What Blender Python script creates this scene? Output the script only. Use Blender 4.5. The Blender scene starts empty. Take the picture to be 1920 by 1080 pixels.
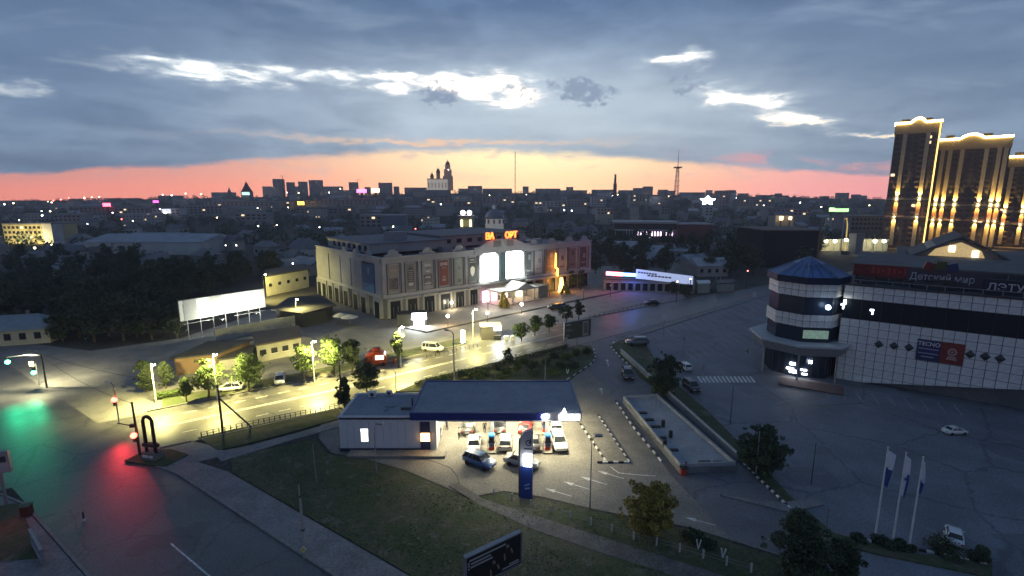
import bpy, bmesh, math, random
import numpy as np
from mathutils import Vector, Matrix
random.seed(7)
rng = np.random.default_rng(7)
SC = bpy.context.scene
COL = SC.collection
R = math.radians

# ------------------------------------------------------------------ camera, sky, sun, exposure
FPX, CAMH, HORY = 930.0, 30.0, 371.0            # focal length in 1920-pixel units, height above the street, horizon row
PITCH = math.atan((540 - HORY) / FPX)
CP, SP = math.cos(PITCH), math.sin(PITCH)
cam = bpy.data.cameras.new('camera')
cam.sensor_width = 36.0
cam.lens = FPX / 1920 * 36
cam.clip_start, cam.clip_end = 0.5, 20000
camo = bpy.data.objects.new('camera', cam)
camo.location = (0, 0, CAMH)
camo.rotation_euler = (math.pi / 2 - PITCH, 0, 0)
COL.objects.link(camo)
SC.camera = camo

SC.view_settings.view_transform = 'Standard'
SC.view_settings.look = 'None'
SC.view_settings.exposure = 1.15
SC.view_settings.gamma = 1.0
SC.view_settings.use_curve_mapping = False
SC.cycles.use_denoising = True
SC.cycles.max_bounces = 4
SC.cycles.diffuse_bounces = 2
SC.cycles.glossy_bounces = 2
SC.cycles.transmission_bounces = 0
SC.cycles.volume_bounces = 0
SC.cycles.transparent_max_bounces = 6
SC.cycles.sample_clamp_indirect = 4.0
SC.cycles.caustics_reflective = False
SC.cycles.caustics_refractive = False


class NX:
    """small expression builder for shader math"""
    def __init__(s, nt, sock): s.nt, s.s = nt, sock
    def _m(s, op, a, b=None, c=None, clamp=False):
        n = s.nt.nodes.new('ShaderNodeMath'); n.operation = op; n.use_clamp = clamp
        for i, v in enumerate((a, b, c)):
            if v is None: continue
            if isinstance(v, NX): s.nt.links.new(v.s, n.inputs[i])
            else: n.inputs[i].default_value = v
        return NX(s.nt, n.outputs[0])
    def __add__(s, o): return s._m('ADD', s, o)
    __radd__ = __add__
    def __mul__(s, o): return s._m('MULTIPLY', s, o)
    __rmul__ = __mul__
    def __sub__(s, o): return s._m('SUBTRACT', s, o)
    def __rsub__(s, o): return s._m('SUBTRACT', o, s)
    def __truediv__(s, o): return s._m('DIVIDE', s, o)
    def exp(s): return s._m('EXPONENT', s)
    def abs(s): return s._m('ABSOLUTE', s)
    def max(s, o): return s._m('MAXIMUM', s, o)
    def min(s, o): return s._m('MINIMUM', s, o)
    def step(s, lo, hi):
        n = s.nt.nodes.new('ShaderNodeMapRange'); n.interpolation_type = 'SMOOTHSTEP'
        s.nt.links.new(s.s, n.inputs[0]); n.inputs[1].default_value = lo; n.inputs[2].default_value = hi
        return NX(s.nt, n.outputs[0])


def mixc(nt, fac, a, b, mode='MIX'):
    n = nt.nodes.new('ShaderNodeMix'); n.data_type = 'RGBA'; n.blend_type = mode; n.clamp_factor = True
    if isinstance(fac, NX): nt.links.new(fac.s, n.inputs[0])
    elif hasattr(fac, 'is_linked'): nt.links.new(fac, n.inputs[0])
    else: n.inputs[0].default_value = fac
    for k, v in ((6, a), (7, b)):
        if hasattr(v, 'is_linked'): nt.links.new(v, n.inputs[k])
        else: n.inputs[k].default_value = (*v, 1)
    return n.outputs[2]


def build_world():
    w = bpy.data.worlds.new('World'); SC.world = w; w.use_nodes = True
    nt = w.node_tree; nt.nodes.clear()
    out = nt.nodes.new('ShaderNodeOutputWorld'); bg = nt.nodes.new('ShaderNodeBackground')
    nt.links.new(bg.outputs[0], out.inputs[0])
    tc = nt.nodes.new('ShaderNodeTexCoord')
    sep = nt.nodes.new('ShaderNodeSeparateXYZ'); nt.links.new(tc.outputs['Generated'], sep.inputs[0])
    x, y, z = (NX(nt, sep.outputs[i]) for i in range(3))
    az = x._m('ARCTAN2', x, y) * 57.2958
    el = z._m('ARCSINE', z) * 57.2958
    # cloud deck coordinates: the deck is a flat layer, so it foreshortens towards the horizon
    dz = z.max(0.0) + 0.10
    def vec(a, b, c):
        n = nt.nodes.new('ShaderNodeCombineXYZ')
        for i, v in enumerate((a, b, c)):
            if isinstance(v, NX): nt.links.new(v.s, n.inputs[i])
            else: n.inputs[i].default_value = v
        return n.outputs[0]
    def noise(v, sc, det=6, rough=.55, dist=0.0):
        n = nt.nodes.new('ShaderNodeTexNoise'); n.inputs['Scale'].default_value = sc
        n.inputs['Detail'].default_value = det; n.inputs['Roughness'].default_value = rough
        n.inputs['Distortion'].default_value = dist
        nt.links.new(v, n.inputs['Vector']); return NX(nt, n.outputs[0])
    deck = vec(x / dz, y / dz, 0.0)
    n1 = noise(deck, 0.42, 7, .54, .35)
    n2 = noise(vec(x / dz * .55 + 7.3, y / dz * 1.2, 3.1), 1.7, 6, .58, .3)
    ae = vec(az * 0.11, el * 0.34, 1.7)                       # streaky noise stretched along the horizon
    n3 = noise(ae, 1.25, 7, .6, .5)
    nw = noise(vec(az * .16, el * .42, 9.0), 1.3, 5, .6)
    nw2 = noise(vec(az * .16 + 40, el * .42, 4.0), 1.6, 5, .62)
    puff = noise(vec(az * .45, el * .7, 2.0), 1.5, 6, .6)
    wa = az + (nw - .5) * 7.0
    we = el + (nw2 - .5) * 3.2
    def gauss(a0, e0, sa, se, slope=0.0, a=wa, e=we):
        da = (a - a0)
        de = (e - e0) - da * slope
        return ((da * da) * (-1 / (sa * sa)) + (de * de) * (-1 / (se * se))).exp()
    # --- deck colour
    t = el.step(5.0, 22.0)
    side = ((az * az) * (-1 / 900.0)).exp()
    low = mixc(nt, side, (.125, .19, .285), (.275, .34, .405))
    top = mixc(nt, side, (.036, .066, .128), (.058, .104, .190))
    deckc = mixc(nt, t, low, top)
    shade = n1.step(.32, .68) * .62 + n3.step(.3, .7) * .38
    dk = mixc(nt, shade, (.62, .66, .72), (1.42, 1.36, 1.30))
    deckc = mixc(nt, 1.0, deckc, dk, 'MULTIPLY')
    heavy = gauss(-43.0, 13.0, 13.0, 5.0) + gauss(33.0, 12.5, 12.0, 4.2, -.2) + gauss(-14.0, 17.0, 13.0, 2.2) * .8
    deckc = mixc(nt, heavy.step(.1, 1.0) * .68, deckc, (.066, .110, .185))
    light = n2.step(.52, .72) * (el.step(4.0, 10.0))
    deckc = mixc(nt, light * .30, deckc, (.24, .31, .39))
    pale = gauss(9.0, 8.5, 24.0, 5.0, -.05)
    deckc = mixc(nt, pale * (n2 * .7 + .18), deckc, (.40, .46, .50))
    # --- sunset band under the deck
    e_top = ((az + 4.0) * (az + 4.0) * (-1 / 1250.0)).exp() * 4.35 + .85
    band = 1 - ((we * .45 + el * .55) / e_top).step(.88, 1.10)
    ctr = ((az - 1.0) * (az - 1.0) * (-1 / 430.0)).exp()
    hi = (el / e_top).step(.25, .95)
    glow_c = mixc(nt, hi, (1.08, .65, .36), (1.06, .83, .46))
    glow_s = mixc(nt, hi, (.78, .25, .19), (.62, .255, .215))
    right = az.step(14, 30)
    glow_s = mixc(nt, right, glow_s, (.76, .29, .30))
    glow = mixc(nt, ctr, glow_s, glow_c)
    strk = n3.step(.50, .64) * el.step(1.2, 3.4)
    glow = mixc(nt, strk * .55, glow, (.44, .36, .36))
    sky = mixc(nt, band, deckc, glow)
    # a second thin pink layer just above the band on the right
    pk = gauss(30.0, 3.4, 9.0, .55, -.10) * n3.step(.40, .55)
    sky = mixc(nt, pk * .9, sky, (.62, .27, .27))
    pl = gauss(-8.0, 6.05, 15.0, .30, .0) * n3.step(.40, .5)
    sky = mixc(nt, pl * .8, sky, (.74, .47, .28))
    # --- bright gaps in the deck
    gap = (gauss(-29.0, 11.6, 8.5, 1.0, .02) + gauss(-12.0, 12.0, 8.0, .9) + gauss(-1.5, 11.5, 6.0, 2.0)
           + gauss(17.0, 13.9, 3.8, .7) * .85 + gauss(24.4, 9.4, 5.2, 1.4, -.27) + gauss(29.8, 7.0, 2.6, .6, -.12)
           + gauss(36.5, 5.45, 3.4, .26, -.08) + gauss(-43.5, 8.4, 2.6, .5) * .7)
    # deck holes of the same kind all round, so that the sky goes on outside the picture
    gap = gap + (n1.step(.66, .75)) * (el.step(9, 13)) * (1 - el.step(13, 17)) * (az.abs().step(48, 62)) * .8
    nf = noise(vec(az * .17, el * .75, 6.0), 1.3, 5, .54, .5)
    gn = gap * (nf.step(.25, .75) * .95 + n3 * .35 + .12)
    gm = gn.step(.34, 1.08)
    sky = mixc(nt, gn.step(.05, .75) * .72, sky, (.50, .555, .59))
    pz = noise(vec(az * .5, el * .8, 12.0), 1.6, 7, .68)
    pa, pe = az + (puff - .5) * 9, el + (pz - .5) * 6.5
    dark = gauss(-8.0, 11.0, 2.2, 1.2, .0, pa, pe) + gauss(7.6, 11.3, 3.4, 1.2, -.14, pa, pe) + gauss(.8, 11.4, 1.6, .6, .0, pa, pe) * .8 + gauss(18.5, 11.0, 2.2, .9, -.1, pa, pe) * .7
    dm = dark.step(.22, .80)
    nis = nt.nodes.new('ShaderNodeTexSky'); nis.sky_type = 'NISHITA'; nis.sun_disc = False
    nis.sun_elevation = R(2.0); nis.sun_rotation = R(3.0); nis.altitude = 30; nis.dust_density = 2.0
    clear = mixc(nt, 1.0, nis.outputs[0], (.05, .05, .05), 'MULTIPLY')
    clear = mixc(nt, 1.0, clear, mixc(nt, el.step(5, 9.5), (.95, .70, .42), (.92, .92, .86)), 'ADD')
    sky = mixc(nt, gm, sky, clear)
    sky = mixc(nt, dm * .8, sky, (.14, .185, .26))
    # below the horizon: dark land
    sky = mixc(nt, el.step(-1.2, -.3), (.03, .035, .04), sky)
    nt.links.new(sky, bg.inputs[0])
    bg.inputs[1].default_value = 0.88
    w.cycles.sampling_method = 'MANUAL'; w.cycles.sample_map_resolution = 512
build_world()

sun = bpy.data.lights.new('sun', 'SUN'); sun.energy = 0.04; sun.angle = R(12); sun.color = (1, .72, .5)
suno = bpy.data.objects.new('sun', sun); COL.objects.link(suno)
suno.rotation_euler = (R(-86), 0, R(-3)); suno.location = (0, 200, 120)


# ------------------------------------------------------------------ helpers
def G(x, y, z=0.0):
    """the point of the place at height z that the photograph shows at pixel (x, y)"""
    u, v = (x - 960) / FPX, -(y - 540) / FPX
    dx, dy, dz = u, CP + v * SP, -SP + v * CP
    t = (z - CAMH) / dz
    return Vector((dx * t, dy * t, z))

def D(x, y, depth):
    """the point at a given distance along the street axis (world Y) behind pixel (x, y)"""
    u, v = (x - 960) / FPX, -(y - 540) / FPX
    dx, dy, dz = u, CP + v * SP, -SP + v * CP
    t = depth / dy
    return Vector((dx * t, depth, CAMH + dz * t))

def ppm(pt):
    """pixels per metre of the photograph at a place"""
    return FPX / (pt[1] * CP - (pt[2] - CAMH) * SP)

MATS = {}
def mat(name, rgb, rough=.8, metal=0.0, var=.18, scale=1.2, fine=0.0, fscale=30., bump=0.0, emis=None, es=0.0, spec=.4, sample=True, coat=0.0):
    if name in MATS: return MATS[name]
    m = bpy.data.materials.new(name); m.use_nodes = True
    nt = m.node_tree; b = nt.nodes['Principled BSDF']
    b.inputs['Roughness'].default_value = rough; b.inputs['Metallic'].default_value = metal
    b.inputs['Specular IOR Level'].default_value = spec
    b.inputs['Coat Weight'].default_value = coat
    c = None
    if var > 0 or fine > 0:
        tc = nt.nodes.new('ShaderNodeTexCoord')
        n = nt.nodes.new('ShaderNodeTexNoise'); n.inputs['Scale'].default_value = scale
        n.inputs['Detail'].default_value = 6; n.inputs['Roughness'].default_value = .62
        nt.links.new(tc.outputs['Object'], n.inputs['Vector'])
        f = NX(nt, n.outputs[0]).step(.25, .75)
        lo = tuple(v * (1 - var) for v in rgb); hi = tuple(min(1, v * (1 + var)) for v in rgb)
        c = mixc(nt, f, lo, hi)
        if fine > 0:
            n2 = nt.nodes.new('ShaderNodeTexNoise'); n2.inputs['Scale'].default_value = fscale
            n2.inputs['Detail'].default_value = 3
            nt.links.new(tc.outputs['Object'], n2.inputs['Vector'])
            g = NX(nt, n2.outputs[0]).step(.3, .7)
            c = mixc(nt, 1.0, c, mixc(nt, g, (1 - fine,) * 3, (1 + fine,) * 3), 'MULTIPLY')
        nt.links.new(c, b.inputs['Base Color'])
        r = NX(nt, n.outputs[0]) * .25 + (rough - .125)
        nt.links.new(r.s, b.inputs['Roughness'])
        if bump > 0:
            bp = nt.nodes.new('ShaderNodeBump'); bp.inputs['Strength'].default_value = bump
            bp.inputs['Distance'].default_value = .05
            nt.links.new(n.outputs[0], bp.inputs['Height']); nt.links.new(bp.outputs[0], b.inputs['Normal'])
    else:
        b.inputs['Base Color'].default_value = (*rgb, 1)
    if emis:
        b.inputs['Emission Color'].default_value = (*emis, 1); b.inputs['Emission Strength'].default_value = es
        if not sample: m.cycles.emission_sampling = 'NONE'
    MATS[name] = m
    return m

def glow(name, rgb, s, sample=False):
    return mat(name, tuple(min(.8, v) for v in rgb), .5, var=0, emis=rgb, es=s, sample=sample)


class MB:
    """collects shapes, links them as one mesh object"""
    def __init__(s): s.v, s.f, s.mi, s.cur = [], [], [], 0
    def add(s, vs, fs):
        o = len(s.v); s.v += [tuple(p) for p in vs]; s.f += [tuple(o + i for i in f) for f in fs]; s.mi += [s.cur] * len(fs)
        return s
    def mat(s, i): s.cur = i; return s
    def box(s, c, d, rz=0.0, taper=1.0):
        hx, hy, hz = d[0] / 2, d[1] / 2, d[2] / 2; ca, sa = math.cos(rz), math.sin(rz)
        vs = []
        for zz in (-hz, hz):
            k = taper if zz > 0 else 1
            for xx, yy in ((-hx * k, -hy * k), (hx * k, -hy * k), (hx * k, hy * k), (-hx * k, hy * k)):
                vs.append((c[0] + xx * ca - yy * sa, c[1] + xx * sa + yy * ca, c[2] + zz))
        return s.add(vs, [(3, 2, 1, 0), (4, 5, 6, 7), (0, 1, 5, 4), (1, 2, 6, 5), (2, 3, 7, 6), (3, 0, 4, 7)])
    def prism(s, poly, z0, z1):
        n = len(poly)
        a = sum(poly[i][0] * poly[(i + 1) % n][1] - poly[(i + 1) % n][0] * poly[i][1] for i in range(n))
        if a < 0: poly = poly[::-1]
        f0 = z0 if callable(z0) else (lambda x, y: z0); f1 = z1 if callable(z1) else (lambda x, y: z1)
        vs = [(p[0], p[1], f0(p[0], p[1])) for p in poly] + [(p[0], p[1], f1(p[0], p[1])) for p in poly]
        return s.add(vs, [tuple(range(n - 1, -1, -1)), tuple(range(n, 2 * n))] + [(i, (i + 1) % n, n + (i + 1) % n, n + i) for i in range(n)])
    def flat(s, poly, z=0.0):
        n = len(poly)
        a = sum(poly[i][0] * poly[(i + 1) % n][1] - poly[(i + 1) % n][0] * poly[i][1] for i in range(n))
        if a < 0: poly = poly[::-1]
        return s.add([(p[0], p[1], z) for p in poly], [tuple(range(n))])
    def slab(s, prof, y0, y1):
        """a profile in the XZ plane pushed along Y"""
        n = len(prof)
        vs = [(p[0], y0, p[1]) for p in prof] + [(p[0], y1, p[1]) for p in prof]
        return s.add(vs, [tuple(range(n)), tuple(range(2 * n - 1, n - 1, -1))] + [(i, n + i, n + (i + 1) % n, (i + 1) % n) for i in range(n)])
    def tube(s, pts, r, n=8, cap=True):
        pts = [Vector(p) for p in pts]; rs = r if isinstance(r, (list, tuple)) else [r] * len(pts)
        vs, fs = [], []
        for i, p in enumerate(pts):
            d = (pts[min(i + 1, len(pts) - 1)] - pts[max(i - 1, 0)]).normalized()
            a = d.orthogonal() if abs(d.z) > .9 else d.cross(Vector((0, 0, 1)))
            if abs(d.z) > .9: a = Vector((1, 0, 0)) - d * d.x
            a.normalize(); b = d.cross(a)
            for k in range(n):
                t = 2 * math.pi * k / n
                vs.append(p + (a * math.cos(t) + b * math.sin(t)) * rs[i])
        for i in range(len(pts) - 1):
            for k in range(n):
                fs.append((i * n + k, i * n + (k + 1) % n, (i + 1) * n + (k + 1) % n, (i + 1) * n + k))
        if cap: fs += [tuple(range(n - 1, -1, -1)), tuple((len(pts) - 1) * n + k for k in range(n))]
        return s.add(vs, fs)
    def lathe(s, prof, n=12, c=(0, 0, 0)):
        vs, fs = [], []
        for r, z in prof:
            for k in range(n):
                t = 2 * math.pi * k / n; vs.append((c[0] + r * math.cos(t), c[1] + r * math.sin(t), c[2] + z))
        for i in range(len(prof) - 1):
            for k in range(n):
                fs.append((i * n + k, i * n + (k + 1) % n, (i + 1) * n + (k + 1) % n, (i + 1) * n + k))
        fs += [tuple(range(n - 1, -1, -1)), tuple((len(prof) - 1) * n + k for k in range(n))]
        return s.add(vs, fs)
    def ball(s, c, r, n=10, m=6, sz=1.0):
        return s.lathe([(r * math.sin(math.pi * i / m) + 1e-4, -r * sz * math.cos(math.pi * i / m)) for i in range(m + 1)], n, c)
    def loft(s, rings):
        n = len(rings[0]); vs = [p for r in rings for p in r]; fs = []
        for i in range(len(rings) - 1):
            for k in range(n): fs.append((i * n + k, i * n + (k + 1) % n, (i + 1) * n + (k + 1) % n, (i + 1) * n + k))
        fs += [tuple(range(n - 1, -1, -1)), tuple((len(rings) - 1) * n + k for k in range(n))]
        return s.add(vs, fs)
    def mesh(s, name, mats, smooth=False):
        me = bpy.data.meshes.new(name); me.from_pydata(s.v, [], s.f)
        for m in (mats if isinstance(mats, (list, tuple)) else [mats]): me.materials.append(m)
        if any(s.mi): me.polygons.foreach_set('material_index', s.mi)
        if smooth: me.polygons.foreach_set('use_smooth', [True] * len(s.f))
        me.update(); return me
    def build(s, name, mats, parent=None, smooth=False, loc=None, rz=0.0, fix=False):
        me = s.mesh(name, mats, smooth)
        if fix:
            bm = bmesh.new(); bm.from_mesh(me); bmesh.ops.recalc_face_normals(bm, faces=bm.faces); bm.to_mesh(me); bm.free()
        return put(name, me, parent, loc, rz)

def put(name, me, parent=None, loc=None, rz=0.0, scale=None):
    o = bpy.data.objects.new(name, me); COL.objects.link(o)
    if parent: o.parent = parent
    if loc is not None: o.location = loc
    if rz: o.rotation_euler = (0, 0, rz)
    if scale is not None: o.scale = scale if hasattr(scale, '__len__') else (scale,) * 3
    return o

def tag(o, label=None, cat=None, group=None, kind=None):
    if label: o['label'] = label
    if cat: o['category'] = cat
    if group: o['group'] = group
    if kind: o['kind'] = kind
    return o

def thing(name, label, cat, loc=(0, 0, 0), rz=0.0, group=None, scale=None):
    o = bpy.data.objects.new(name, None); COL.objects.link(o); o.empty_display_size = .2
    o.location = loc; o.rotation_euler = (0, 0, rz)
    if scale is not None: o.scale = (scale,) * 3 if not hasattr(scale, '__len__') else scale
    return tag(o, label, cat, group)

KIDS = {}
def copy_tree(o, label=None, loc=None, rz=None, group=None, scale=None, parent=None):
    c = o.copy(); COL.objects.link(c)
    if parent: c.parent = parent
    for ch in o.children: copy_tree(ch, parent=c)
    if label: c['label'] = label
    if group: c['group'] = group
    if loc is not None: c.location = loc
    if rz is not None: c.rotation_euler = (0, 0, rz)
    if scale is not None: c.scale = scale if hasattr(scale, '__len__') else (scale,) * 3
    return c

def struct(name, mb, m, **k): return tag(mb.build(name, m, **k), kind='structure')

LG = .68                               # all lamps of the place together
def spot(name, parent, loc, target, watts, color, angle=120, blend=.8, size=.15):
    l = bpy.data.lights.new(name, 'SPOT'); l.energy = watts * LG; l.color = color; l.spot_size = R(angle); l.spot_blend = blend; l.shadow_soft_size = size
    o = bpy.data.objects.new(name, l); COL.objects.link(o); o.parent = parent; o.location = loc
    d = Vector(target) - Vector(loc); o.rotation_euler = d.to_track_quat('-Z', 'Y').to_euler()
    return o

def point(name, parent, loc, watts, color, size=.2):
    l = bpy.data.lights.new(name, 'POINT'); l.energy = watts * LG; l.color = color; l.shadow_soft_size = size
    o = bpy.data.objects.new(name, l); COL.objects.link(o); o.parent = parent; o.location = loc
    return o

def area(name, parent, loc, target, sx, sy, watts, color):
    l = bpy.data.lights.new(name, 'AREA'); l.energy = watts * LG; l.color = color; l.shape = 'RECTANGLE'; l.size = sx; l.size_y = sy
    o = bpy.data.objects.new(name, l); COL.objects.link(o); o.parent = parent; o.location = loc
    d = Vector(target) - Vector(loc); o.rotation_euler = d.to_track_quat('-Z', 'Y').to_euler()
    return o

def text_mesh(name, body, size, m, parent, loc, rot, depth=.06, align='CENTER', shear=0.0, sx=1.0, bold=0.0):
    cu = bpy.data.curves.new(name, 'FONT'); cu.body = body; cu.size = size; cu.extrude = depth; cu.align_x = align; cu.shear = shear; cu.offset = bold
    cu.resolution_u = 3
    ob = bpy.data.objects.new(name + '_curve', cu); COL.objects.link(ob)
    dg = bpy.context.evaluated_depsgraph_get()
    me = bpy.data.meshes.new_from_object(ob.evaluated_get(dg)); me.name = name
    bpy.data.objects.remove(ob)
    me.materials.clear(); me.materials.append(m)
    o = put(name, me, parent, loc); o.rotation_euler = rot; o.scale = (sx, 1, 1)
    return o

def leaves(name, clumps, n, size, m, seed=0, flat=.75):
    """n small leaf faces spread through round clumps [(centre, radius)] -> mesh"""
    g = np.random.default_rng(seed)
    cs = np.array([c for c, r in clumps], float); rs = np.array([r for c, r in clumps], float)
    k = g.choice(len(clumps), n, p=rs ** 2 / np.sum(rs ** 2))
    d = g.normal(size=(n, 3)); d /= np.linalg.norm(d, axis=1)[:, None]
    rad = rs[k] * g.uniform(.35, 1.0, n) ** .6
    pos = cs[k] + d * rad[:, None] * np.array([1, 1, flat])
    a = g.normal(size=(n, 3)); a /= np.linalg.norm(a, axis=1)[:, None]
    nn = d * .6 + g.normal(size=(n, 3)) * .6 + np.array([0, 0, .3])
    b = np.cross(nn, a); b /= (np.linalg.norm(b, axis=1)[:, None] + 1e-9)
    s = (size * g.uniform(.6, 1.35, n))[:, None]
    v = np.stack([pos - a * s, pos + b * s * .55, pos + a * s, pos - b * s * .55], 1).reshape(-1, 3)
    me = bpy.data.meshes.new(name)
    me.vertices.add(4 * n); me.loops.add(4 * n); me.polygons.add(n)
    me.vertices.foreach_set('co', v.ravel().astype(np.float32))
    me.loops.foreach_set('vertex_index', np.arange(4 * n, dtype=np.int32))
    me.polygons.foreach_set('loop_start', np.arange(0, 4 * n, 4, dtype=np.int32))
    me.materials.append(m); me.update(calc_edges=True)
    return me

# ------------------------------------------------------------------ materials
def leafmat(name, rgb, var=.45):
    m = mat(name, rgb, .7, var=var, scale=.9, fine=.5, fscale=6.0, spec=.25)
    return m
M_LEAF = leafmat('leaf_green', (.070, .105, .034))
M_LEAFD = leafmat('leaf_dark', (.048, .070, .034))
M_LEAFY = leafmat('leaf_autumn', (.27, .215, .045))
M_LEAFF = leafmat('leaf_far', (.068, .088, .052))
M_BARK = mat('bark', (.09, .07, .05), .9, var=.3, scale=6, bump=.4)
M_WHITEWASH = mat('whitewashed_bark', (.45, .44, .40), .9, var=.2, scale=5)
def asphalt(name, rgb, rough, spec, crack=.5, cell=.11):
    m = mat(name, rgb, rough, var=.26, scale=.16, fine=.22, fscale=5.0, bump=.15, spec=spec)
    nt = m.node_tree; b = nt.nodes['Principled BSDF']; src = b.inputs['Base Color'].links[0].from_socket
    tc = nt.nodes.new('ShaderNodeTexCoord')
    wn = nt.nodes.new('ShaderNodeTexNoise'); wn.inputs['Scale'].default_value = .9; wn.inputs['Detail'].default_value = 4
    nt.links.new(tc.outputs['Object'], wn.inputs['Vector'])
    ad = nt.nodes.new('ShaderNodeVectorMath'); ad.operation = 'MULTIPLY_ADD'; ad.inputs[1].default_value = (1.6, 1.6, 0)
    nt.links.new(wn.outputs['Color'], ad.inputs[0]); nt.links.new(tc.outputs['Object'], ad.inputs[2])
    v = nt.nodes.new('ShaderNodeTexVoronoi'); v.feature = 'DISTANCE_TO_EDGE'; v.inputs['Scale'].default_value = cell
    nt.links.new(ad.outputs[0], v.inputs['Vector'])
    v2 = nt.nodes.new('ShaderNodeTexVoronoi'); v2.inputs['Scale'].default_value = cell * 1.7; v2.distance = 'CHEBYCHEV'
    nt.links.new(tc.outputs['Object'], v2.inputs['Vector'])
    sp = nt.nodes.new('ShaderNodeSeparateColor'); nt.links.new(v2.outputs['Color'], sp.inputs[0])
    patch = NX(nt, sp.outputs[0]).step(.80, .84)
    st = nt.nodes.new('ShaderNodeTexNoise'); st.inputs['Scale'].default_value = .45; st.inputs['Detail'].default_value = 8; st.inputs['Roughness'].default_value = .7
    nt.links.new(tc.outputs['Object'], st.inputs['Vector'])
    c = mixc(nt, patch * .55, src, tuple(q * .62 for q in rgb))
    c = mixc(nt, (1 - NX(nt, v.outputs['Distance']).step(.0, .022)) * crack, c, tuple(q * .35 for q in rgb))
    c = mixc(nt, NX(nt, st.outputs[0]).step(.56, .70) * .45, c, tuple(min(1, q * 1.55) for q in rgb))
    c = mixc(nt, NX(nt, st.outputs[0]).step(.42, .30) * .35, c, tuple(q * .5 for q in rgb))
    nt.links.new(c, b.inputs['Base Color'])
    return m
M_ASPH = asphalt('asphalt', (.125, .126, .134), .60, .5)
M_ASPHR = asphalt('asphalt_road', (.105, .102, .098), .46, .6, .6, .14)
M_ASPHL = asphalt('asphalt_lot', (.150, .158, .178), .66, .5, .6, .085)
M_CONC = mat('concrete_paving', (.19, .18, .155), .8, var=.22, scale=.3, fine=.2, fscale=4.0, bump=.1)
M_PAVE = mat('paving_slabs', (.20, .195, .19), .8, var=.22, scale=.35, fine=.2, fscale=5.0)
M_PLAZA = mat('plaza_slabs', (.24, .225, .20), .7, var=.18, scale=.25, fine=.15, fscale=4.0)
M_KERB = mat('kerb_concrete', (.22, .215, .20), .85, var=.25, scale=1.5)
M_DIRT = mat('ground_dirt', (.055, .050, .040), .95, var=.45, scale=.12, fine=.4, fscale=2.5, bump=.3)
M_PAINT = mat('road_paint', (.60, .60, .57), .7, var=.35, scale=2.5, fine=.3, fscale=9)
M_WHITE = mat('white_paint', (.62, .62, .60), .6, var=.10, scale=.8)
M_BLACKP = mat('black_paint', (.02, .02, .02), .6, var=.2)
M_STEEL = mat('galvanised_steel', (.28, .29, .30), .5, metal=.6, var=.15, scale=3)
M_DSTEEL = mat('dark_steel', (.045, .042, .045), .55, metal=.3, var=.2, scale=3)
M_CONCP = mat('concrete_pole', (.30, .29, .27), .9, var=.2, scale=2)
M_GLASS = mat('dark_glass', (.012, .017, .024), .25, var=0, spec=.22)
M_GLASSW = mat('window_glass', (.018, .022, .028), .15, var=0, spec=.7)
M_TILE = mat('white_facade_panel', (.61, .62, .60), .45, var=.16, scale=.35, fine=.07, fscale=2)
M_RUBBER = mat('rubber', (.012, .012, .012), .8, var=0)
M_CHROME = mat('wheel_alloy', (.45, .45, .46), .35, metal=.8, var=0)

def grass_mat():
    m = bpy.data.materials.new('grass_ground'); m.use_nodes = True; nt = m.node_tree; b = nt.nodes['Principled BSDF']
    tc = nt.nodes.new('ShaderNodeTexCoord')
    def ns(s, d=6, di=0.0):
        n = nt.nodes.new('ShaderNodeTexNoise'); n.inputs['Scale'].default_value = s; n.inputs['Detail'].default_value = d
        n.inputs['Roughness'].default_value = .65; n.inputs['Distortion'].default_value = di
        nt.links.new(tc.outputs['Object'], n.inputs['Vector']); return NX(nt, n.outputs[0])
    c = mixc(nt, ns(.18, 7, .8).step(.38, .62), (.050, .070, .024), (.095, .086, .052))
    c = mixc(nt, ns(1.1).step(.42, .7), c, (.042, .064, .018))
    c = mixc(nt, ns(.42, 7, 1.2).step(.55, .68), c, (.135, .125, .095))
    c = mixc(nt, 1.0, c, mixc(nt, ns(7.0, 3).step(.3, .7), (.65,) * 3, (1.35,) * 3), 'MULTIPLY')
    nt.links.new(c, b.inputs['Base Color']); b.inputs['Roughness'].default_value = .95
    bp = nt.nodes.new('ShaderNodeBump'); bp.inputs['Strength'].default_value = .5; bp.inputs['Distance'].default_value = .1
    nt.links.new(ns(3.0).s, bp.inputs['Height']); nt.links.new(bp.outputs[0], b.inputs['Normal'])
    return m
M_GRASS = grass_mat()

# ------------------------------------------------------------------ terrain
def ridge(X):                                        # the far skyline swells a little in the middle of the town
    return 33 + 11 * math.exp(-(X / 700.0) ** 2) - 15 * min(1.0, (X / 1500.0) ** 2)
def terr(X, Y):
    if Y <= 420: return 0.0
    t = min(1.0, (Y - 420) / 1080.0); t = t * t * (3 - 2 * t) * .45 + t * .55
    return ridge(X * (1500.0 / max(Y, 600))) * t
def ground_mesh():
    ys = [-200, 0, 60, 150, 300, 420] + [420 + 60 * i for i in range(1, 19)] + [1900, 2600, 4000, 7000, 12000]
    xs = [-12000, -6000, -3000] + [-2400 + 120 * i for i in range(41)] + [3000, 6000, 12000]
    mb = MB(); n = len(xs)
    mb.add([(x, y, terr(x, y) - .03 - (max(0, y - 1500) * .006)) for y in ys for x in xs],
           [(j * n + i, j * n + i + 1, (j + 1) * n + i + 1, (j + 1) * n + i) for j in range(len(ys) - 1) for i in range(n - 1)])
    return mb
struct('ground', ground_mesh(), M_DIRT, smooth=True)

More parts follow.
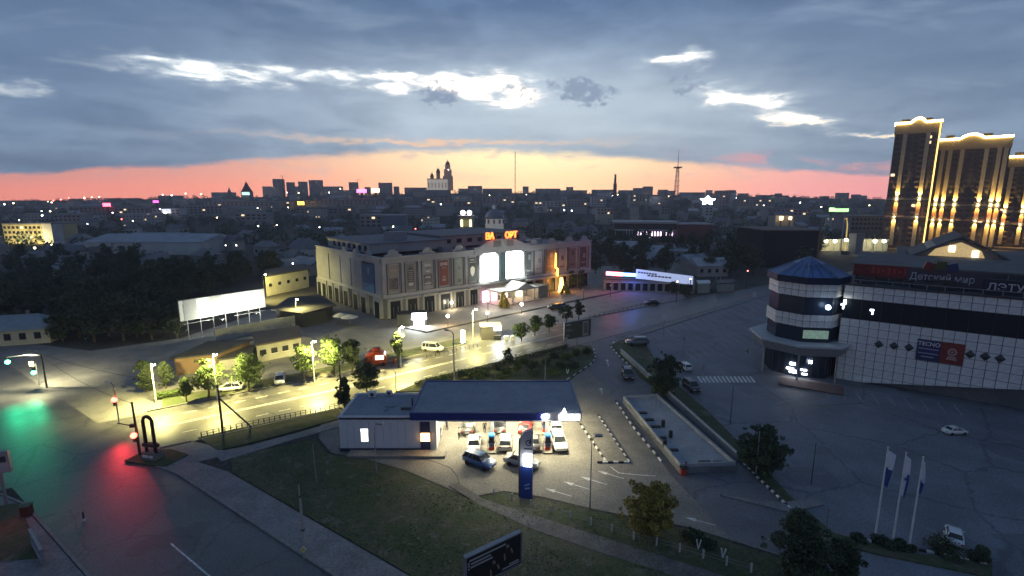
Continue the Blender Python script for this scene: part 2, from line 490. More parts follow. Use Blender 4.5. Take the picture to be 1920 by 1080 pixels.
# ------------------------------------------------------------------ roads, lots, pavements
def V2(p): return Vector((p[0], p[1]))
dA = V2((-.833, .554)); nA = V2((.554, .833))
R0, L0 = V2((-14.6, 35.2)), V2((-34.0, 35.2))
cross = [R0 - dA * 45, R0 + dA * 160, L0 + dA * 160, L0 - dA * 45]
UP = [V2(p) for p in ((-130, 3), (-52, 65.9), (-43, 72.7), (-29.7, 82.2), (-6.8, 101.7), (13, 117.7), (53, 147), (86, 168), (170, 222))]
LO = [V2(p) for p in ((-117, -4), (-39.6, 58), (-24.8, 67.7), (4.1, 90.3), (17, 101.7), (45.5, 125), (80, 155.6), (170, 214))]
struct('cross_street', MB().flat(cross, .004), M_ASPHR)
struct('main_road', MB().flat(UP + LO[::-1], .008), M_ASPHR)
lot = [(19, 103), (45.5, 125), (80, 155.6), (170, 214), (190, 10), (22, 6), (25.5, 36), (28, 45), (22.5, 81)]
struct('parking_lot', MB().flat(lot, .012), M_ASPHL)
fore = [(-27, 66.3), (-24.8, 67.4), (4.1, 90.0), (17, 101.4), (19, 103), (22.5, 81), (28, 45), (25.5, 36), (16.4, 41.2), (8.9, 43.6), (3.0, 46.0), (-.9, 47.0), (-4.4, 45.9), (-8.4, 48.6), (-12, 51.0), (-17, 53.4), (-21.6, 54.8), (-24.5, 58.5)]
struct('station_forecourt', MB().flat(fore, .016), M_CONC)
drive = [(16.5, 101.2), (19, 103), (22.5, 81), (28, 45), (25.5, 36), (19.5, 40), (17.5, 50), (15.7, 71), (13, 88), (13.5, 96)]
struct('driveway', MB().flat(drive, .020), M_ASPH)
north = [UP[1] + V2((-4.0, -3.2)), UP[1], UP[2], UP[3], UP[4], UP[5], V2((53, 147)), V2((60, 200)), V2((-40, 190)), V2((-63, 150)), V2((-72, 104)), V2((-84, 95)), V2((-110, 103)), R0 + dA * 114]
struct('service_lot', MB().flat(north, .0), M_PAVE)

def strip(line, off0, off1):
    """a strip between two offsets of a polyline (positive = left of its direction)"""
    pts = [V2(p) for p in line]; nn = []
    for i in range(len(pts)):
        d = (pts[min(i + 1, len(pts) - 1)] - pts[max(i - 1, 0)]).normalized(); nn.append(V2((-d.y, d.x)))
    return [p + q * off0 for p, q in zip(pts, nn)] + [p + q * off1 for p, q in zip(pts, nn)][::-1]

def kerb(line, off=0.0, w=.16, h=.14, name='kerb', m=None):
    return struct(name, MB().prism([tuple(p) for p in strip(line, off, off + w)], 0.0, h), m or M_KERB)

# the pavement along the cross street and its kerb
walk_line = [R0 - dA * 45, R0, R0 + dA * 24]
struct('sidewalk', MB().prism([tuple(p) for p in (R0 - dA * 45 + nA * .3, R0 + dA * 26 + nA * .3, V2((-43.6, 53.6)), V2((-42.4, 55.6)), V2((-39.8, 57.4)), V2((-36.5, 56.4)), V2((-33.5, 54.4)), V2((-36.2, 52.6)), R0 + dA * 22.5 + nA * 3.4, R0 - dA * 45 + nA * 3.4)], 0, .11), M_PAVE)
kerb([R0 - dA * 45, R0, R0 + dA * 27, V2((-43.9, 53.3)), V2((-43.0, 56.0)), V2((-40.2, 57.8))], -.28, .24, .15)
# the south corner across the street
south = [L0 - dA * 45 - nA * .3, L0 + dA * 17 - nA * .3, L0 + dA * 21.5 - nA * 1.2, L0 + dA * 24 - nA * 4.0, V2((-66, 38)), V2((-90, 20)), V2((-30, 5))]
struct('sidewalk', MB().prism([tuple(p) for p in south], 0, .11), M_PAVE)
struct('lawn', MB().prism([tuple(G(*p))[:2] for p in ((-90, 950), (-5, 952), (35, 945), (60, 1000), (82, 1048), (0, 1056), (-90, 1050))], 0, .17), M_GRASS)
kerb([L0 - dA * 45, L0 + dA * 17, L0 + dA * 21.5 - nA * .9, L0 + dA * 24 - nA * 3.7, V2((-67, 37))], -.02, .24, .15)
# the field
field = [R0 - dA * 45 + nA * 3.6, R0 + dA * 22 + nA * 3.6, V2((-33.4, 54.2)), V2((-27.5, 56.6)), V2((-24.8, 58.2)), V2((-22.0, 54.6)), V2((-17, 53.1)), V2((-12, 50.7)), V2((-8.4, 48.3)), V2((-4.4, 45.5)), V2((-.9, 46.6)), V2((3.0, 45.6)), V2((8.9, 43.2)), V2((16.4, 40.8)), V2((25.4, 35.4)), V2((40, 26)), V2((45, 0))]
struct('grass_field', MB().prism([tuple(p) for p in field], -.05, .06), M_GRASS)
verge_n = [tuple(G(*p))[:2] for p in ((372, 822), (440, 806), (560, 782), (636, 766), (640, 785), (560, 808), (470, 832), (408, 846))]
struct('lawn', MB().prism(verge_n, 0, .15), M_GRASS)
struct('footpath', MB().prism([tuple(G(*p))[:2] for p in ((400, 850), (470, 836), (560, 812), (640, 788), (640, 800), (540, 828), (470, 850), (415, 866))], -.02, .10), M_PAVE)
struct('footpath', MB().prism([tuple(G(*p))[:2] for p in ((858, 906), (905, 936), (1010, 970), (1130, 1008), (1260, 1050), (1400, 1095), (1310, 1095), (1140, 1042), (1000, 994), (900, 948), (842, 912))], -.02, .075), mat('trodden_path', (.135, .125, .11), .9, var=.3, scale=.6, fine=.25, fscale=5))
# the green strip north of the main road, raised behind its kerb
north_verge = strip([V2((-50.5, 67.4)), UP[2], UP[3], UP[4] + V2((-2, -1.6))], .35, 4.2)
struct('lawn', MB().prism([tuple(p) for p in north_verge], 0, .16), M_GRASS)
kerb([V2((-52, 66.2)), UP[2], UP[3], UP[4] + V2((-2, -1.6))], 0.02, .26, .17)
kerb([LO[1], LO[2]], -.28, .24, .16)
kerb([UP[5], UP[6], UP[7], UP[8]], 0.05, .3, .15)
kerb([V2((24, 105.5)), LO[5], LO[6], LO[7]], -.4, .3, .15)
struct('sidewalk', MB().prism([tuple(p) for p in strip([V2((24, 105.5)), LO[5], LO[6], LO[7]], -2.4, -.42)], 0, .12), M_PAVE)
# the raised plaza before the arcade building
plaza = [tuple(G(*p))[:2] for p in ((800, 622), (795, 640 - 16), (940, 592), (1060, 567), (1200, 538), (1330, 512), (1330, 490), (1130, 500), (980, 540), (800, 585), (735, 604), (745, 612))]
struct('plaza', MB().prism(plaza, -.02, .14), M_PLAZA)
kerb([G(745, 613), G(800, 624), G(940, 594), G(1060, 569), G(1200, 540)], -.02, .3, .19, m=mat('dark_kerb', (.05, .05, .05), .9, var=.2))
# hedge island by the station
island = [tuple(G(*p))[:2] for p in ((742, 736), (800, 713), (900, 692), (1000, 669), (1085, 648), (1108, 650), (1117, 672), (1100, 690), (1066, 714), (1010, 726), (900, 730))]
struct('lawn', MB().prism(island, 0, .16), M_GRASS)
# strip between driveway and parking lot
divider = [tuple(G(*p))[:2] for p in ((1146, 648), (1160, 640), (1192, 634), (1212, 648), (1244, 700), (1330, 775), (1405, 850), (1478, 928), (1560, 1000), (1700, 1040), (1860, 1050), (1860, 1085), (1640, 1040), (1545, 1015), (1474, 948), (1388, 868), (1290, 775), (1200, 708))]
struct('lawn', MB().prism(divider, 0, .14), M_GRASS)
struct('sidewalk', MB().prism([tuple(G(*p))[:2] for p in ((1350, 1010 - 80), (1465, 945), (1530, 935), (1545, 948), (1478, 962))], 0, .15), M_PAVE)

# lane lines on the main road, arrows and bays
def lane(name, pts, w=.14, z=.024):
    return tag(MB().flat([tuple(p) for p in strip(pts, -w / 2, w / 2)], z).build(name, M_PAINT), kind='structure')
mid = [(UP[i] + LO[i]) / 2 for i in range(1, 4)]
def dashes(line, n, z, w=.16, a=0.0, b=.55, name='lane_marking'):
    pts = [V2(p) for p in line]; L = [0]
    for i in range(len(pts) - 1): L.append(L[-1] + (pts[i + 1] - pts[i]).length)
    def at(s):
        for i in range(len(pts) - 1):
            if s <= L[i + 1] or i == len(pts) - 2:
                t = (s - L[i]) / (L[i + 1] - L[i]); return pts[i].lerp(pts[i + 1], t)
    mb = MB()
    for k in range(n):
        s0, s1 = (k + a) / n * L[-1], (k + b) / n * L[-1]
        mb.flat([tuple(p) for p in strip([at(s0), at(s1)], -w / 2, w / 2)], z)
    return tag(mb.build(name, M_PAINT), kind='structure')
q = lambda t: [LO[1].lerp(UP[1], t), LO[2].lerp(UP[3] + V2((-.5, -.4)), t), LO[3].lerp(UP[4], t), LO[4].lerp(UP[5], t)]
lane('lane_marking', q(.5), .18); lane('lane_marking', q(.53), .18)
dashes(q(.26), 26, .024); dashes(q(.76), 26, .024)
lane('lane_marking', [R0 - dA * 20 - nA * 5.6, R0 + dA * 15 - nA * 5.4], .14, .018)
# zebra crossing before the round corner
zb = MB()
for i in range(14):
    x = 1306 + i * 7.6
    zb.flat([tuple(G(*p))[:2] for p in ((x, 706), (x + 4.2, 706), (x + 12.2, 717.5), (x + 8.0, 717.5))], .030)
tag(zb.build('zebra_crossing', M_PAINT), kind='structure')
bays = MB()
for i in range(15):
    a, b = G(1235 + i * 14, 606 - i * 3.4), G(1262 + i * 15.5, 629 - i * 3.4)
    bays.flat([tuple(p) for p in strip([V2(a), V2(b)], -.09, .09)], .032)
    a, b = G(1285 + i * 11, 660 - i * 4.6), G(1306 + i * 12, 676 - i * 4.6)
    bays.flat([tuple(p) for p in strip([V2(a), V2(b)], -.09, .09)], .036)
for i in range(9):
    a, b = G(1540 + i * 31, 726 + i * 4.0), G(1556 + i * 31, 746 + i * 4.2)
    bays.flat([tuple(p) for p in strip([V2(a), V2(b)], -.09, .09)], .032)
bays.flat([tuple(p) for p in strip([V2(G(1500, 722)), V2(G(1560, 726)), V2(G(1700, 744)), V2(G(1920, 776))], -.07, .07)], .040)
for l in ([(1312, 676), (1330, 690), (1375, 672)], [(1365, 722), (1402, 744), (1436, 738)], [(1455, 757), (1500, 748)], [(1472, 730), (1495, 729)]):
    bays.flat([tuple(p) for p in strip([V2(G(*p)) for p in l], -.06, .06)], .044)
tag(bays.build('parking_lines', mat('worn_paint', (.30, .30, .30), .8, var=.4, scale=1.5)), kind='structure')
arr = MB()
for x, y in ((1022, 916), (1056, 903), (1088, 894), (1120, 883)):
    a, b = V2(G(x, y)), V2(G(x + 50, y + 15)); d = (b - a).normalized(); n = V2((-d.y, d.x))
    arr.flat([tuple(p) for p in (a, a + d * 1.1 + n * .28, a + d * 1.1 + n * .07, b + n * .05, b - n * .05, a + d * 1.1 - n * .07, a + d * 1.1 - n * .28)], .028)
arr.flat([tuple(p) for p in strip([V2(G(1145, 876)), V2(G(1160, 887)), V2(G(1200, 891)), V2(G(1230, 893))], -.06, .06)], .030)
a, b = V2(G(1283, 970)), V2(G(1340, 985)); d = (b - a).normalized(); n = V2((-d.y, d.x))
arr.flat([tuple(p) for p in (a, a + d * 1.0 + n * .25, a + d * 1.0 + n * .05, b + n * .05, b - n * .05, a + d * 1.0 - n * .05, a + d * 1.0 - n * .25)], .028)
for x, y in ((1138, 674), (1150, 640), (1126, 727)):
    a, b = V2(G(x, y)), V2(G(x + 3, y + 13)); d = (b - a).normalized(); n = V2((-d.y, d.x))
    arr.flat([tuple(p) for p in (a, a + d * 1.0 + n * .35, a + d * 1.0 + n * .06, b + n * .06, b - n * .06, a + d * 1.0 - n * .06, a + d * 1.0 - n * .35)], .034)
tag(arr.build('arrow_marking', M_PAINT), kind='structure')
# the hose-like seam across the forecourt
seam = [G(825, 846), G(880, 872), G(905, 893), G(905, 905), (0, 0)]
tag(MB().flat([tuple(p) for p in strip([V2(G(x, y)) for x, y in ((775, 857), (815, 866), (845, 878), (857, 893), (862, 910), (880, 928))], -.07, .07)], .028).build('seam', M_BLACKP), kind='structure')

# painted black and white kerbs, stone by stone
def painted_kerb(pts, label_parent, n):
    P = [V2(G(*p)) for p in pts]; L = [0]
    for i in range(len(P) - 1): L.append(L[-1] + (P[i + 1] - P[i]).length)
    def at(s):
        for i in range(len(P) - 1):
            if s <= L[i + 1] or i == len(P) - 2: return P[i].lerp(P[i + 1], (s - L[i]) / max(1e-6, L[i + 1] - L[i]))
    root = tag(MB().prism([tuple(p) for p in strip(P, -.02, .06)], 0, .10).build('kerb', M_KERB), kind='structure')
    for k in range(n):
        a, b = at(k / n * L[-1]), at((k + .94) / n * L[-1]); c = (a + b) / 2; d = b - a
        MB().box((0, 0, .10), (d.length, .2, .2)).build('kerb_stone', M_WHITE if k % 2 else M_BLACKP, root, loc=(c.x, c.y, 0), rz=math.atan2(d.y, d.x))
painted_kerb([(1056, 717), (1075, 706), (1096, 692), (1112, 680), (1117, 668), (1113, 655)], None, 18)
painted_kerb([(1121, 779), (1180, 868)], None, 20)
painted_kerb([(1120, 868), (1180, 868)], None, 6)
painted_kerb([(1088, 796), (1136, 866)], None, 14)
painted_kerb([(1154, 752), (1186, 800), (1240, 866)], None, 22)
painted_kerb([(1390, 868), (1440, 915), (1482, 955)], None, 20)
painted_kerb([(1606, 1013), (1680, 1024), (1770, 1042), (1850, 1060)], None, 16)
painted_kerb([(1143, 648), (1162, 670), (1185, 690)], None, 14)
struct('traffic_island', MB().prism([tuple(G(*p))[:2] for p in ((1086, 779), (1120, 779), (1178, 867), (1138, 867))], 0, .15), M_CONC)

ORD = 'first second third fourth fifth sixth seventh eighth ninth tenth eleventh twelfth thirteenth fourteenth fifteenth sixteenth seventeenth eighteenth nineteenth twentieth'.split()
ORD += ['twenty-' + o for o in ORD[:9]] + ['thirtieth'] + ['thirty-' + o for o in ORD[:9]]
def to_px(p):
    z = p[1] * CP - (p[2] - CAMH) * SP
    return 960 + FPX * p[0] / z
ZONES = ((-999, 160, 'near the left picture edge'), (160, 440, 'left of the pyramid tower'), (440, 600, 'around the pyramid tower'), (600, 790, 'between pyramid tower and cathedral'), (790, 960, 'around the cathedral'), (960, 1150, 'between cathedral and slender chimney'), (1150, 1300, 'around the red television mast'), (1300, 1500, 'right of the television mast'), (1500, 3000, 'near the lit apartment towers'))
def zone_labels(objs, noun):
    for a, b, z in ZONES:
        sel = sorted((o for o in objs if a <= to_px(o.location) < b), key=lambda o: to_px(o.location))
        for i, o in enumerate(sel): o['label'] = ('%s %s from left, %s' % (ORD[i], noun, z)) if len(sel) > 1 else '%s %s' % (noun, z)

# ------------------------------------------------------------------ trees
def crown_clumps(g, h0, h1, rx, n, lean=0.0):
    out = [((lean * .5, 0, h0 + (h1 - h0) * t), rx * k) for t, k in ((.25, .55), (.5, .62), (.72, .42))]
    for i in range(int(n * 1.7)):
        t = g.random() * 2 * math.pi; zz = g.random(); env = math.sin(math.pi * (zz * .86 + .10)) ** .75
        rr = rx * env * math.sqrt(g.random()) * .85
        out.append(((math.cos(t) * rr + lean * zz, math.sin(t) * rr, h0 + (h1 - h0) * (zz * .9 + .05)), rx * g.uniform(.16, .34)))
    for i in range(n):
        t = g.random() * 2 * math.pi; zz = g.random(); env = math.sin(math.pi * (zz * .86 + .10)) ** .75
        rr = rx * env * g.uniform(.75, 1.18); out.append(((math.cos(t) * rr + lean * zz, math.sin(t) * rr, h0 + (h1 - h0) * (zz + g.uniform(-.04, .08))), rx * g.uniform(.06, .16)))
    return out

def make_tree(name, label, loc, h, rx, n=2500, leaf=.13, m=None, seed=1, group=None, base=.28, trunk_r=None, bark=None, clumps=16, cat='tree', lean=0.0):
    g = random.Random(seed); root = thing(name, label, cat, loc, g.random() * 6, group)
    tr = trunk_r or h * .022; mb = MB()
    cl = crown_clumps(g, h * base, h, rx, clumps, lean)
    mb.tube([(0, 0, -.1), (.02 * h * g.uniform(-1, 1), .02 * h * g.uniform(-1, 1), h * .3), (lean * .5, 0, h * .6), (lean, 0, h * .88)], [tr * 1.3, tr, tr * .6, tr * .15], 7)
    for c, r in cl[: min(len(cl), 9)]:
        z0 = max(h * base * .8, c[2] * .55)
        mb.tube([(lean * .3, 0, z0), (c[0] * .55, c[1] * .55, (z0 + c[2]) / 2 + .1), c], [tr * .55, tr * .3, tr * .08], 5)
    mb.build('trunk', bark or M_BARK, root)
    put('crown', leaves('crown', cl, n, leaf, m or M_LEAF, seed), root)
    return root

make_tree('broadleaf_tree', 'dense dark tree beside the long white wall, before the zebra crossing', G(1245, 742), 6.6, 2.9, 9000, .15, M_LEAFD, 11, base=.10, clumps=26)
make_tree('broadleaf_tree', 'round dark bushy tree standing past the end of the low flat-roofed building', G(1426, 886), 5.4, 2.6, 9000, .14, M_LEAFD, 12, base=.08, clumps=26)
make_tree('autumn_tree', 'yellowing tree growing in the grass strip inside the white-post fence', G(1218, 1002), 5.0, 2.4, 13000, .115, M_LEAFY, 13, base=.10, clumps=28)
make_tree('broadleaf_tree', 'large dark leafy tree at the bottom edge, left of the flagpoles', G(1500, 1082), 5.4, 2.6, 10000, .13, M_LEAFD, 14, base=.05, clumps=28)
make_tree('broadleaf_tree', 'dark low tree leaning beside the big tree at the bottom right', G(1580, 1085), 3.3, 1.5, 5000, .11, M_LEAFD, 15, base=.05, clumps=18)
street = [(392, 748, 5.6, 2.1, M_LEAF, 'lit yellow-green street tree close to the second street lamp'),
          (468, 735, 5.4, 2.5, M_LEAF, 'wide bushy street tree right of the parked white hatchback'),
          (571, 716, 5.6, 1.9, M_LEAF, 'slim upright street tree between the white car and the white lamp post'),
          (628, 706, 6.2, 2.2, M_LEAF, 'bright yellow-green street tree left of the red kiosk, tallest of the row'),
          (661, 703, 5.6, 1.7, M_LEAFD, 'dark narrow street tree just left of the red kiosk'),
          (748, 688, 6.2, 1.2, M_LEAF, 'thin brightly lit tree just right of the red kiosk'),
          (350, 755, 3.4, 1.0, M_LEAF, 'small sapling in the green strip near the traffic lights')]
for i, (x, y, h, r, m, l) in enumerate(street):
    make_tree('street_tree', l, G(x, y), h * 1.12, r * 1.22, 5500 if r > 1.5 else 3200, .13, m, 30 + i, group='trees along the north side of the main road', base=.30, clumps=18)
make_tree('broadleaf_tree', 'dark round tree behind the station shop, larger of two', G(688, 735), 5.0, 2.3, 6000, .13, M_LEAFD, 41, base=.12, clumps=20)
make_tree('broadleaf_tree', 'dark shrubby tree at the back left corner of the station shop', G(646, 763), 4.6, 1.5, 4000, .13, M_LEAFD, 42, base=.08, clumps=16)
make_tree('fir_tree', 'dark bushy evergreen by the paved corner left of the first lamp', G(275, 735), 5.4, 1.5, 4000, .13, M_LEAFD, 43, base=.05, clumps=18)
make_tree('fir_tree', 'second dark evergreen by the orange-walled pavilion', G(312, 728), 4.6, 1.3, 3000, .13, M_LEAFD, 44, base=.05, clumps=16)
for i, (x, y, h, r, l) in enumerate(((978, 640, 4.2, 2.0, 'pale green tree right of the brightly lit kiosk'), (1003, 630, 4.4, 1.9, 'middle of the three trees right of the lit kiosk'),
                                  (1030, 622, 4.0, 1.8, 'rightmost of the three trees right of the lit kiosk'), (1062, 608, 5.0, 2.0, 'dark tree behind the olive billboard'), (1085, 600, 5.2, 1.6, 'dark upright tree right behind the olive billboard'))):
    make_tree('small_tree', l, G(x, y), h, r, 1800, .17, M_LEAF if i < 3 else M_LEAFD, 50 + i, group='trees near the lit kiosk', base=.25, clumps=12)
for i, (x, y, h, r, l) in enumerate(((1262, 550, 4.0, 2.2, 'dark small tree before the shop under the banner'), (1284, 556, 4.2, 2.0, 'dark small tree at the right end under the banner'),
                                  (1088, 543, 6.5, 2.6, 'dark tree by the orange-lit corner of the arcade'), (1070, 541, 6.0, 2.2, 'pale-leaved tree between the orange lamp and the arcade corner'))):
    make_tree('small_tree', l, G(x, y), h, r, 1500, .22, M_LEAFD, 60 + i, base=.12, clumps=14)

def shrub(label, loc, h, r, n, m, seed, group=None, name='shrub', leaf=.10):
    g = random.Random(seed); root = thing(name, label, 'shrub', loc, 0, group)
    cl = [((g.uniform(-.6, .6) * r, g.uniform(-.6, .6) * r, h * g.uniform(.35, .75)), r * g.uniform(.4, .6)) for _ in range(9)]
    mb = MB()
    for c, rr in cl[:5]: mb.tube([(0, 0, -.05), (c[0] * .5, c[1] * .5, c[2] * .5), c], [.05, .03, .01], 5)
    mb.build('stem', M_BARK, root); put('foliage', leaves('foliage', cl, n, leaf, m, seed, .8), root)
    return root
hedge_pts = [(1100, 664), (1082, 668), (1064, 676), (1040, 672), (1052, 690), (1022, 684), (1000, 690), (980, 682), (1036, 704), (1000, 706), (968, 698), (948, 704), (930, 694), (905, 704), (880, 706), (858, 712), (832, 716), (810, 720), (1076, 692), (940, 716), (900, 718)]
where = 'hedge island behind the station canopy'
for i, (x, y) in enumerate(hedge_pts):
    k_ = sorted(hedge_pts).index((x, y)); shrub('%s shrub from the left in the %s' % (ORD[k_], where), G(x, y), random.uniform(1.1, 1.9), random.uniform(1.0, 1.5), 1100, M_LEAF if i % 3 else M_LEAFD, 100 + i, 'shrubs of the hedge island')
make_tree('small_tree', 'young thin tree rising from the hedge island beside the bright road', G(952, 690), 3.8, 1.3, 900, .15, M_LEAFD, 77, base=.3, clumps=8)
# clipped hedge along the road edge
hl = [V2(G(*p)) for p in ((778, 722), (830, 709), (900, 692), (990, 669), (1060, 651))]
root = thing('hedge', 'long clipped dark hedge along the south edge of the main road', 'hedge', (0, 0, 0))
cl = []
for i in range(len(hl) - 1):
    n = int((hl[i + 1] - hl[i]).length / .5)
    for k in range(n):
        p = hl[i].lerp(hl[i + 1], k / n); cl.append(((p.x + .5, p.y - .6, .55), .55))
put('foliage', leaves('foliage', cl, 9000, .10, M_LEAFD, 5), root)
mb = MB()
for c, r in cl[::4]: mb.tube([(c[0], c[1], 0), (c[0], c[1], .5)], .03, 5)
tag(mb.build('stem', M_BARK, root), kind='stuff')
root = thing('hedge', 'bright green low hedge beside the first street lamp', 'hedge', (0, 0, 0))
cl = [((G(x, 748 - (x - 300) * .16).x, G(x, 748 - (x - 300) * .16).y, .6), .75) for x in range(298, 350, 4)]
put('foliage', leaves('foliage', cl, 3500, .11, M_LEAF, 6), root)
mb = MB()
for c, r in cl[::2]: mb.tube([(c[0], c[1], 0), (c[0], c[1], .5)], .03, 5)
tag(mb.build('stem', M_BARK, root), kind='stuff')
for i, (x, y, h, r, l) in enumerate(((1610, 1016, .7, .6, 'small dark bush left of the flagpole bases'), (1655, 1022, .6, .9, 'low dark bush between the left and middle flagpoles'), (1690, 1028, .5, .8, 'low dark bush between the middle and right flagpoles'),
        (1712, 1033, .5, .35, 'tiny round bush just right of the right flagpole'), (1768, 1036, 1.0, 1.7, 'spreading dark shrub by the leaning post near the white sedan'), (1840, 1052, .9, 1.0, 'rounded dark bush nearest the bottom right corner'), (1300, 1018, 1.0, 1.0, 'dark shrub right of the yellowing tree'), (1330, 1026, .7, .7, 'small dark bush inside the fence, right of the larger shrub'))):
    shrub(l, G(x, y), h, r, 1400, M_LEAFD, 140 + i)
for (x, y, h, r, l) in ((945, 577, 4.6, 1.7, 'clipped conical topiary before the arcade entrance'), (1060, 552, 3.8, 1.8, 'clipped conical topiary beside the orange lamp')):
    root = thing('topiary', l, 'topiary', G(x, y) + Vector((0, 0, .14)), 0, 'clipped cones on the plaza')
    cl = [((math.cos(t * 2.4) * r * .7 * (1 - k / 12), math.sin(t * 2.4) * r * .7 * (1 - k / 12), h * k / 13 + .4), .62 - .03 * k) for k in range(12) for t in range(5)]
    put('crown', leaves('crown', cl, 4000, .13, M_LEAFY, int(x)), root)
    MB().tube([(0, 0, 0), (0, 0, h * .8)], [.12, .03], 6).build('trunk', M_BARK, root)
# tufts in the field
def tufts():
    pts = []; poly = [p for p in field]
    def inside(x, y):
        c = False; n = len(poly)
        for i in range(n):
            a, b = poly[i], poly[(i + 1) % n]
            if (a.y > y) != (b.y > y) and x < (b.x - a.x) * (y - a.y) / (b.y - a.y) + a.x: c = not c
        return c
    g = random.Random(3); mb = MB()
    while len(pts) < 6000:
        x, y = g.uniform(-37, 26), g.uniform(33, 58)
        if inside(x, y) and (math.sin(x * .7 + 1.3 * math.sin(y * .5)) + math.sin(y * .9 + x * .21)) > g.uniform(-1.2, .9): pts.append((x, y))
    for x, y in pts:
        a = g.random() * 3.14; s = g.uniform(.05, .16); h = g.uniform(.03, .12); cx, cy = math.cos(a) * s, math.sin(a) * s; t = g.uniform(-.1, .1)
        mb.add([(x - cx, y - cy, .05), (x + cx, y + cy, .05), (x + cx * .2 + t * 2.2, y + cy * .2 + t * 1.5, .06 + h * .7)], [(0, 1, 2)])
    return mb
tag(tufts().build('grass', leafmat('grass_blade', (.10, .12, .045))), 'rough tufted grass covering the open field', 'grass', kind='stuff')

# ------------------------------------------------------------------ cars
CARM = {}
def paint(rgb):
    k = 'paint_%02d_%02d_%02d' % tuple(int(v * 99) for v in rgb)
    return mat(k, rgb, .32, metal=.0, var=0, spec=.5, coat=.6)
M_HEADL = mat('headlight_glass', (.55, .56, .58), .2, var=0)
M_TAIL = mat('tail_light_glass', (.32, .01, .01), .3, var=0)
M_TAILON = glow('tail_light_lit', (1.0, .05, .04), 22)
M_HEADON = glow('headlight_lit', (1.0, .97, .9), 26)
M_PLATE = mat('number_plate', (.6, .6, .6), .5, var=0)
KINDS = {
    # L, W, stations (x, zbottom, zshoulder, halfwidth factor), glass (x0,x1 at shoulder; x0,x1 at roof), shoulder z, roof z
    'sedan': (4.4, 1.74, [(-2.2, .42, .72, .80), (-2.1, .30, .93, .93), (-1.5, .24, .97, 1.0), (0, .22, .93, 1.0), (1.0, .22, .92, 1.0), (1.6, .24, .84, .99), (2.05, .28, .72, .92), (2.2, .36, .60, .78)], (-1.55, 1.12, -.95, .38), .93, 1.46),
    'hatch': (3.95, 1.70, [(-1.98, .42, .82, .84), (-1.9, .30, .96, .95), (-1.2, .24, .96, 1.0), (0, .22, .93, 1.0), (.9, .22, .92, 1.0), (1.45, .24, .84, .99), (1.85, .28, .74, .92), (1.98, .36, .62, .80)], (-1.84, 1.10, -1.45, .40), .94, 1.50),
    'suv': (4.5, 1.86, [(-2.25, .48, .92, .86), (-2.15, .36, 1.06, .96), (-1.4, .30, 1.08, 1.0), (0, .28, 1.05, 1.0), (1.0, .28, 1.05, 1.0), (1.7, .30, .98, .99), (2.1, .36, .86, .93), (2.25, .44, .70, .82)], (-2.08, 1.10, -1.72, .48), 1.06, 1.70),
    'van': (4.4, 1.80, [(-2.2, .42, .98, .90), (-2.12, .32, 1.05, .97), (-1.2, .26, 1.06, 1.0), (0, .24, 1.05, 1.0), (1.0, .24, 1.02, 1.0), (1.6, .26, .95, .99), (2.05, .30, .84, .92), (2.2, .40, .70, .82)], (-2.12, 1.35, -2.02, .72), 1.05, 1.84),
}
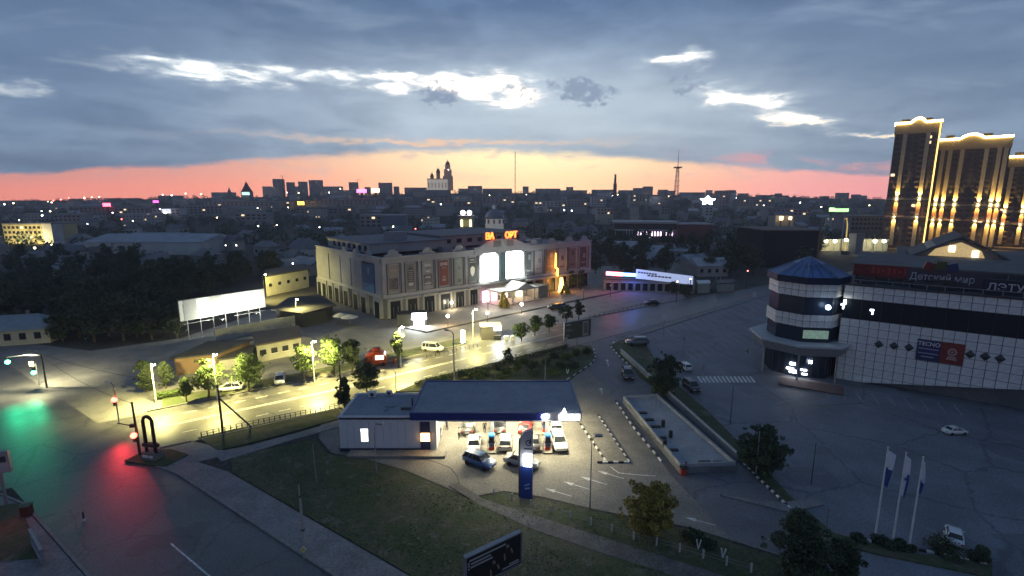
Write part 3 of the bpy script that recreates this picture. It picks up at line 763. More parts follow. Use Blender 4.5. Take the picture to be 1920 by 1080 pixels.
def car(label, px, py, heading, rgb, kind='sedan', scale=1.0, group=None, tail_on=False, head_on=False, name='parked_car', cat='car', loc=None):
    """heading: direction of the bonnet in degrees, counted from world X towards Y"""
    L, W, st, gl, zs, zr = KINDS[kind]; P = paint(rgb); w = W / 2
    p = loc if loc is not None else G(px, py)
    root = thing(name, label, cat, (p[0], p[1], .025), R(heading), group, scale)
    key = (kind, rgb)
    if key not in CARM:
        rings = []
        for x, zb, zt, k in st:
            h = w * k
            half = [(h * .80, zb), (h * .97, zb + .10), (h, zb + (zt - zb) * .55), (h * .975, zt - .05), (h * .88, zt)]
            rings.append([(x, -yy, zz) for yy, zz in half] + [(x, yy, zz) for yy, zz in half[::-1]])
        body = MB().loft([r[::-1] for r in rings]).mesh('body', P, True)
        bm = bmesh.new(); bm.from_mesh(body); bmesh.ops.recalc_face_normals(bm, faces=bm.faces); bm.to_mesh(body); bm.free()
        x0, x1, r0, r1 = gl; a, b = w * .90, w * .74
        gv = [(x0, -a, zs - .03), (x1, -a, zs - .03), (x1, a, zs - .03), (x0, a, zs - .03), (r0, -b, zr - .05), (r1, -b, zr - .05), (r1, b, zr - .05), (r0, b, zr - .05)]
        glass = MB().add(gv, [(3, 2, 1, 0), (4, 5, 6, 7), (0, 1, 5, 4), (1, 2, 6, 5), (2, 3, 7, 6), (3, 0, 4, 7)]).mesh('window', M_GLASSW)
        rf = MB(); rf.loft([[(r0 - .05, -b * .92, zr - .06), (r0 - .05, b * .92, zr - .06), (r0 + .05, b * .9, zr - .01), (r0 + .05, -b * .9, zr - .01)]] +
                           [[(x, -b * 1.02, zr - .07), (x, b * 1.02, zr - .07), (x, b * .85, zr + .005), (x, -b * .85, zr + .005)] for x in (r0 + .3, (r0 + r1) / 2, r1 - .2)] +
                           [[(r1 + .06, -b * .95, zr - .08), (r1 + .06, b * .95, zr - .08), (r1, b * .85, zr - .03), (r1, -b * .85, zr - .03)]])
        xm = (r0 + r1) / 2 + .05
        for sgn in (-1, 1):
            rf.tube([(x1, sgn * a * 1.0, zs - .03), (r1, sgn * b * 1.0, zr - .05)], .045, 5)
            rf.tube([(x0, sgn * a * 1.0, zs - .03), (r0, sgn * b * 1.0, zr - .05)], .07, 5)
            rf.tube([(xm, sgn * a * 1.01, zs - .03), (xm, sgn * b * 1.01, zr - .05)], .04, 5)
            if kind in ('suv', 'van', 'hatch'): rf.tube([(x0 + .75, sgn * a * 1.01, zs - .03), (r0 + .75, sgn * b * 1.01, zr - .05)], .05, 5)
        roof = rf.mesh('roof', P, False)
        tyre = MB(); rr = .31 if kind != 'suv' else .35
        tyre.lathe([(rr * .62, -.10), (rr * .97, -.10), (rr, -.05), (rr, .05), (rr * .97, .10), (rr * .62, .10)], 16)
        rim = MB().lathe([(rr * .2, -.085), (rr * .6, -.09), (rr * .6, .09), (rr * .2, .085)], 12)
        CARM[key] = (body, glass, roof, tyre.mesh('tyre', M_RUBBER, True), rim.mesh('rim', M_CHROME), rr)
    body, glass, roof, tyre, rim, rr = CARM[key]
    put('body', body, root); put('window', glass, root); put('roof', roof, root)
    for sx in (st[-1][0] * .62, st[0][0] * .60):
        for sy in (-1, 1):
            wh = put('wheel', tyre, root, (sx, sy * (w - .09), rr)); wh.rotation_euler = (R(90), 0, 0)
            put('rim', rim, wh)
    xf, zf = st[-1][0], st[-1][2]; xb, zb = st[0][0], st[0][2]
    for sy in (-1, 1):
        MB().box((xf - .10, sy * w * .62, zf - .02), (.22, .34, .15)).build('headlight', M_HEADON if head_on else M_HEADL, root)
        MB().box((xb + .09, sy * w * .70, zb + .02), (.20, .26, .18)).build('tail_light', M_TAILON if tail_on else M_TAIL, root)
        MB().box((gl[1] - .28, sy * (w + .06), zs + .06), (.10, .18, .12)).build('mirror', P, root)
    MB().box((xb - .01, 0, zb - .12), (.04, .52, .12)).build('number_plate', M_PLATE, root)
    return root
WH, SI, BK, GY = (.66, .67, .66), (.36, .36, .35), (.02, .022, .026), (.13, .135, .145)
car('white hatchback parked among the trees near the second street lamp', 432, 733, 195, WH, 'hatch', .95)
car('white car parked on the lit service lot, facing the lamp', 525, 717, 292, WH, 'hatch', .92)
car('white passenger van standing on the service lot beyond the red kiosk', 812, 658, -12, WH, 'van', .95, name='passenger_van', cat='van')
car('black car at the edge of the plaza below the arcade', 1043, 580, 8, BK, 'sedan', 1.1)
car('small white-roofed dark car at the plaza edge', 1055, 577, 10, GY, 'hatch', .9)
car('distant dark car with a pale bonnet on the road before the banner', 1222, 571, 188, BK, 'sedan', .95)
car('grey crossover turning off the main road by the kerb nose', 1194, 647, 184, GY, 'suv', 1.05, name='car')
car('black car driving down the lane between wall and hedge island', 1177, 707, -95, BK, 'hatch', 1.0, name='car', head_on=False)
car('white hatchback half hidden behind the dense tree by the zebra crossing', 1283, 692, 100, WH, 'hatch', .85)
car('dark truck-like car parked between dense tree and zebra crossing', 1296, 730, -82, BK, 'suv', .85)
car('white sedan alone in the middle of the dark parking lot', 1789, 813, 4, WH, 'sedan', .66)
car('white sedan parked nearest the flagpoles, seen from behind', 1788, 1012, 52, WH, 'sedan', .70)
# station customers
car('white sedan at the left pump, rear towards the forecourt', 889, 838, 92, WH, 'sedan', .95, 'cars at the filling station')
car('silver hatchback at the middle pump, rear towards the forecourt', 948, 836, 88, SI, 'hatch', .98, 'cars at the filling station')
car('dark blue crossover leaving the pumps, one headlamp lit', 899, 872, -34, (.03, .095, .24), 'suv', .88, 'cars at the filling station')
car('silver sedan driving past behind the station price pylon', 979, 872, -22, (.30, .30, .28), 'sedan', .95, 'cars at the filling station')
car('white crossover at the right pump, facing the forecourt', 1047, 836, -84, WH, 'suv', .92, 'cars at the filling station')
car('dark car at the pump half hidden behind the price pylon', 1000, 835, 90, GY, 'sedan', .9, 'cars at the filling station')
car('dark sedan in the back row under the canopy, behind the white sedan', 878, 806, 90, (.07, .07, .06), 'sedan', .95, 'cars at the filling station')
car('dark sedan in the back row under the canopy, behind the silver hatchback', 937, 804, 90, (.06, .06, .06), 'sedan', .95, 'cars at the filling station')
car('red car with lit brake lamps deep under the canopy', 986, 805, 80, (.42, .02, .015), 'hatch', .95, 'cars at the filling station', tail_on=True)
car('white van behind the white crossover at the right pump', 1040, 808, 92, WH, 'van', .95, 'cars at the filling station', name='passenger_van', cat='van')

# ------------------------------------------------------------------ people
M_SKIN = mat('skin', (.36, .22, .16), .6, var=0)
M_HAIR = mat('hair', (.03, .02, .015), .8, var=0)
def person(label, px, py, rz, top, legs, h=1.75, stride=.12, arm=.2):
    root = thing('person', label, 'person', G(px, py) + Vector((0, 0, .02)), rz, 'people under the station canopy')
    bm = bmesh.new(); layer = bm.verts.layers.skin.verify()
    def v(x, y, z, r):
        q = bm.verts.new((x, y, z)); q[layer].radius = (r, r); return q
    k = h / 1.75
    pel = v(0, 0, .92 * k, .13); sp = v(0, 0, 1.12 * k, .12); ch = v(0, .01, 1.32 * k, .14); nk = v(0, .01, 1.46 * k, .055); hd = v(0, .03, 1.57 * k, .085); tp = v(0, .02, 1.68 * k, .075)
    for a, b in ((pel, sp), (sp, ch), (ch, nk), (nk, hd), (hd, tp)): bm.edges.new((a, b))
    for s in (-1, 1):
        hp = v(s * .09, 0, .86 * k, .10); kn = v(s * .10, s * stride * .6, .48 * k, .062); an = v(s * .10, s * stride - .03, .09 * k, .042); ft = v(s * .11, s * stride + .14, .04, .04)
        for a, b in ((pel, hp), (hp, kn), (kn, an), (an, ft)): bm.edges.new((a, b))
        sh = v(s * .19, 0, 1.39 * k, .06); eb = v(s * .25, -.03, 1.12 * k, .045); wr = v(s * .24, arm * .6, .90 * k, .032); hn = v(s * .23, arm, .83 * k, .038)
        for a, b in ((ch, sh), (sh, eb), (eb, wr), (wr, hn)): bm.edges.new((a, b))
    pel[layer].use_root = True
    me = bpy.data.meshes.new('body'); bm.to_mesh(me); bm.free()
    o = bpy.data.objects.new('body', me); COL.objects.link(o)
    sk = o.modifiers.new('skin', 'SKIN'); ss = o.modifiers.new('sub', 'SUBSURF'); ss.levels = ss.render_levels = 1
    dg = bpy.context.evaluated_depsgraph_get(); me2 = bpy.data.meshes.new_from_object(o.evaluated_get(dg)); bpy.data.objects.remove(o)
    me2.materials.clear()
    for m in (top, legs, M_SKIN, M_HAIR): me2.materials.append(m)
    for f in me2.polygons:
        z = f.center.z / k; x = abs(f.center.x); f.use_smooth = True
        f.material_index = 2 if z > 1.44 else (1 if z < .95 and x < .19 else 0)
        if z < .92 and x > .2: f.material_index = 2
        if z > 1.62 or (z > 1.52 and f.center.y < 0): f.material_index = 3
    put('body', me2, root)
    return root
M_WSHIRT = mat('white_shirt', (.6, .58, .52), .8, var=0); M_DARKC = mat('dark_cloth', (.02, .02, .025), .9, var=0); M_DENIM = mat('denim', (.05, .06, .09), .9, var=0)
person('person in white shirt and dark trousers walking under the canopy', 861, 824, .4, M_WSHIRT, M_DARKC)
person('person in dark clothes standing near the shop corner', 826, 822, 1.2, M_DARKC, M_DENIM, 1.7)
person('person in white top standing beside the back-row sedan', 889, 811, 2.4, M_WSHIRT, M_DENIM, 1.7, .03)
person('person in dark jacket beside the left pump', 909, 812, 3.2, M_DARKC, M_DARKC, 1.72, .02)
person('person in dark trousers near the shop entrance, farthest left in the back', 838, 806, 2.0, M_DENIM, M_DARKC, 1.7, .1)
person('dark-dressed person before the arcade entrance beside the conical topiary', 936, 563, 0, M_DARKC, M_DARKC, 1.8)['group'] = 'people on the plaza'

# ------------------------------------------------------------------ filling station
def station():
    S = thing('filling_station_shop', 'low grey panelled filling station shop with a flat roof', 'shop', (0, 0, 0))
    MW = mat('shop_panel', (.55, .55, .57), .6, var=.06, scale=.5); MR = mat('roof_membrane', (.23, .25, .28), .85, var=.14, scale=.5, fine=.08, fscale=4)
    x0, x1, y0, y1, h = -20.6, -9.0, 55.2, 62.4, 4.3
    MB().box(((x0 + x1) / 2, (y0 + y1) / 2, h / 2 - .05), (x1 - x0 - .12, y1 - y0 - .12, h - .3)).build('wall', MW, S)
    for i in range(11):                                   # cladding panels of the long wall
        w = (x1 - 2.0 - x0) / 11
        MB().box((x0 + w * (i + .5), y0 + .02, h / 2 + .20), (w - .025, .10, h - .4)).build('wall_panel', MW, S)
    MB().box(((x0 + x1) / 2 - .8, y0 - .02, .22), (x1 - x0 - 1.4, .16, .42)).build('plinth', mat('dark_blue_trim', (.02, .025, .06), .5, var=0), S)
    MB().box(((x0 + x1) / 2, (y0 + y1) / 2, h - .09), (x1 - x0 - .3, y1 - y0 - .3, .14)).build('roof', MR, S)
    for c, d in ((((x0 + x1) / 2, y0 + .1, h - .02), (x1 - x0 + .2, .26, .42)), (((x0 + x1) / 2, y1 - .1, h - .02), (x1 - x0 + .2, .26, .42)), ((x0 + .1, (y0 + y1) / 2, h - .025), (.26, y1 - y0 - .3, .42))):
        MB().box(c, d).build('parapet', MW, S)
    MB().box((x1 - 1.35, y0 - .04, h / 2 - .1), (1.15, .2, h - .5)).build('blue_pilaster', mat('sign_blue', (.02, .03, .10), .4, var=0), S)
    MB().box((x1 - 1.35, y0 - .17, 1.9), (1.05, .10, 1.0)).build('sign', glow('sign_orange', (1.0, .50, .12), 7), S)['label'] = 'glowing orange and white sign'
    MB().box((x1 - 1.35, y0 - .235, 2.0), (.55, .02, .35)).build('sign', glow('sign_cream', (1, .93, .7), 9), S)
    w = MB().box((-17.6, y0 - .05, 2.1), (1.0, .10, 1.75)).build('window', mat('window_frame_white', (.7, .7, .7), .5, var=0), S)
    MB().box((-17.6, y0 - .11, 1.95), (.82, .03, 1.25)).build('pane', glow('window_lit', (.9, .86, .68), 1.1), w)
    MB().box((-17.6, y0 - .11, 2.78), (.82, .03, .26)).build('pane', glow('window_lit_top', (1, .97, .85), 3.0), w)
    for x, y, s in ((-18.3, 61.5, .9), (-16.2, 61.9, .7)):
        a = MB().box((x, y, h + .42), (s, s * .6, s * .8)).build('air_conditioner', M_WHITE, S)
        f = MB().lathe([(.02, 0), (s * .28, 0), (s * .28, .05), (.02, .05)], 14).build('fan', M_DSTEEL, a, loc=(x, y - s * .31, h + .42)); f.rotation_euler = (R(90), 0, 0)
    MB().tube([(-12.4, 58.2, h), (-12.4, 58.2, h + 1.2)], .09, 8).box((-13.0, 57.6, h + .12), (1.4, .35, .2)).build('roof_vent', M_DSTEEL, S)
    MB().box((-15.2, 58.5, h + .08), (1.2, .5, .12)).box((-15.5, 57.4, h + .06), (.5, .3, .1)).build('roof_hatch', MR, S)
    MB().box((-13.6, 54.25, .16), (11.5, 1.5, .3)).build('step', M_CONC, S)
    # canopy on its columns
    K = thing('station_canopy', 'flat-roofed blue-edged canopy over the fuel pumps', 'canopy', (0, 0, 0))
    cx0, cx1, cy0, cy1, zb, zt = -11.8, 8.0, 54.0, 64.3, 4.55, 5.45
    MB().box(((cx0 + cx1) / 2, (cy0 + cy1) / 2, (zb + zt) / 2), (cx1 - cx0 - .3, cy1 - cy0 - .3, zt - zb - .12)).build('roof', MR, K)
    BL = mat('fascia_blue', (.018, .032, .17), .35, var=.08, spec=.5)
    MB().box(((cx0 + cx1 - 4.2) / 2, cy0, (zb + zt) / 2 + .06), (cx1 - cx0 - 4.2, .24, zt - zb)).build('fascia', BL, K)
    MB().box((cx1 - 2.1, cy0, (zb + zt) / 2 + .06), (4.2, .24, zt - zb)).build('fascia', mat('fascia_grey', (.30, .31, .33), .4, var=.05), K)
    MB().box(((cx0 + cx1) / 2, cy1, (zb + zt) / 2 + .06), (cx1 - cx0, .24, zt - zb)).build('fascia', BL, K)
    for x in (cx0 + .02, cx1 - .02): MB().box((x, (cy0 + cy1) / 2, (zb + zt) / 2 + .055), (.24, cy1 - cy0 - .26, zt - zb)).build('fascia', BL if x < 0 else MR, K)
    MB().box(((cx0 + cx1) / 2, cy0 - .02, zb - .02), (cx1 - cx0, .34, .10)).build('soffit_trim', M_WHITE, K)
    MB().box(((cx0 + cx1) / 2, (cy0 + cy1) / 2, zb + .02), (cx1 - cx0 - .5, cy1 - cy0 - .5, .05)).build('soffit', mat('soffit_white', (.7, .7, .68), .6, var=0), K)
    GL = glow('canopy_sign_white', (1, 1, .98), 14)
    g = MB(); g.box((cx1 - 1.35, cy0 - .16, 5.0), (2.3, .08, .55)); g.build('sign', GL, K)['label'] = 'glowing white name board'
    MB().add([(cx1 - 2.6, cy0 - .16, 5.1), (cx1 - 1.7, cy0 - .16, 5.1), (cx1 - 1.75, cy0 - .16, 5.6), (cx1 - 1.95, cy0 - .16, 6.1), (cx1 - 2.2, cy0 - .16, 5.6),
              (cx1 - 2.6, cy0 - .1, 5.1), (cx1 - 1.7, cy0 - .1, 5.1), (cx1 - 1.75, cy0 - .1, 5.6), (cx1 - 1.95, cy0 - .1, 6.1), (cx1 - 2.2, cy0 - .1, 5.6)],
             [(0, 1, 2, 3, 4), (9, 8, 7, 6, 5), (0, 5, 6, 1), (1, 6, 7, 2), (2, 7, 8, 3), (3, 8, 9, 4), (4, 9, 5, 0)]).build('flame_emblem', GL, K)
    MB().ball((cx1 - 4.3, cy0 - .13, 5.05), .30, 10, 6).ball((cx1 - 3.95, cy0 - .13, 5.1), .24, 10, 6).box((cx1 - 4.15, cy0 - .13, 4.8), (.25, .1, .3)).build('bonus_emblem', GL, K)
    for x, y in ((-2.45, 56.6), (4.3, 56.6), (-2.45, 61.5), (4.3, 61.5)):
        c = MB().box((x, y, 2.3), (.46, .46, 4.6)).build('column', mat('column_grey', (.42, .43, .44), .4, var=.06), K)
        MB().box((x, y - .02, .35), (.54, .54, .5)).build('guard', mat('pump_red', (.45, .03, .02), .4, var=0), c)
    for i, x in enumerate((-9.2, -5.6, -.6, 1.8, 6.0)):
        for j, y in enumerate((55.8, 59.2, 62.6)):
            lp = MB().box((x, y, zb - .035), (.9, .9, .06)).build('lamp_panel', glow('canopy_lamp', (1, .96, .80), 12), K)
            if (i + j) % 2 == 0: area('canopy_light', K, (x, y, zb - .10), (x, y, 0), .9, .9, 520, (1, .88, .55))
    for k, (x, y, l) in enumerate(((-2.45, 55.3, 'left'), (4.3, 55.3, 'right'), (-2.45, 60.0, 'left back'), (4.3, 60.0, 'right back'))):
        p = thing('fuel_pump', 'blue-topped fuel pump on the %s island under the canopy' % l, 'fuel pump', (x, y, .02), 0, 'fuel pumps')
        MB().box((0, .1, .10), (1.0, 1.9, .2)).build('island', M_CONC, p)
        MB().box((0, 0, 1.1), (.62, .5, 1.8)).build('cabinet', mat('pump_blue', (.03, .08, .22), .35, var=0), p)
        MB().box((0, -.26, 1.45), (.5, .03, .6)).build('screen', mat('pump_screen', (.02, .02, .03), .2, var=0), p)
        MB().box((0, 0, 2.08), (.72, .56, .2)).build('cap', mat('pump_cap', (.05, .25, .55), .35, var=0, emis=(.1, .45, 1.0), es=.5), p)
        MB().box((0, -.02, .42), (.66, .53, .42)).build('base', mat('pump_red', (.45, .03, .02), .4, var=0), p)
        for s in (-1, 1):
            h = MB().tube([(s * .36, -.1, 1.7), (s * .55, -.15, 1.2), (s * .5, -.15, .6), (s * .34, -.1, .8)], .025, 6).build('hose', M_RUBBER, p)
            MB().box((s * .36, -.1, 1.2), (.1, .25, .3)).build('nozzle', M_DSTEEL, h)
    # pylon
    P = thing('price_pylon', 'tall narrow price pylon, grey above and blue below, white price digits lit', 'pylon', G(987, 934) + Vector((0, 0, .1)), R(-8))
    def rounded(w, h0, h1): return [(-w, h0), (w, h0), (w, h1)] + [(w - 2 * w * (1 - math.cos(R(a))) , h1 - .9 + .9 * math.sin(R(a)) - .0) if False else (-w + 2 * w * (1 - math.sin(R(a))), h1 - .95 * (1 - math.cos(R(a)))) for a in (20, 40, 60, 80, 90)]
    MB().slab(rounded(.62, 3.5, 7.4), -.22, .22).build('upper_panel', mat('pylon_grey', (.30, .31, .34), .4, var=.05), P, fix=True)
    MB().box((0, 0, 1.75), (1.24, .44, 3.5)).build('lower_panel', mat('pylon_blue', (.018, .045, .20), .35, var=.08), P)
    MB().box((-.70, 0, 3.2), (.16, .5, 6.2)).build('side_fin', mat('pylon_dark', (.035, .04, .055), .4, var=0), P)
    DG = glow('digit_white', (1, 1, 1), 16)
    for k in range(4): MB().box((.12, -.245, 4.75 - .36 * k), (.80 - .06 * (k % 2), .05, .24)).build('price_row', DG, P)
    nav = mat('navy_print', (.02, .025, .07), .4, var=0)
    em = MB()
    for a in range(60, 360, 20):
        t, u = R(a), R(a + 20); em.add([(.20 + .30 * math.cos(t), -.228, 6.05 + .34 * math.sin(t)), (.20 + .30 * math.cos(u), -.228, 6.05 + .34 * math.sin(u)), (.20 + .19 * math.cos(u), -.228, 6.05 + .22 * math.sin(u)), (.20 + .19 * math.cos(t), -.228, 6.05 + .22 * math.sin(t))], [(0, 1, 2, 3)])
    em.add([(.20, -.228, 6.0), (.50, -.228, 6.0), (.50, -.228, 6.12), (.42, -.228, 6.7), (.33, -.228, 6.35), (.20, -.228, 6.12)], [(0, 1, 2, 3, 4, 5)])
    em.build('emblem', nav, P)
    MB().box((.16, -.23, 5.42), (.78, .02, .14)).build('text_line', nav, P)
    lt = mat('pale_blue_print', (.25, .40, .65), .4, var=0)
    MB().add([(-.2, -.226, 1.35), (.3, -.226, 1.55), (.35, -.226, 1.7), (-.15, -.226, 1.5)], [(0, 1, 2, 3)]).add([(-.15, -.226, 1.0), (.35, -.226, 1.12), (.4, -.226, 1.25), (-.1, -.226, 1.18)], [(0, 1, 2, 3)]).build('arrow_emblem', lt, P)
    point('digit_light', P, (.1, -.7, 4.2), 60, (1, 1, 1), .3)
    # air and water bollard
    b = thing('red_service_post', 'small red service post at the corner of the low flat-roofed building', 'service post', G(1281, 890), 0, None, .75)
    MB().box((0, 0, .5), (.9, .6, 1.0)).build('cabinet', mat('post_red', (.40, .05, .03), .5, var=.1), b); MB().box((0, -.05, 1.15), (1.1, .7, .12)).build('lid', M_DSTEEL, b)
    MB().tube([(.3, 0, 1.2), (.3, 0, 1.9)], .05, 6).ball((.3, 0, 1.95), .16).build('gauge', M_DSTEEL, b)
station()

# ------------------------------------------------------------------ low flat-roofed building inside its walls
def low_building():
    B = thing('low_flat_building', 'long low flat-roofed building with pale roof and vents between lane and tree strip', 'building', (0, 0, 0))
    h = 1.15
    q = [V2(G(1166, 752)), V2(G(1272, 886)), V2(G(1378, 882)), V2(G(1370, 862)), V2(G(1228, 748))]
    q = [V2(G(1168, 756)), V2(G(1274, 888)), V2(G(1379, 884)), V2(G(1232, 752))]
    MS = mat('pale_roof', (.29, .31, .325), .85, var=.16, scale=.5, fine=.1, fscale=5); MWL = mat('site_wall', (.30, .31, .32), .85, var=.2, scale=.8)
    MB().prism([tuple(p) for p in q], 0, h - .4).build('roof', MS, B)
    for i in range(4):
        a, b = q[i], q[(i + 1) % 4]; d = (b - a).normalized(); n = V2((-d.y, d.x))
        L = (b - a).length; m = max(1, int(L / 3.2))
        for k in range(m):
            s, e = a + d * (L * k / m + .02), a + d * (L * (k + 1) / m - .02)
            MB().prism([tuple(p) for p in (s, e, e + n * .22, s + n * .22)], 0, h + (.003 * (i % 2))).build('wall_panel', MWL, B)
    for x, y, s in ((1205, 775, .8), (1216, 788, .9), (1228, 801, .9), (1240, 822, .8), (1262, 845, .8), (1322, 868, .9), (1346, 868, .7)):
        p = G(x, y, h - .4); MB().box((p.x, p.y, p.z + .10), (1.5 * s, .5 * s, .2)).build('roof_hatch', M_DSTEEL, B)
    for x, y in ((1243, 800), (1257, 820), (1246, 838)):
        p = G(x, y, h - .4); MB().box((p.x, p.y, p.z + .45), (.42, .3, .9)).build('vent', M_DSTEEL, B)
    for x in (1222, 1230, 1238):
        p = G(x, 762, h - .4); MB().tube([(p.x, p.y, p.z), (p.x, p.y, p.z + 1.4)], .05, 6).build('pipe', M_STEEL, B)
    w = thing('concrete_wall', 'long low pale concrete wall dividing the lane from the tree strip', 'wall', (0, 0, 0))
    a, b = V2(G(1163, 664)), V2(G(1381, 866)); d = (b - a).normalized(); n = V2((-d.y, d.x)); L = (b - a).length; m = 24
    for k in range(m):
        s, e = a + d * (L * k / m + .01), a + d * (L * (k + 1) / m - .01)
        pn = MB().prism([tuple(p) for p in (s, e, e + n * .18, s + n * .18)], 0, 1.0).build('wall_panel', mat('pale_wall', (.34, .335, .31), .85, var=.2, scale=.7), w)
        MB().prism([tuple(p) for p in (s - n * .06, e - n * .06, e + n * .24, s + n * .24)], 1.0, 1.08).build('coping', mat('coping_pale', (.42, .42, .40), .8, var=.15), pn)
low_building()

# ------------------------------------------------------------------ lamps, poles, signals, signs
LAMP_Y = (1.0, .87, .30)
M_LAMPON = glow('street_lamp_lit', (1, .97, .55), 40)
def street_lamp(label, px, py, h, arm, watts, name='street_lamp', pole=None, lit=True, target=None, color=LAMP_Y, r=.10):
    p = G(px, py); root = thing(name, label, 'street lamp', p, 0)
    MB().tube([(0, 0, 0), (0, 0, .9), (0, 0, .92), (0, 0, h - .4), (arm[0] * .35, arm[1] * .35, h), (arm[0], arm[1], h + .15)], [r * 1.5, r * 1.4, r, r * .7, r * .6, r * .5], 8).build('pole', pole or M_STEEL, root)
    hd = MB().box((arm[0] * 1.25, arm[1] * 1.25, h + .17), (.75, .34, .16), math.atan2(arm[1], arm[0])).build('lamp_head', M_STEEL, root)
    a = math.atan2(arm[1], arm[0])
    if lit:
        MB().ball((arm[0] * 1.25, arm[1] * 1.25, h + .02), .30, 10, 6, .6).build('lamp', M_LAMPON, hd)
        t = target or (arm[0] * 3, arm[1] * 3, 0)
        spot('lamp_light', root, (arm[0] * 1.25, arm[1] * 1.25, h - .25), t, watts * 1.2, color, 164, .4, .2)
    else:
        MB().box((arm[0] * 1.25, arm[1] * 1.25, h + .07), (.6, .26, .05), a).build('lens', M_WHITE, hd)
    return root
for px, py, h, w, l in ((293, 756, 6.2, 9000, 'lit white street lamp beside the low hedge, leftmost of the row'), (408, 748, 7.2, 9000, 'lit street lamp rising behind the yellow-green tree'),
                        (590, 717, 7.2, 13000, 'white lamp post between the slim tree and the tallest tree'), (752, 688, 7.6, 12000, 'white lamp post beside the thin lit tree'), (887, 643, 7.4, 7500, 'brightest street lamp, beside the white advertising column')):
    street_lamp(l, px, py, h, (.6, -.5), w, pole=M_WHITE, target=(.6, .8, 0))
street_lamp('lit lamp post behind the dark pavilion roofs', 557, 606, 6.0, (.5, -.4), 3500, pole=M_STEEL)
street_lamp('lamp post lighting the yellow wall left of the arcade building', 497, 566, 8.0, (.5, .3), 9000, pole=M_STEEL, target=(5, 6, 3))
street_lamp('unlit lamp post standing before the station shop', 706, 888, 5.8, (.5, -.1), 0, lit=False, r=.06)
street_lamp('unlit lamp post in the grass strip right of the price pylon', 1106, 955, 7.6, (.5, 0), 0, lit=False, r=.06)
street_lamp('concrete lamp post with curved arm behind the station roof', 852, 716, 8.6, (-.9, .3), 0, lit=False, pole=M_CONCP, r=.13)
street_lamp('tall grey lamp post left of the olive billboard', 1057, 648, 6.8, (.2, .1), 0, lit=False, r=.08)
street_lamp('pale lamp post in front of the dense tree by the zebra crossing', 1262, 744, 5.4, (-.4, 0), 0, lit=False, pole=M_CONCP, r=.07)

def plain_pole(label, px, py, h, r=.08, m=None, name='utility_pole', tilt=(0, 0), brace=None, cross=False):
    root = thing(name, label, 'pole', G(px, py), 0)
    MB().tube([(0, 0, -.1), (tilt[0], tilt[1], h)], [r * 1.25, r * .8], 8).build('post', m or M_STEEL, root)
    MB().tube([(tilt[0], tilt[1], h - .02), (tilt[0], tilt[1], h + .12)], [r * .9, r * .4], 8).build('cap', M_DSTEEL, root)
    if brace: MB().tube([(tilt[0] * .75, tilt[1] * .75, h * .75), (brace[0], brace[1], 0)], r * .8, 8).build('brace', m or M_STEEL, root)
    if cross: MB().box((tilt[0] * .9, tilt[1] * .9, h * .9), (1.6, .1, .1)).build('cross_arm', M_DSTEEL, root)
    return root
b1 = G(472, 801) - G(418, 812)
plain_pole('dark braced pole beside the main road, left of the grass strip', 418, 812, 6.4, .13, M_DSTEEL, brace=(b1.x, b1.y))
plain_pole('dark pole rising from the shrubby tree behind the shop', 641, 757, 6.4, .11, M_DSTEEL)
plain_pole('thin pale pole at the road edge behind the shop roof', 743, 735, 3.2, .05)
plain_pole('thin grey pole behind the canopy near the hedge island', 1022, 716, 4.2, .06)
plain_pole('thin bare pole standing in the field left of the shop lamp', 594, 906, 4.6, .05, tilt=(-.15, 0))
plain_pole('thin dark pole in the parking lot below the zebra crossing', 1369, 796, 5.4, .05, M_DSTEEL)
plain_pole('leaning pale pole beside the round bushy tree', 1417, 890, 5.2, .07, M_CONCP)
plain_pole('thin dark pole in the lot right of the round bushy tree', 1521, 908, 4.6, .04, M_DSTEEL)
plain_pole('pale thin post by the large dark tree at the bottom right', 1545, 1022, 3.4, .05)
plain_pole('short leaning white post beside the white sedan', 1769, 1022, 1.3, .09, M_WHITE, tilt=(.12, .3))
plain_pole('pole with brace among trees left of the big white billboard', 262, 612, 6.5, .12, M_CONCP, brace=(5.2, -5.5))
plain_pole('wooden pole with strut beside the parking lot behind the banner', 1349, 545, 8.5, .14, M_CONCP, brace=(-3.5, 0))
# priority-road sign pole in the foreground field
root = plain_pole('concrete pole carrying a yellow diamond priority sign, in the near field', 572, 1046, 5.6, .12, M_CONCP, tilt=(-.05, .1))
MB().lathe([(.16, 0), (.20, .05), (.16, .1)], 8).build('clamp', M_DSTEEL, root, loc=(0, 0, 2.6))
sg = MB().box((0, 0, 0), (.42, .03, .42)).build('sign', M_WHITE, root, loc=(0, -.2, .95)); sg.rotation_euler = (0, R(45), 0)
MB().box((0, 0, 0), (.32, .03, .32)).build('sign_centre', mat('sign_yellow', (.55, .42, .05), .5, var=0), sg, loc=(0, -.012, 0))
plain_pole('short pole stub directly beside the priority sign pole', 563, 945, 2.2, .07, M_CONCP)

M_HOUS = mat('signal_housing', (.015, .015, .016), .5, var=0)
M_RED, M_GRN, M_YEL = glow('signal_red', (1, .06, .04), 8), glow('signal_green', (.10, 1, .55), 5), glow('signal_yellow', (.9, 1, .45), 5)
def signal(root, loc, on, rz=0.0, boost=1.0):
    h = MB().box((0, 0, 0), (.36, .28, 1.05)).build('signal_housing', M_HOUS, root, loc=loc, rz=rz)
    for k, c in enumerate(('r', 'y', 'g')):
        z = .34 - .34 * k; lit = c == on
        m = {'r': M_RED, 'y': M_YEL, 'g': M_GRN}[c] if lit else mat('lens_dark', (.03, .03, .03), .3, var=0)
        MB().ball((0, -.22 if lit else -.15, z), .34 if lit else .12, 10, 6).build('lens', m, h)
        if lit:
            spot('signal_light', h, (0, -.6, z), (0, -20, z - 2.8), 9000 * boost, {'r': (1, .04, .05), 'y': (1, .9, .3), 'g': (.03, 1, .42)}[c], 52, 1.0, .15)
    return h
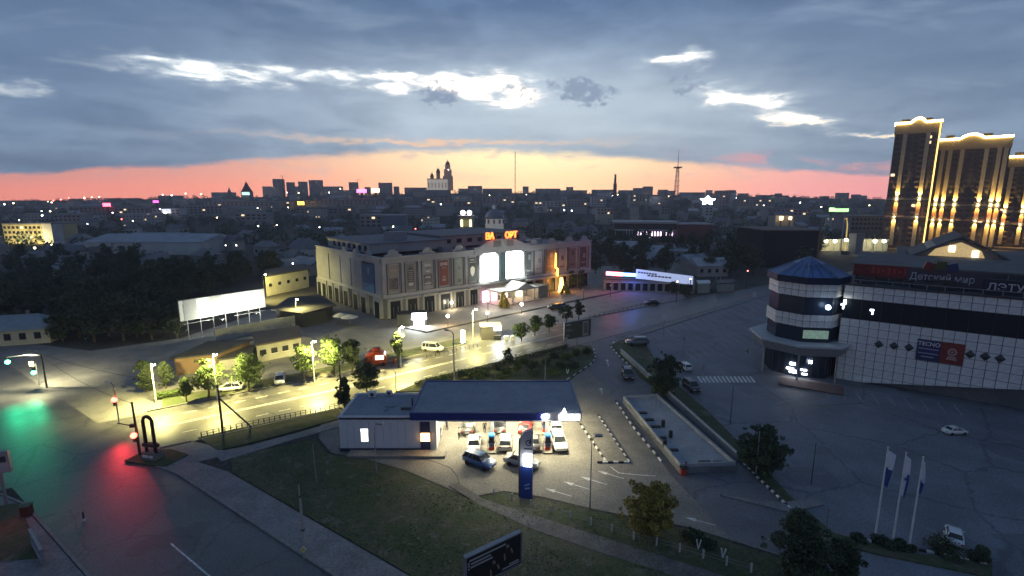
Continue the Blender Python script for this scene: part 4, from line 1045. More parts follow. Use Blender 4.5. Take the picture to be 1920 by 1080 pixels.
t = thing('traffic_light', 'dark traffic light pole at the sculpture corner showing red', 'traffic light', G(263, 856), 0)
MB().tube([(0, 0, 0), (-.12, .15, 3.2), (-.42, .4, 6.6)], [.16, .14, .09], 8).build('pole', M_DSTEEL, t)
MB().tube([(-.2, .2, 3.7), (-3.0, 1.0, 3.75)], .06, 6).box((-.7, .35, 3.72), (.5, .3, .4)).build('arm', M_DSTEEL, t)
signal(t, (-.15, -.15, 2.5), 'r', R(10), .05)
t = thing('traffic_light', 'red traffic light hanging over the junction from a slim post', 'traffic light', G(224, 795), 0)
MB().tube([(0, 0, 0), (0, 0, 5.4), (-.5, 0, 6.0)], [.09, .07, .05], 8).build('pole', M_STEEL, t)
MB().box((-.7, 0, 6.02), (.6, .24, .12)).build('camera', M_WHITE, t)
signal(t, (0, -.25, 3.3), 'r', R(42), .17)
t = thing('traffic_light', 'traffic light mast across the junction showing green on pole and arm', 'traffic light', G(88, 727), 0)
MB().tube([(0, 0, 0), (0, 0, 5.6)], [.14, .09], 8).build('pole', M_DSTEEL, t)
MB().tube([(0, 0, 5.4), (-2.0, -.2, 5.5), (-4.8, -.5, 5.3)], [.09, .08, .06], 8).build('arm', M_WHITE, t)
signal(t, (-4.9, -.6, 4.9), 'g', R(45), .13); signal(t, (-1.2, -.4, 3.1), 'g', R(30), .12)
MB().box((-1.2, -.6, 4.2), (.7, .08, .75)).build('countdown_board', glow('countdown', (1, .95, .3), 3), t)
plain_pole('slim pole holding the green signal board left of the mast', 74, 722, 3.6, .07)
MB().tube([(0, 0, 5.6), (-.6, 0, 6.2), (-1.4, 0, 6.25)], [.06, .05, .04], 6).box((-1.6, 0, 6.25), (.7, .3, .14)).build('lamp_arm', M_STEEL, t)
spot('lamp_light', t, (-1.6, 0, 6.1), (-3, 1, 0), 6500, (1, .9, .5), 160, .6)
t = thing('traffic_light', 'near traffic light at the left picture edge glowing red', 'traffic light', G(-6, 985), 0)
MB().tube([(0, 0, 0), (0, 0, 3.2)], [.12, .08], 8).build('pole', M_DSTEEL, t)
signal(t, (.22, -.1, 1.9), 'r', R(30), .03)

# sculpture on its island
s = thing('loop_sculpture', 'dark upright loop sculpture with a cross bar on a stepped base', 'sculpture', G(286, 862) + Vector((0, 0, .11)), R(-12))
MS = mat('weathered_steel', (.05, .035, .035), .6, metal=.2, var=.3, scale=2)
MB().prism([(-2.6, -1.2), (2.9, -1.2), (3.4, 1.6), (.4, 2.2), (-2.4, 1.4)], -.05, .12).build('planting_bed', M_GRASS, s)
MB().box((0, .1, .35), (1.9, 1.3, .55)).box((0, .1, .75), (1.5, 1.0, .35)).build('base', mat('base_stone', (.16, .15, .14), .8, var=.2), s)
w = .62
arc = [(-w, 0, .8), (-w, 0, 4.6)] + [(-w * math.cos(R(a)), 0, 4.6 + w * 1.05 * math.sin(R(a))) for a in range(20, 180, 20)] + [(w, 0, 4.6), (w, 0, .8)]
MB().tube(arc, .19, 10).build('loop', MS, s, smooth=True)
MB().box((0, 0, 1.75), (2.0, .46, .36)).build('cross_bar', MS, s)
MB().box((-.2, -.62, .62), (.7, .06, .3)).box((.55, -.62, .62), (.5, .06, .3)).build('plaque', M_WHITE, s)

# billboards
def board_frame(name, label, cat, a, b, z0, z1, mface, leg_n, extra=None, thick=.3):
    a, b = V2(a), V2(b); d = b - a; L = d.length; rz = math.atan2(d.y, d.x)
    root = thing(name, label, cat, (a.x, a.y, 0), rz)
    MB().box((L / 2, 0, (z0 + z1) / 2), (L, thick, z1 - z0)).build('panel', mface, root)
    for (c, s) in (((L / 2, -.02, z1 + .04), (L + .16, thick + .1, .10)), ((L / 2, -.02, z0 - .04), (L + .16, thick + .1, .10)), ((-.04, -.02, (z0 + z1) / 2), (.10, thick + .1, z1 - z0)), ((L + .04, -.02, (z0 + z1) / 2), (.10, thick + .1, z1 - z0))):
        MB().box(c, s).build('frame', M_STEEL, root)
    for k in range(leg_n):
        x = L * (k + .5) / leg_n if leg_n > 1 else L / 2
        MB().tube([(x, .1, -.1), (x, .1, z0)], .14 if leg_n < 3 else .10, 8).build('leg', M_STEEL, root)
    return root, L
BBW = mat('billboard_white', (.55, .56, .53), .55, var=.08, scale=.3)
r1, L = board_frame('billboard', 'long white blank billboard on steel legs lit by two floodlights', 'billboard', G(343, 640), G(500, 608), 4.4, 8.7, BBW, 7)
for k in (2, 4): MB().box((L / 7 * (k - 1.2), -.19, 6.55), (L / 7 * 1.0, .04, 4.2)).build('poster_strip', mat('billboard_grey', (.30, .31, .30), .6, var=.1), r1)
MB().box((L * .2, .0, 3.6), (L * .34, .08, .1)).box((L * .8, .0, 3.5), (L * .4, .08, .1)).build('cross_rail', M_STEEL, r1)
for x in (L * .37, L * .78):
    fl = MB().tube([(x, -.2, 4.2), (x, -4.0, 3.9)], .05, 6).box((x, -4.1, 3.95), (.5, .35, .25)).build('floodlight', M_DSTEEL, r1)
    spot('flood_light', r1, (x, -4.2, 4.2), (x, 0, 6.6), 3000, (1, 1, .80), 170, .2, .2)
r2, L = board_frame('billboard', 'olive billboard on a single post with a framed picture at its right', 'billboard', G(1057, 662), G(1105, 652), 2.7, 6.1, mat('billboard_olive', (.10, .095, .05), .6, var=.1), 1)
fr = MB().box((L * .80, -.19, 4.35), (1.5, .05, 2.9)).build('picture_frame', mat('frame_cream', (.45, .40, .36), .6, var=0), r2)
MB().box((L * .80, -.225, 4.4), (1.15, .03, 2.4)).build('picture', mat('picture_brown', (.22, .15, .13), .7, var=.5, scale=1.6), fr)
pr = mat('cream_print', (.30, .31, .27), .6, var=0)
for k, (x, z, w_) in enumerate(((.9, 5.6, 1.2), (.8, 4.7, 1.0), (1.1, 4.35, 1.7), (.7, 3.6, .9), (.7, 3.35, .9))): MB().box((x, -.18, z), (w_, .03, .13 if k else .35)).build('text_line', pr, r2)
MB().box((.4, -.18, 2.95), (.7, .04, .3)).build('label_plate', M_WHITE, r2)
# the near black billboard: turned towards the left, its foot below the picture
a = G(872, 1045, 4.5); b = G(974, 997, 4.5)
r3, L = board_frame('billboard', 'black advertising board seen at an angle at the bottom edge of the picture', 'billboard', (a.x, a.y), (b.x, b.y), 1.9, 4.5, mat('poster_black', (.012, .012, .014), .5, var=.2), 2)
pw = mat('poster_white_print', (.34, .34, .33), .6, var=0); pk = mat('poster_skin', (.24, .18, .15), .6, var=0)
for k, (x, z, w_) in enumerate(((1.85, 4.15, 3.2), (1.25, 3.85, 1.7), (1.3, 3.58, 1.9))): MB().box((x, -.165, z), (w_, .02, .13)).build('text_line', pw, r3)
for z in (3.95, 3.75, 3.50): MB().box((.2, -.165, z), (.14, .02, .12)).build('bullet', pw, r3)
MB().box((3.9, -.165, 2.10), (1.6, .02, .10)).box((4.2, -.165, 2.28), (.9, .02, .10)).build('text_line', pw, r3)
for (x, z) in ((2.35, 3.1), (3.6, 3.9)):            # two dancers in dark clothes printed on the board
    MB().ball((x, -.165, z), .14, 10, 6).add([(x - .35, -.166, z - .5), (x - .22, -.166, z - .5), (x - .15, -.166, z - 1.1), (x - .3, -.166, z - 1.15)], [(0, 1, 2, 3)]).add([(x + .25, -.166, z - .35), (x + .4, -.166, z - .3), (x + .55, -.166, z - .75), (x + .42, -.166, z - .8)], [(0, 1, 2, 3)]).build('printed_figure', pk, r3)
# signs at the left edge
r4, L = board_frame('signboard', 'pale weathered signboard at the left edge above the street corner', 'signboard', (-52.6, 43.6), (-49.4, 44.9), 3.6, 5.6, mat('board_pale', (.30, .30, .31), .7, var=.25, scale=.6), 2)
MB().box((L - .4, -.18, 4.9), (.5, .03, .6)).build('dark_patch', M_DSTEEL, r4)
MB().box((1.0, -.18, 4.2), (1.4, .03, .7)).build('dark_patch', M_DSTEEL, r4)
r5, L = board_frame('signboard', 'narrow white banner board tilted along the pavement at the bottom left', 'signboard', G(62, 1022), G(83, 1062), .3, 1.5, mat('banner_white', (.40, .40, .42), .7, var=.1), 2, thick=.12)
MB().box((L / 2, -.07, .9), (L * .75, .02, .45)).build('text_band', mat('banner_print', (.14, .14, .17), .7, var=.6, scale=5), r5)
b = thing('litter_bin', 'brown metal litter bin on the bottom-left pavement', 'bin', G(52, 968), .3)
MB().box((0, 0, .55), (.7, .7, 1.1)).build('body', mat('bin_brown', (.05, .02, .015), .6, var=.2), b); MB().box((0, 0, 1.15), (.8, .8, .1)).build('lid', M_DSTEEL, b)
c = thing('bollard', 'small dark and white post standing on the cross street', 'bollard', G(158, 978))
MB().tube([(0, 0, 0), (0, 0, 1.0)], [.10, .07], 8).build('post', M_DSTEEL, c); MB().tube([(0, 0, .05), (0, 0, .35)], .12, 8).build('band', M_WHITE, c)
# flags
FB = mat('flag_blue', (.03, .07, .24), .8, var=.1); FW = mat('flag_white', (.60, .62, .68), .8, var=.05)
for i, (x, y, top, l) in enumerate(((1640, 1012, 8.9, 'left'), (1673, 1020, 8.7, 'middle'), (1704, 1028, 8.6, 'right'))):
    f = thing('flagpole', '%s of the three white flagpoles with a drooping white and blue flag' % l, 'flagpole', G(x, y), 0, 'flagpoles at the edge of the lot')
    MB().tube([(0, 0, 0), (0, 0, top)], [.09, .05], 8).build('pole', M_WHITE, f); MB().ball((0, 0, top), .08).build('finial', M_WHITE, f)
    wdt = (.85, .62, .3)[i]; hh = (3.2, 3.6, 2.9)[i]; n = 6; m = 10; mb = MB(); vs, fs = [], []
    for j in range(m + 1):
        for k in range(n + 1):
            u, v = k / n, j / m
            vs.append((.06 + wdt * u * (.55 + .45 * math.sin(1.2 + v * 2.4)), .16 * math.sin(u * 7 + v * 3 + i) * u, top - .25 - v * hh - u * .55 * (1 - v * .4)))
    mb.v = vs
    for j in range(m):
        for k in range(n):
            q_ = (j * (n + 1) + k, j * (n + 1) + k + 1, (j + 1) * (n + 1) + k + 1, (j + 1) * (n + 1) + k); mb.f.append(q_)
            v = (j + .5) / m; mb.mi.append(1 if ((i == 0 and v > .5) or (i == 1 and k >= n - 1 and v > .35) or (i == 2 and v > .62)) else 0)
    fo = mb.build('flag', [FW, FB], f, True)
    if i < 2: MB().box((.06 + wdt * .35, -.10, top - 1.9 - i * .5), (.30, .02, .26)).box((.06 + wdt * .45, -.11, top - 1.65 - i * .5), (.10, .02, .3)).build('emblem', FB if i else FW, fo)
# fence with white posts
F = thing('post_fence', 'low fence of white concrete posts and wire along the footpath', 'fence', (0, 0, 0))
pts = [(926, 930), (960, 940), (996, 952), (1032, 963), (1069, 974), (1108, 986), (1147, 999), (1188, 1013), (1231, 1024), (1274, 1036), (1318, 1048), (1362, 1061), (1408, 1074)]
FP = [G(*p) for p in pts]
pm = MB().box((0, 0, .42), (.13, .13, .9)).mesh('post', mat('post_white', (.42, .42, .38), .8, var=.2))
for p in FP: put('post', pm, F, (p.x, p.y, 0), random.random())
for z in (.42, .72): MB().tube([(p.x, p.y, z) for p in FP], .012, 4).build('wire', M_STEEL, F)
V = lambda x, y, l: l
for x, y, l in ((1309, 1030, 'left of two pale forked stakes by the fence'), (1355, 1047, 'right of two pale forked stakes by the fence'), (1064, 702, 'pale forked stake on the hedge island near the canopy')):
    k = thing('forked_stake', l, 'stake', G(x, y))
    MB().tube([(0, 0, 0), (-.18, 0, .95)], .06, 6).build('prong', M_WHITE, k); MB().tube([(0, 0, 0), (.2, 0, .9)], .06, 6).build('prong', M_WHITE, k)
# road railings
def railing(label, px, n, h=.75):
    P = [V2(G(*p)) for p in px]; root = thing('railing', label, 'railing', (0, 0, 0)); L = [0]
    for i in range(len(P) - 1): L.append(L[-1] + (P[i + 1] - P[i]).length)
    def at(s):
        for i in range(len(P) - 1):
            if s <= L[i + 1] + 1e-6: return P[i].lerp(P[i + 1], (s - L[i]) / (L[i + 1] - L[i]))
    pm = MB().box((0, 0, h / 2), (.08, .08, h)).mesh('post', M_DSTEEL); pts = [at(L[-1] * k / n) for k in range(n + 1)]
    for p in pts: put('post', pm, root, (p.x, p.y, 0))
    for z in (h, h * .55): MB().tube([(p.x, p.y, z) for p in pts], .03, 5).build('rail', M_DSTEEL, root)
railing('dark low railing along the south kerb of the lit road', ((378, 821), (440, 806), (560, 781), (636, 764)), 26)
railing('thin railing in the green strip beyond the lit road', ((800, 672), (840, 662), (895, 650)), 12, .6)
railing('thin railing before the plaza parking, right of the trees', ((1105, 598), (1170, 582), (1240, 566)), 16, .8)
# road sign boards on posts, right background
for i, (x, y, z, l) in enumerate(((1244, 628, 3.6, 'white square sign on a post beside the far lot entrance'), (1339, 592, 3.4, 'narrow white sign on a post along the far kerb'), (1412, 580, 3.6, 'white sign on a post nearest the round glass-roofed corner'), (1399, 680, 1.6, 'small grey sign on a post before the mall entrance'), (1280, 668, 3.0, 'grey sign on a post left of the parking bays'), (1316, 712, 1.6, 'small grey square sign at the left end of the zebra crossing'))):
    k = thing('road_sign', l, 'sign', G(x, y)); MB().tube([(0, 0, 0), (0, 0, z + 1.2)], .06, 6).build('post', M_STEEL, k)
    MB().box((0, -.1, z + .6), ((1.0 if i != 1 else .4) if i < 3 else .55, .06, 1.3 if i < 3 else .6)).build('board', M_WHITE if i < 3 else M_STEEL, k)
# globe lamps on the plaza
GLB = glow('globe_lamp_lit', (1, .93, .66), 22)
for i, (x, y0, y, l) in enumerate(((840, 613, 592, 'orange-haloed globe lamp by the plaza kerb left of the bright street lamp'), (770, 590, 558, 'white globe lamp standing before the third poster bay'), (847, 582, 567, 'small globe lamp left of the arcade entrance, on the plaza'),
        (915, 583, 560, 'globe lamp nearest the entrance porch'), (914, 606, 586, 'globe lamp on the plaza below the entrance porch'), (978, 588, 570, 'globe lamp right of the conical topiary'))):
    p = G(x, y0); z = (y0 - y) / ppm(p) * 1.0
    k = thing('globe_lamp', l, 'lamp', p, 0, 'globe lamps on the plaza'); MB().tube([(0, 0, 0), (0, 0, z - .2)], [.09, .05], 8).build('post', M_DSTEEL, k)
    MB().ball((0, 0, z), .36, 10, 8).build('globe', GLB, k)
    point('globe_light', k, (0, 0, z - .55), 420, (1, .80, .50) if i else (1, .55, .22), .3)
for i, (x, y0, z, l) in enumerate(((1094, 563, 3.0, 'unlit lamp post at the plaza edge'), (1144, 557, 3.4, 'unlit lamp post on the plaza right of the conical topiary'), (1030, 556, 3.0, 'unlit lamp post by the orange lamp'))):
    k = thing('globe_lamp', l, 'lamp', G(x, y0), 0, 'globe lamps on the plaza'); MB().tube([(0, 0, 0), (0, 0, z)], [.09, .06], 8).build('post', M_DSTEEL, k); MB().ball((0, 0, z + .2), .3).build('globe', mat('globe_off', (.35, .35, .33), .4, var=0), k)

# kiosks
def kiosk(name, label, px, py, size, rz, wall, roofm, cat='kiosk'):
    k = thing(name, label, cat, G(px, py), rz); w, d, h = size
    MB().box((0, d / 2, h / 2), (w, d, h)).build('wall', wall, k); MB().box((0, d / 2, h + .08), (w + .4, d + .4, .16)).build('roof', roofm, k)
    return k
RW = R(40.7)
k = kiosk('kiosk', 'dark kiosk with a blazing white sign by the plaza corner', 773, 612, (7.0, 3.4, 2.9), R(10), mat('kiosk_dark', (.06, .065, .07), .6, var=.1), M_DSTEEL)
MB().box((1.7, -.2, 2.75), (3.4, .2, .95)).build('sign', glow('kiosk_sign', (.95, 1, 1), 5), k)['label'] = 'blazing white sign'
MB().box((1.6, -.06, 1.1), (2.6, .08, 1.7)).build('window', glow('kiosk_window', (.85, 1, .9), 2.2), k)
for x in (.1, 3.2): MB().ball((x, -.35, 1.9), .22).build('lamp', glow('kiosk_lamp', (1, .95, .8), 12), k)
area('sign_light', k, (1.7, -.5, 2.6), (1.9, -6, 0), 3.0, .8, 900, (.92, 1, 1))
k = kiosk('kiosk', 'grey kiosk with a glaring white lamp at its right corner', 921, 637, (4.2, 3.0, 2.9), R(8), mat('kiosk_grey', (.09, .085, .08), .7, var=.1), M_WHITE)
MB().box((1.4, -.25, 2.5), (1.5, .3, .8)).build('sign', glow('kiosk_sign', (.95, 1, 1), 5), k)
MB().box((1.3, -.5, .6), (1.6, .5, .9)).build('counter', mat('counter_dark', (.03, .03, .03), .6, var=0), k)
area('sign_light', k, (1.5, -.6, 2.4), (3.0, -4, 0), 1.6, .8, 300, (.92, 1, .98))
for x, s in ((3.2, .9), (4.6, .8)): MB().box((x, -.6, .45), (s, .6, s)).build('display_box', M_WHITE, k)
k = thing('red_kiosk', 'rounded red barrel-shaped kiosk on the lit service lot', 'kiosk', G(705, 686), R(12))
RED = mat('kiosk_red', (.50, .06, .025), .4, var=.1)
prof = [(-1.9 * math.cos(R(a)) , 1.5 + 1.35 * math.sin(R(a))) for a in range(-20, 201, 20)]
MB().slab([(-1.9, .3), (1.9, .3)] + [(1.9 * math.cos(R(a)), 1.5 + 1.1 * math.sin(R(a))) for a in range(0, 181, 20)], -.2, 2.2).build('body', RED, k, fix=True)
MB().box((.2, 1.0, 2.85), (1.4, 1.2, .5)).build('roof_box', RED, k)
MB().box((-1.0, -.24, 1.2), (.9, .06, 1.7)).build('door', mat('kiosk_door', (.25, .03, .02), .5, var=0), k)
MB().box((.7, -.24, 1.6), (1.5, .06, .8)).build('window', glow('red_kiosk_window', (1, .85, .6), 1.2), k)
for x in (-1.3, 1.3):
    w_ = MB().lathe([(.1, -.1), (.32, -.1), (.32, .1), (.1, .1)], 12).build('wheel', M_RUBBER, k, loc=(x, -.25, .30)); w_.rotation_euler = (R(90), 0, 0)
k = thing('litter_bin', 'small red bin standing right of the red kiosk', 'bin', G(739, 681)); MB().box((0, 0, .5), (.5, .5, 1.0)).build('body', RED, k); MB().box((0, 0, 1.03), (.56, .56, .06)).build('lid', M_DSTEEL, k)
k = thing('advertising_column', 'white lit advertising column beside the brightest street lamp', 'column', G(868, 645))
MB().lathe([(.5, 0), (.5, .4), (.42, .45), (.42, 2.6), (.5, 2.7), (.3, 2.95)], 14).build('drum', glow('column_lit', (1, .98, .85), 4), k); MB().lathe([(.56, 0), (.56, .38)], 14).build('base', M_DSTEEL, k)
# low pavilions left of the service lot
def flat_house(label, pts, h, wallm, roofm, over=.4, name='pavilion', cat='building', win=0):
    P = [V2(G(*p)) for p in pts]; root = thing(name, label, cat, (0, 0, 0)); c = sum(P, V2((0, 0))) / len(P)
    MB().prism([tuple(p) for p in P], 0, h).build('wall', wallm, root)
    MB().prism([tuple(p + (p - c).normalized() * over) for p in P], h, h + .25).build('roof', roofm, root)
    if win:
        a, b = P[0], P[1]; d = (b - a).normalized(); n = V2((d.y, -d.x)); L = (b - a).length
        for k in range(win):
            q_ = a + d * (L * (k + .5) / win) + n * .04
            f = MB().box((0, 0, h * .55), (1.1, .08, 1.0)).build('window', M_GLASSW, root, loc=(q_.x, q_.y, 0), rz=math.atan2(d.y, d.x)); MB().box((0, -.02, h * .55 - .55), (1.3, .16, .08)).build('sill', M_WHITE, f)
    return root
flat_house('long pale low building with a dark flat roof left of the slim tree', ((484, 680), (566, 663), (560, 640), (478, 654)), 3.2, mat('pale_plaster', (.36, .35, .29), .85, var=.15, scale=.6), mat('roof_brown', (.10, .085, .075), .9, var=.2), win=4)
flat_house('pavilion with dark low roof and orange side wall near the first lamps', ((330, 704), (408, 694), (470, 668), (395, 672)), 3.0, mat('orange_plaster', (.20, .13, .085), .85, var=.15, scale=.6), mat('roof_dark', (.06, .058, .055), .9, var=.2), .8)
flat_house('low pale-walled shed right of the orange-walled pavilion', ((412, 696), (470, 688), (480, 668), (425, 674)), 2.0, mat('grey_plaster', (.32, .32, .30), .85, var=.15), mat('roof_dark', (.06, .058, .055), .9, var=.2))
flat_house('dark tent-roofed market pavilion before the left wing of the arcade', ((520, 606), (570, 614), (625, 598), (600, 578), (545, 584)), 3.4, mat('pavilion_dark', (.05, .05, .05), .8, var=.2), mat('roof_dark', (.06, .058, .055), .9, var=.2), 1.2)
flat_house('dark box-shaped stall right of the tent-roofed pavilion', ((578, 612), (614, 604), (612, 592), (576, 598)), 3.0, mat('stall_green', (.05, .055, .045), .8, var=.2), M_DSTEEL)
for i, (x, y, l) in enumerate(((640, 607, 'left of two pale patio parasols by the market stall'), (656, 610, 'right of two pale patio parasols by the market stall'))):
    k = thing('parasol', l, 'parasol', G(x, y), 0, 'parasols by the market stall'); MB().tube([(0, 0, 0), (0, 0, 2.4)], .04, 6).build('pole', M_STEEL, k)
    MB().lathe([(2.1, 2.0), (1.4, 2.3), (.05, 2.75)], 8).build('canopy', mat('parasol_cream', (.55, .53, .48), .8, var=.1), k)
def wall_run(label, pts, h, m, n, name='boundary_wall', cat='wall'):
    P = [V2(G(*p)) for p in pts]; root = thing(name, label, cat, (0, 0, 0))
    for i in range(len(P) - 1):
        for k in range(n):
            a, b = P[i].lerp(P[i + 1], k / n), P[i].lerp(P[i + 1], (k + .985) / n)
            MB().prism([tuple(p) for p in strip([a, b], 0, .25)], 0, h).build('wall_panel', m, root)
    return root
YW = mat('cream_wall', (.46, .43, .30), .85, var=.12, scale=.5)
wall_run('pale concrete wall under the big white billboard', ((405, 640), (500, 622), (577, 607)), 2.6, mat('pale_fence', (.36, .36, .32), .85, var=.15), 7)
flat_house('yellow-lit long low building left of the arcade', ((500, 556), (580, 538), (575, 526), (500, 540)), 6.0, YW, mat('roof_dark', (.06, .058, .055), .9, var=.2), .3, win=5)
# small house at the left edge
hs = thing('small_house', 'small house with a pale blue hipped roof behind the green signal', 'house', G(62, 645), R(18))
MB().box((-4, 3.5, 1.6), (14, 7, 3.2)).build('wall', YW, hs)
MB().add([(-11.6, -.5, 3.2), (3.6, -.5, 3.2), (3.6, 7.5, 3.2), (-11.6, 7.5, 3.2), (-8, 3.5, 5.8), (0, 3.5, 5.8)], [(0, 1, 5, 4), (1, 2, 5), (2, 3, 4, 5), (3, 0, 4), (3, 2, 1, 0)]).build('roof', mat('roof_pale_blue', (.22, .27, .29), .7, var=.12, scale=.8), hs)
for x in (-9, -6.5, -4, -1.5, 1): MB().box((x, -.03, 1.8), (1.1, .1, 1.4)).build('window', M_GLASSW, hs)
MB().box((-2, 4, 5.9), (.5, .5, 1.2)).build('chimney', M_KERB, hs)

# overhead cables over the junction
def cable(label, a, b, sag, r=.025):
    a, b = Vector(a), Vector(b); root = thing('overhead_cable', label, 'cable', a, 0)
    MB().tube([(b - a) * t - Vector((0, 0, sag * 4 * t * (1 - t))) for t in [i / 12 for i in range(13)]], r, 5).build('wire', M_DSTEEL, root)
    MB().lathe([(.09, -.12), (.12, 0), (.09, .12)], 8).build('insulator', M_DSTEEL, root)
pa, pb, pc = G(418, 812), G(88, 727), G(263, 856)
cable('dark cable sagging over the junction from the braced pole to the green signal mast', (pa.x, pa.y, 6.3), (pb.x, pb.y, 5.6), .9)
cable('dark cable from the sculpture corner signal pole to the green signal mast', (pc.x - .4, pc.y + .4, 6.5), (pb.x, pb.y, 5.3), .8)
cable('dark cable along the main road from the braced pole to the pole behind the shop', (pa.x, pa.y, 6.2), (G(641, 757).x, G(641, 757).y, 6.3), .5)

# ------------------------------------------------------------------ arcade building with pediments
def arcade():
    A = thing('arcade_building', 'long stone-coloured shopping arcade with arched gables, tall poster bays and a lit entrance', 'shopping arcade', (-32, 120.4, 0), math.atan2(.652, .758), None, (1, 1, .945))
    ST = mat('arcade_stone', (.31, .305, .30), .8, var=.14, scale=.25, fine=.06, fscale=3)
    STD = mat('arcade_recess', (.15, .15, .15), .8, var=.1, scale=.4)  # darker stone; recess shade is put into its colour for relief
    STL = mat('arcade_trim', (.38, .375, .365), .75, var=.08)
    RF = mat('arcade_roof', (.16, .165, .18), .85, var=.18, scale=.2)
    L, W, H = 78.0, 44.0, 16.4
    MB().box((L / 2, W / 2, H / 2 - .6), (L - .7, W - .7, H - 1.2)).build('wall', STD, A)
    MB().box((L / 2, W / 2, H - 1.12), (L - .8, W - .8, .12)).build('roof', RF, A)
    # front bays
    bays = [(1.5, 4.8), (6.4, 9.6), (11.3, 14.8), (16.3, 19.9), (21.2, 24.4), (26.1, 29.1), (47.7, 50.6), (51.3, 55.3), (56.5, 60.7), (61.9, 65.8), (66.8, 71.1), (72.6, 76.4)]
    edges = sorted([b[0] for b in bays] + [b[1] for b in bays] + [30.0, 36.6, 38.6, 46.6])
    prev = 0.0
    for a, b in zip([0.0] + edges[1::2], edges[0::2] + [L]):
        MB().box(((a + b) / 2, .02, 10.5), (b - a, .7, 9.2)).build('pier', ST, A)
    for a, b in bays:
        for x in (a - .28, b + .28): MB().box((x, -.34, 10.5), (.30, .08, 8.6)).build('slot_shade_strip', mat('slot_shade', (.05, .05, .05), .9, var=0), A)  # dark strips on the front; the shade of gaps is their colour
    # band over and under the bays
    MB().box((L / 2, .04, 15.55), (L, .78, 1.6)).build('frieze', ST, A)
    MB().box((L / 2, -.08, 16.42), (L + .5, 1.0, .22)).build('cornice', STL, A)
    MB().box((L / 2, -.02, 6.15), (L, .86, .9)).build('string_course', STL, A)
    # arched gables along the parapet
    def gable(x, w, h, ydir=True):
        pr = [(-w, 0), (w, 0), (w, h * .30), (w * .62, h * .36)] + [(w * .62 * math.cos(R(t)), h * .36 + (h * .64) * math.sin(R(t))) for t in range(20, 180, 20)] + [(-w * .62, h * .36), (-w, h * .30)]
        o = MB().slab(pr, -.30, .34).build('gable', ST, A, fix=True)
        o.location = (x, 0, 16.5) if ydir else (0, x, 16.5)
        if not ydir: o.rotation_euler = (0, 0, R(90))
        return o
    for x in (3.2, 13.0, 23.0, 51.0, 59.0, 67.0, 74.6): gable(x, 2.3, 1.9)
    for y in (7.0, 14.5, 22.0): gable(y, 1.6, 1.3, False)
    # upper posters
    PM = [((.30, .25, .20), (.12, .11, .10)), ((.22, .20, .17), (.34, .32, .28)), ((.34, .33, .31), (.16, .15, .15)), ((.22, .075, .055), (.40, .34, .30)), ((.28, .31, .26), (.16, .19, .16)), ((.05, .05, .045), (.45, .42, .34)),
          ((.09, .10, .10), (.30, .32, .32)), ((.40, .42, .42), (.25, .27, .28)), ((.20, .14, .09), (.34, .30, .25)), ((.32, .30, .28), (.10, .08, .07)), ((.20, .15, .12), (.08, .06, .05)), ((.13, .05, .05), (.30, .26, .22))]
    for i, (a, b) in enumerate(bays):
        c1, c2 = PM[i]; x = (a + b) / 2; w = b - a
        fr = MB().box((x, .20, 10.6), (w - .1, .16, 7.9)).build('poster_frame', STL, A)
        p = MB().box((x, .10, 10.7), (w - .7, .08, 7.2)).build('poster', mat('poster_%d' % i, c1, .6, var=.12, scale=.9), fr)
        mm = mat('poster_print_%d' % i, c2, .6, var=.25, scale=1.4)
        if i in (0, 2): MB().box((x, .05, 9.3), (w - .9, .04, 3.0)).build('poster_picture', mat('poster_photo_%d' % i, c2, .6, var=.8, scale=1.1), fr)
        if i == 0: MB().box((x, .05, 12.9), (w - 1.2, .04, .5)).build('poster_print', mat('poster_peach', (.42, .30, .22), .6, var=0), fr)
        if i == 1:
            MB().slab([(.95 * math.cos(R(t)), 2.6 * math.sin(R(t))) for t in range(0, 360, 20)], -.02, .03).build('poster_oval', mat('poster_dark_oval', (.08, .07, .065), .6, var=.2), fr, loc=(x, .03, 10.9), fix=True)
            for k in range(6): MB().box((x, -.01, 12.4 - .55 * k), (1.3, .04, .22)).build('poster_print', mm, fr)
            MB().box((x, -.01, 8.7), (1.2, .04, .8)).build('poster_print', M_WHITE, fr)
        if i == 2:
            for k in range(7): MB().box((x + .2 * (k % 2), .02, 13.4 - .85 * k), (2.0 - .4 * (k % 3), .04, .34)).build('poster_print', mm if k % 2 else M_WHITE, fr)
        if i == 3:
            text_mesh('poster_lettering', 'DNS', 1.15, M_WHITE, fr, (x, .04, 12.9), (R(90), 0, 0), .02, bold=.03)
            MB().box((x, .04, 12.2), (1.3, .04, .22)).box((x, .04, 9.6), (.9, .04, .4)).box((x, .04, 8.7), (1.1, .04, .7)).build('poster_print', mm, fr)
        if i == 4: MB().box((x + .2, .04, 8.0), (1.1, .04, .9)).box((x + .3, .04, 11.6), (.7, .04, .9)).build('poster_print', mm, fr)
        if i == 5:
            MB().slab([(.75 * math.cos(R(t)) * (1 + .3 * math.sin(R(t))), 1.5 * math.sin(R(t))) for t in range(0, 360, 20)], -.02, .03).build('poster_figure', mat('poster_bulb', (.55, .50, .38), .6, var=.2), fr, loc=(x, .04, 10.2), fix=True)
            MB().box((x, .04, 13.6), (1.5, .04, .3)).box((x, .04, 12.9), (2.0, .04, .18)).build('poster_print', mm, fr)
        if i >= 6:
            MB().box((x, .04, 8.2 + (i % 3) * .3), (w * .5, .04, .5)).box((x + w * .08, .04, 12.6 - (i % 2) * 1.4), (w * .30, .04, 1.6)).build('poster_print', mm, fr)
    # ground floor shopfronts
    doors = [(b[0], b[1]) for b in bays]
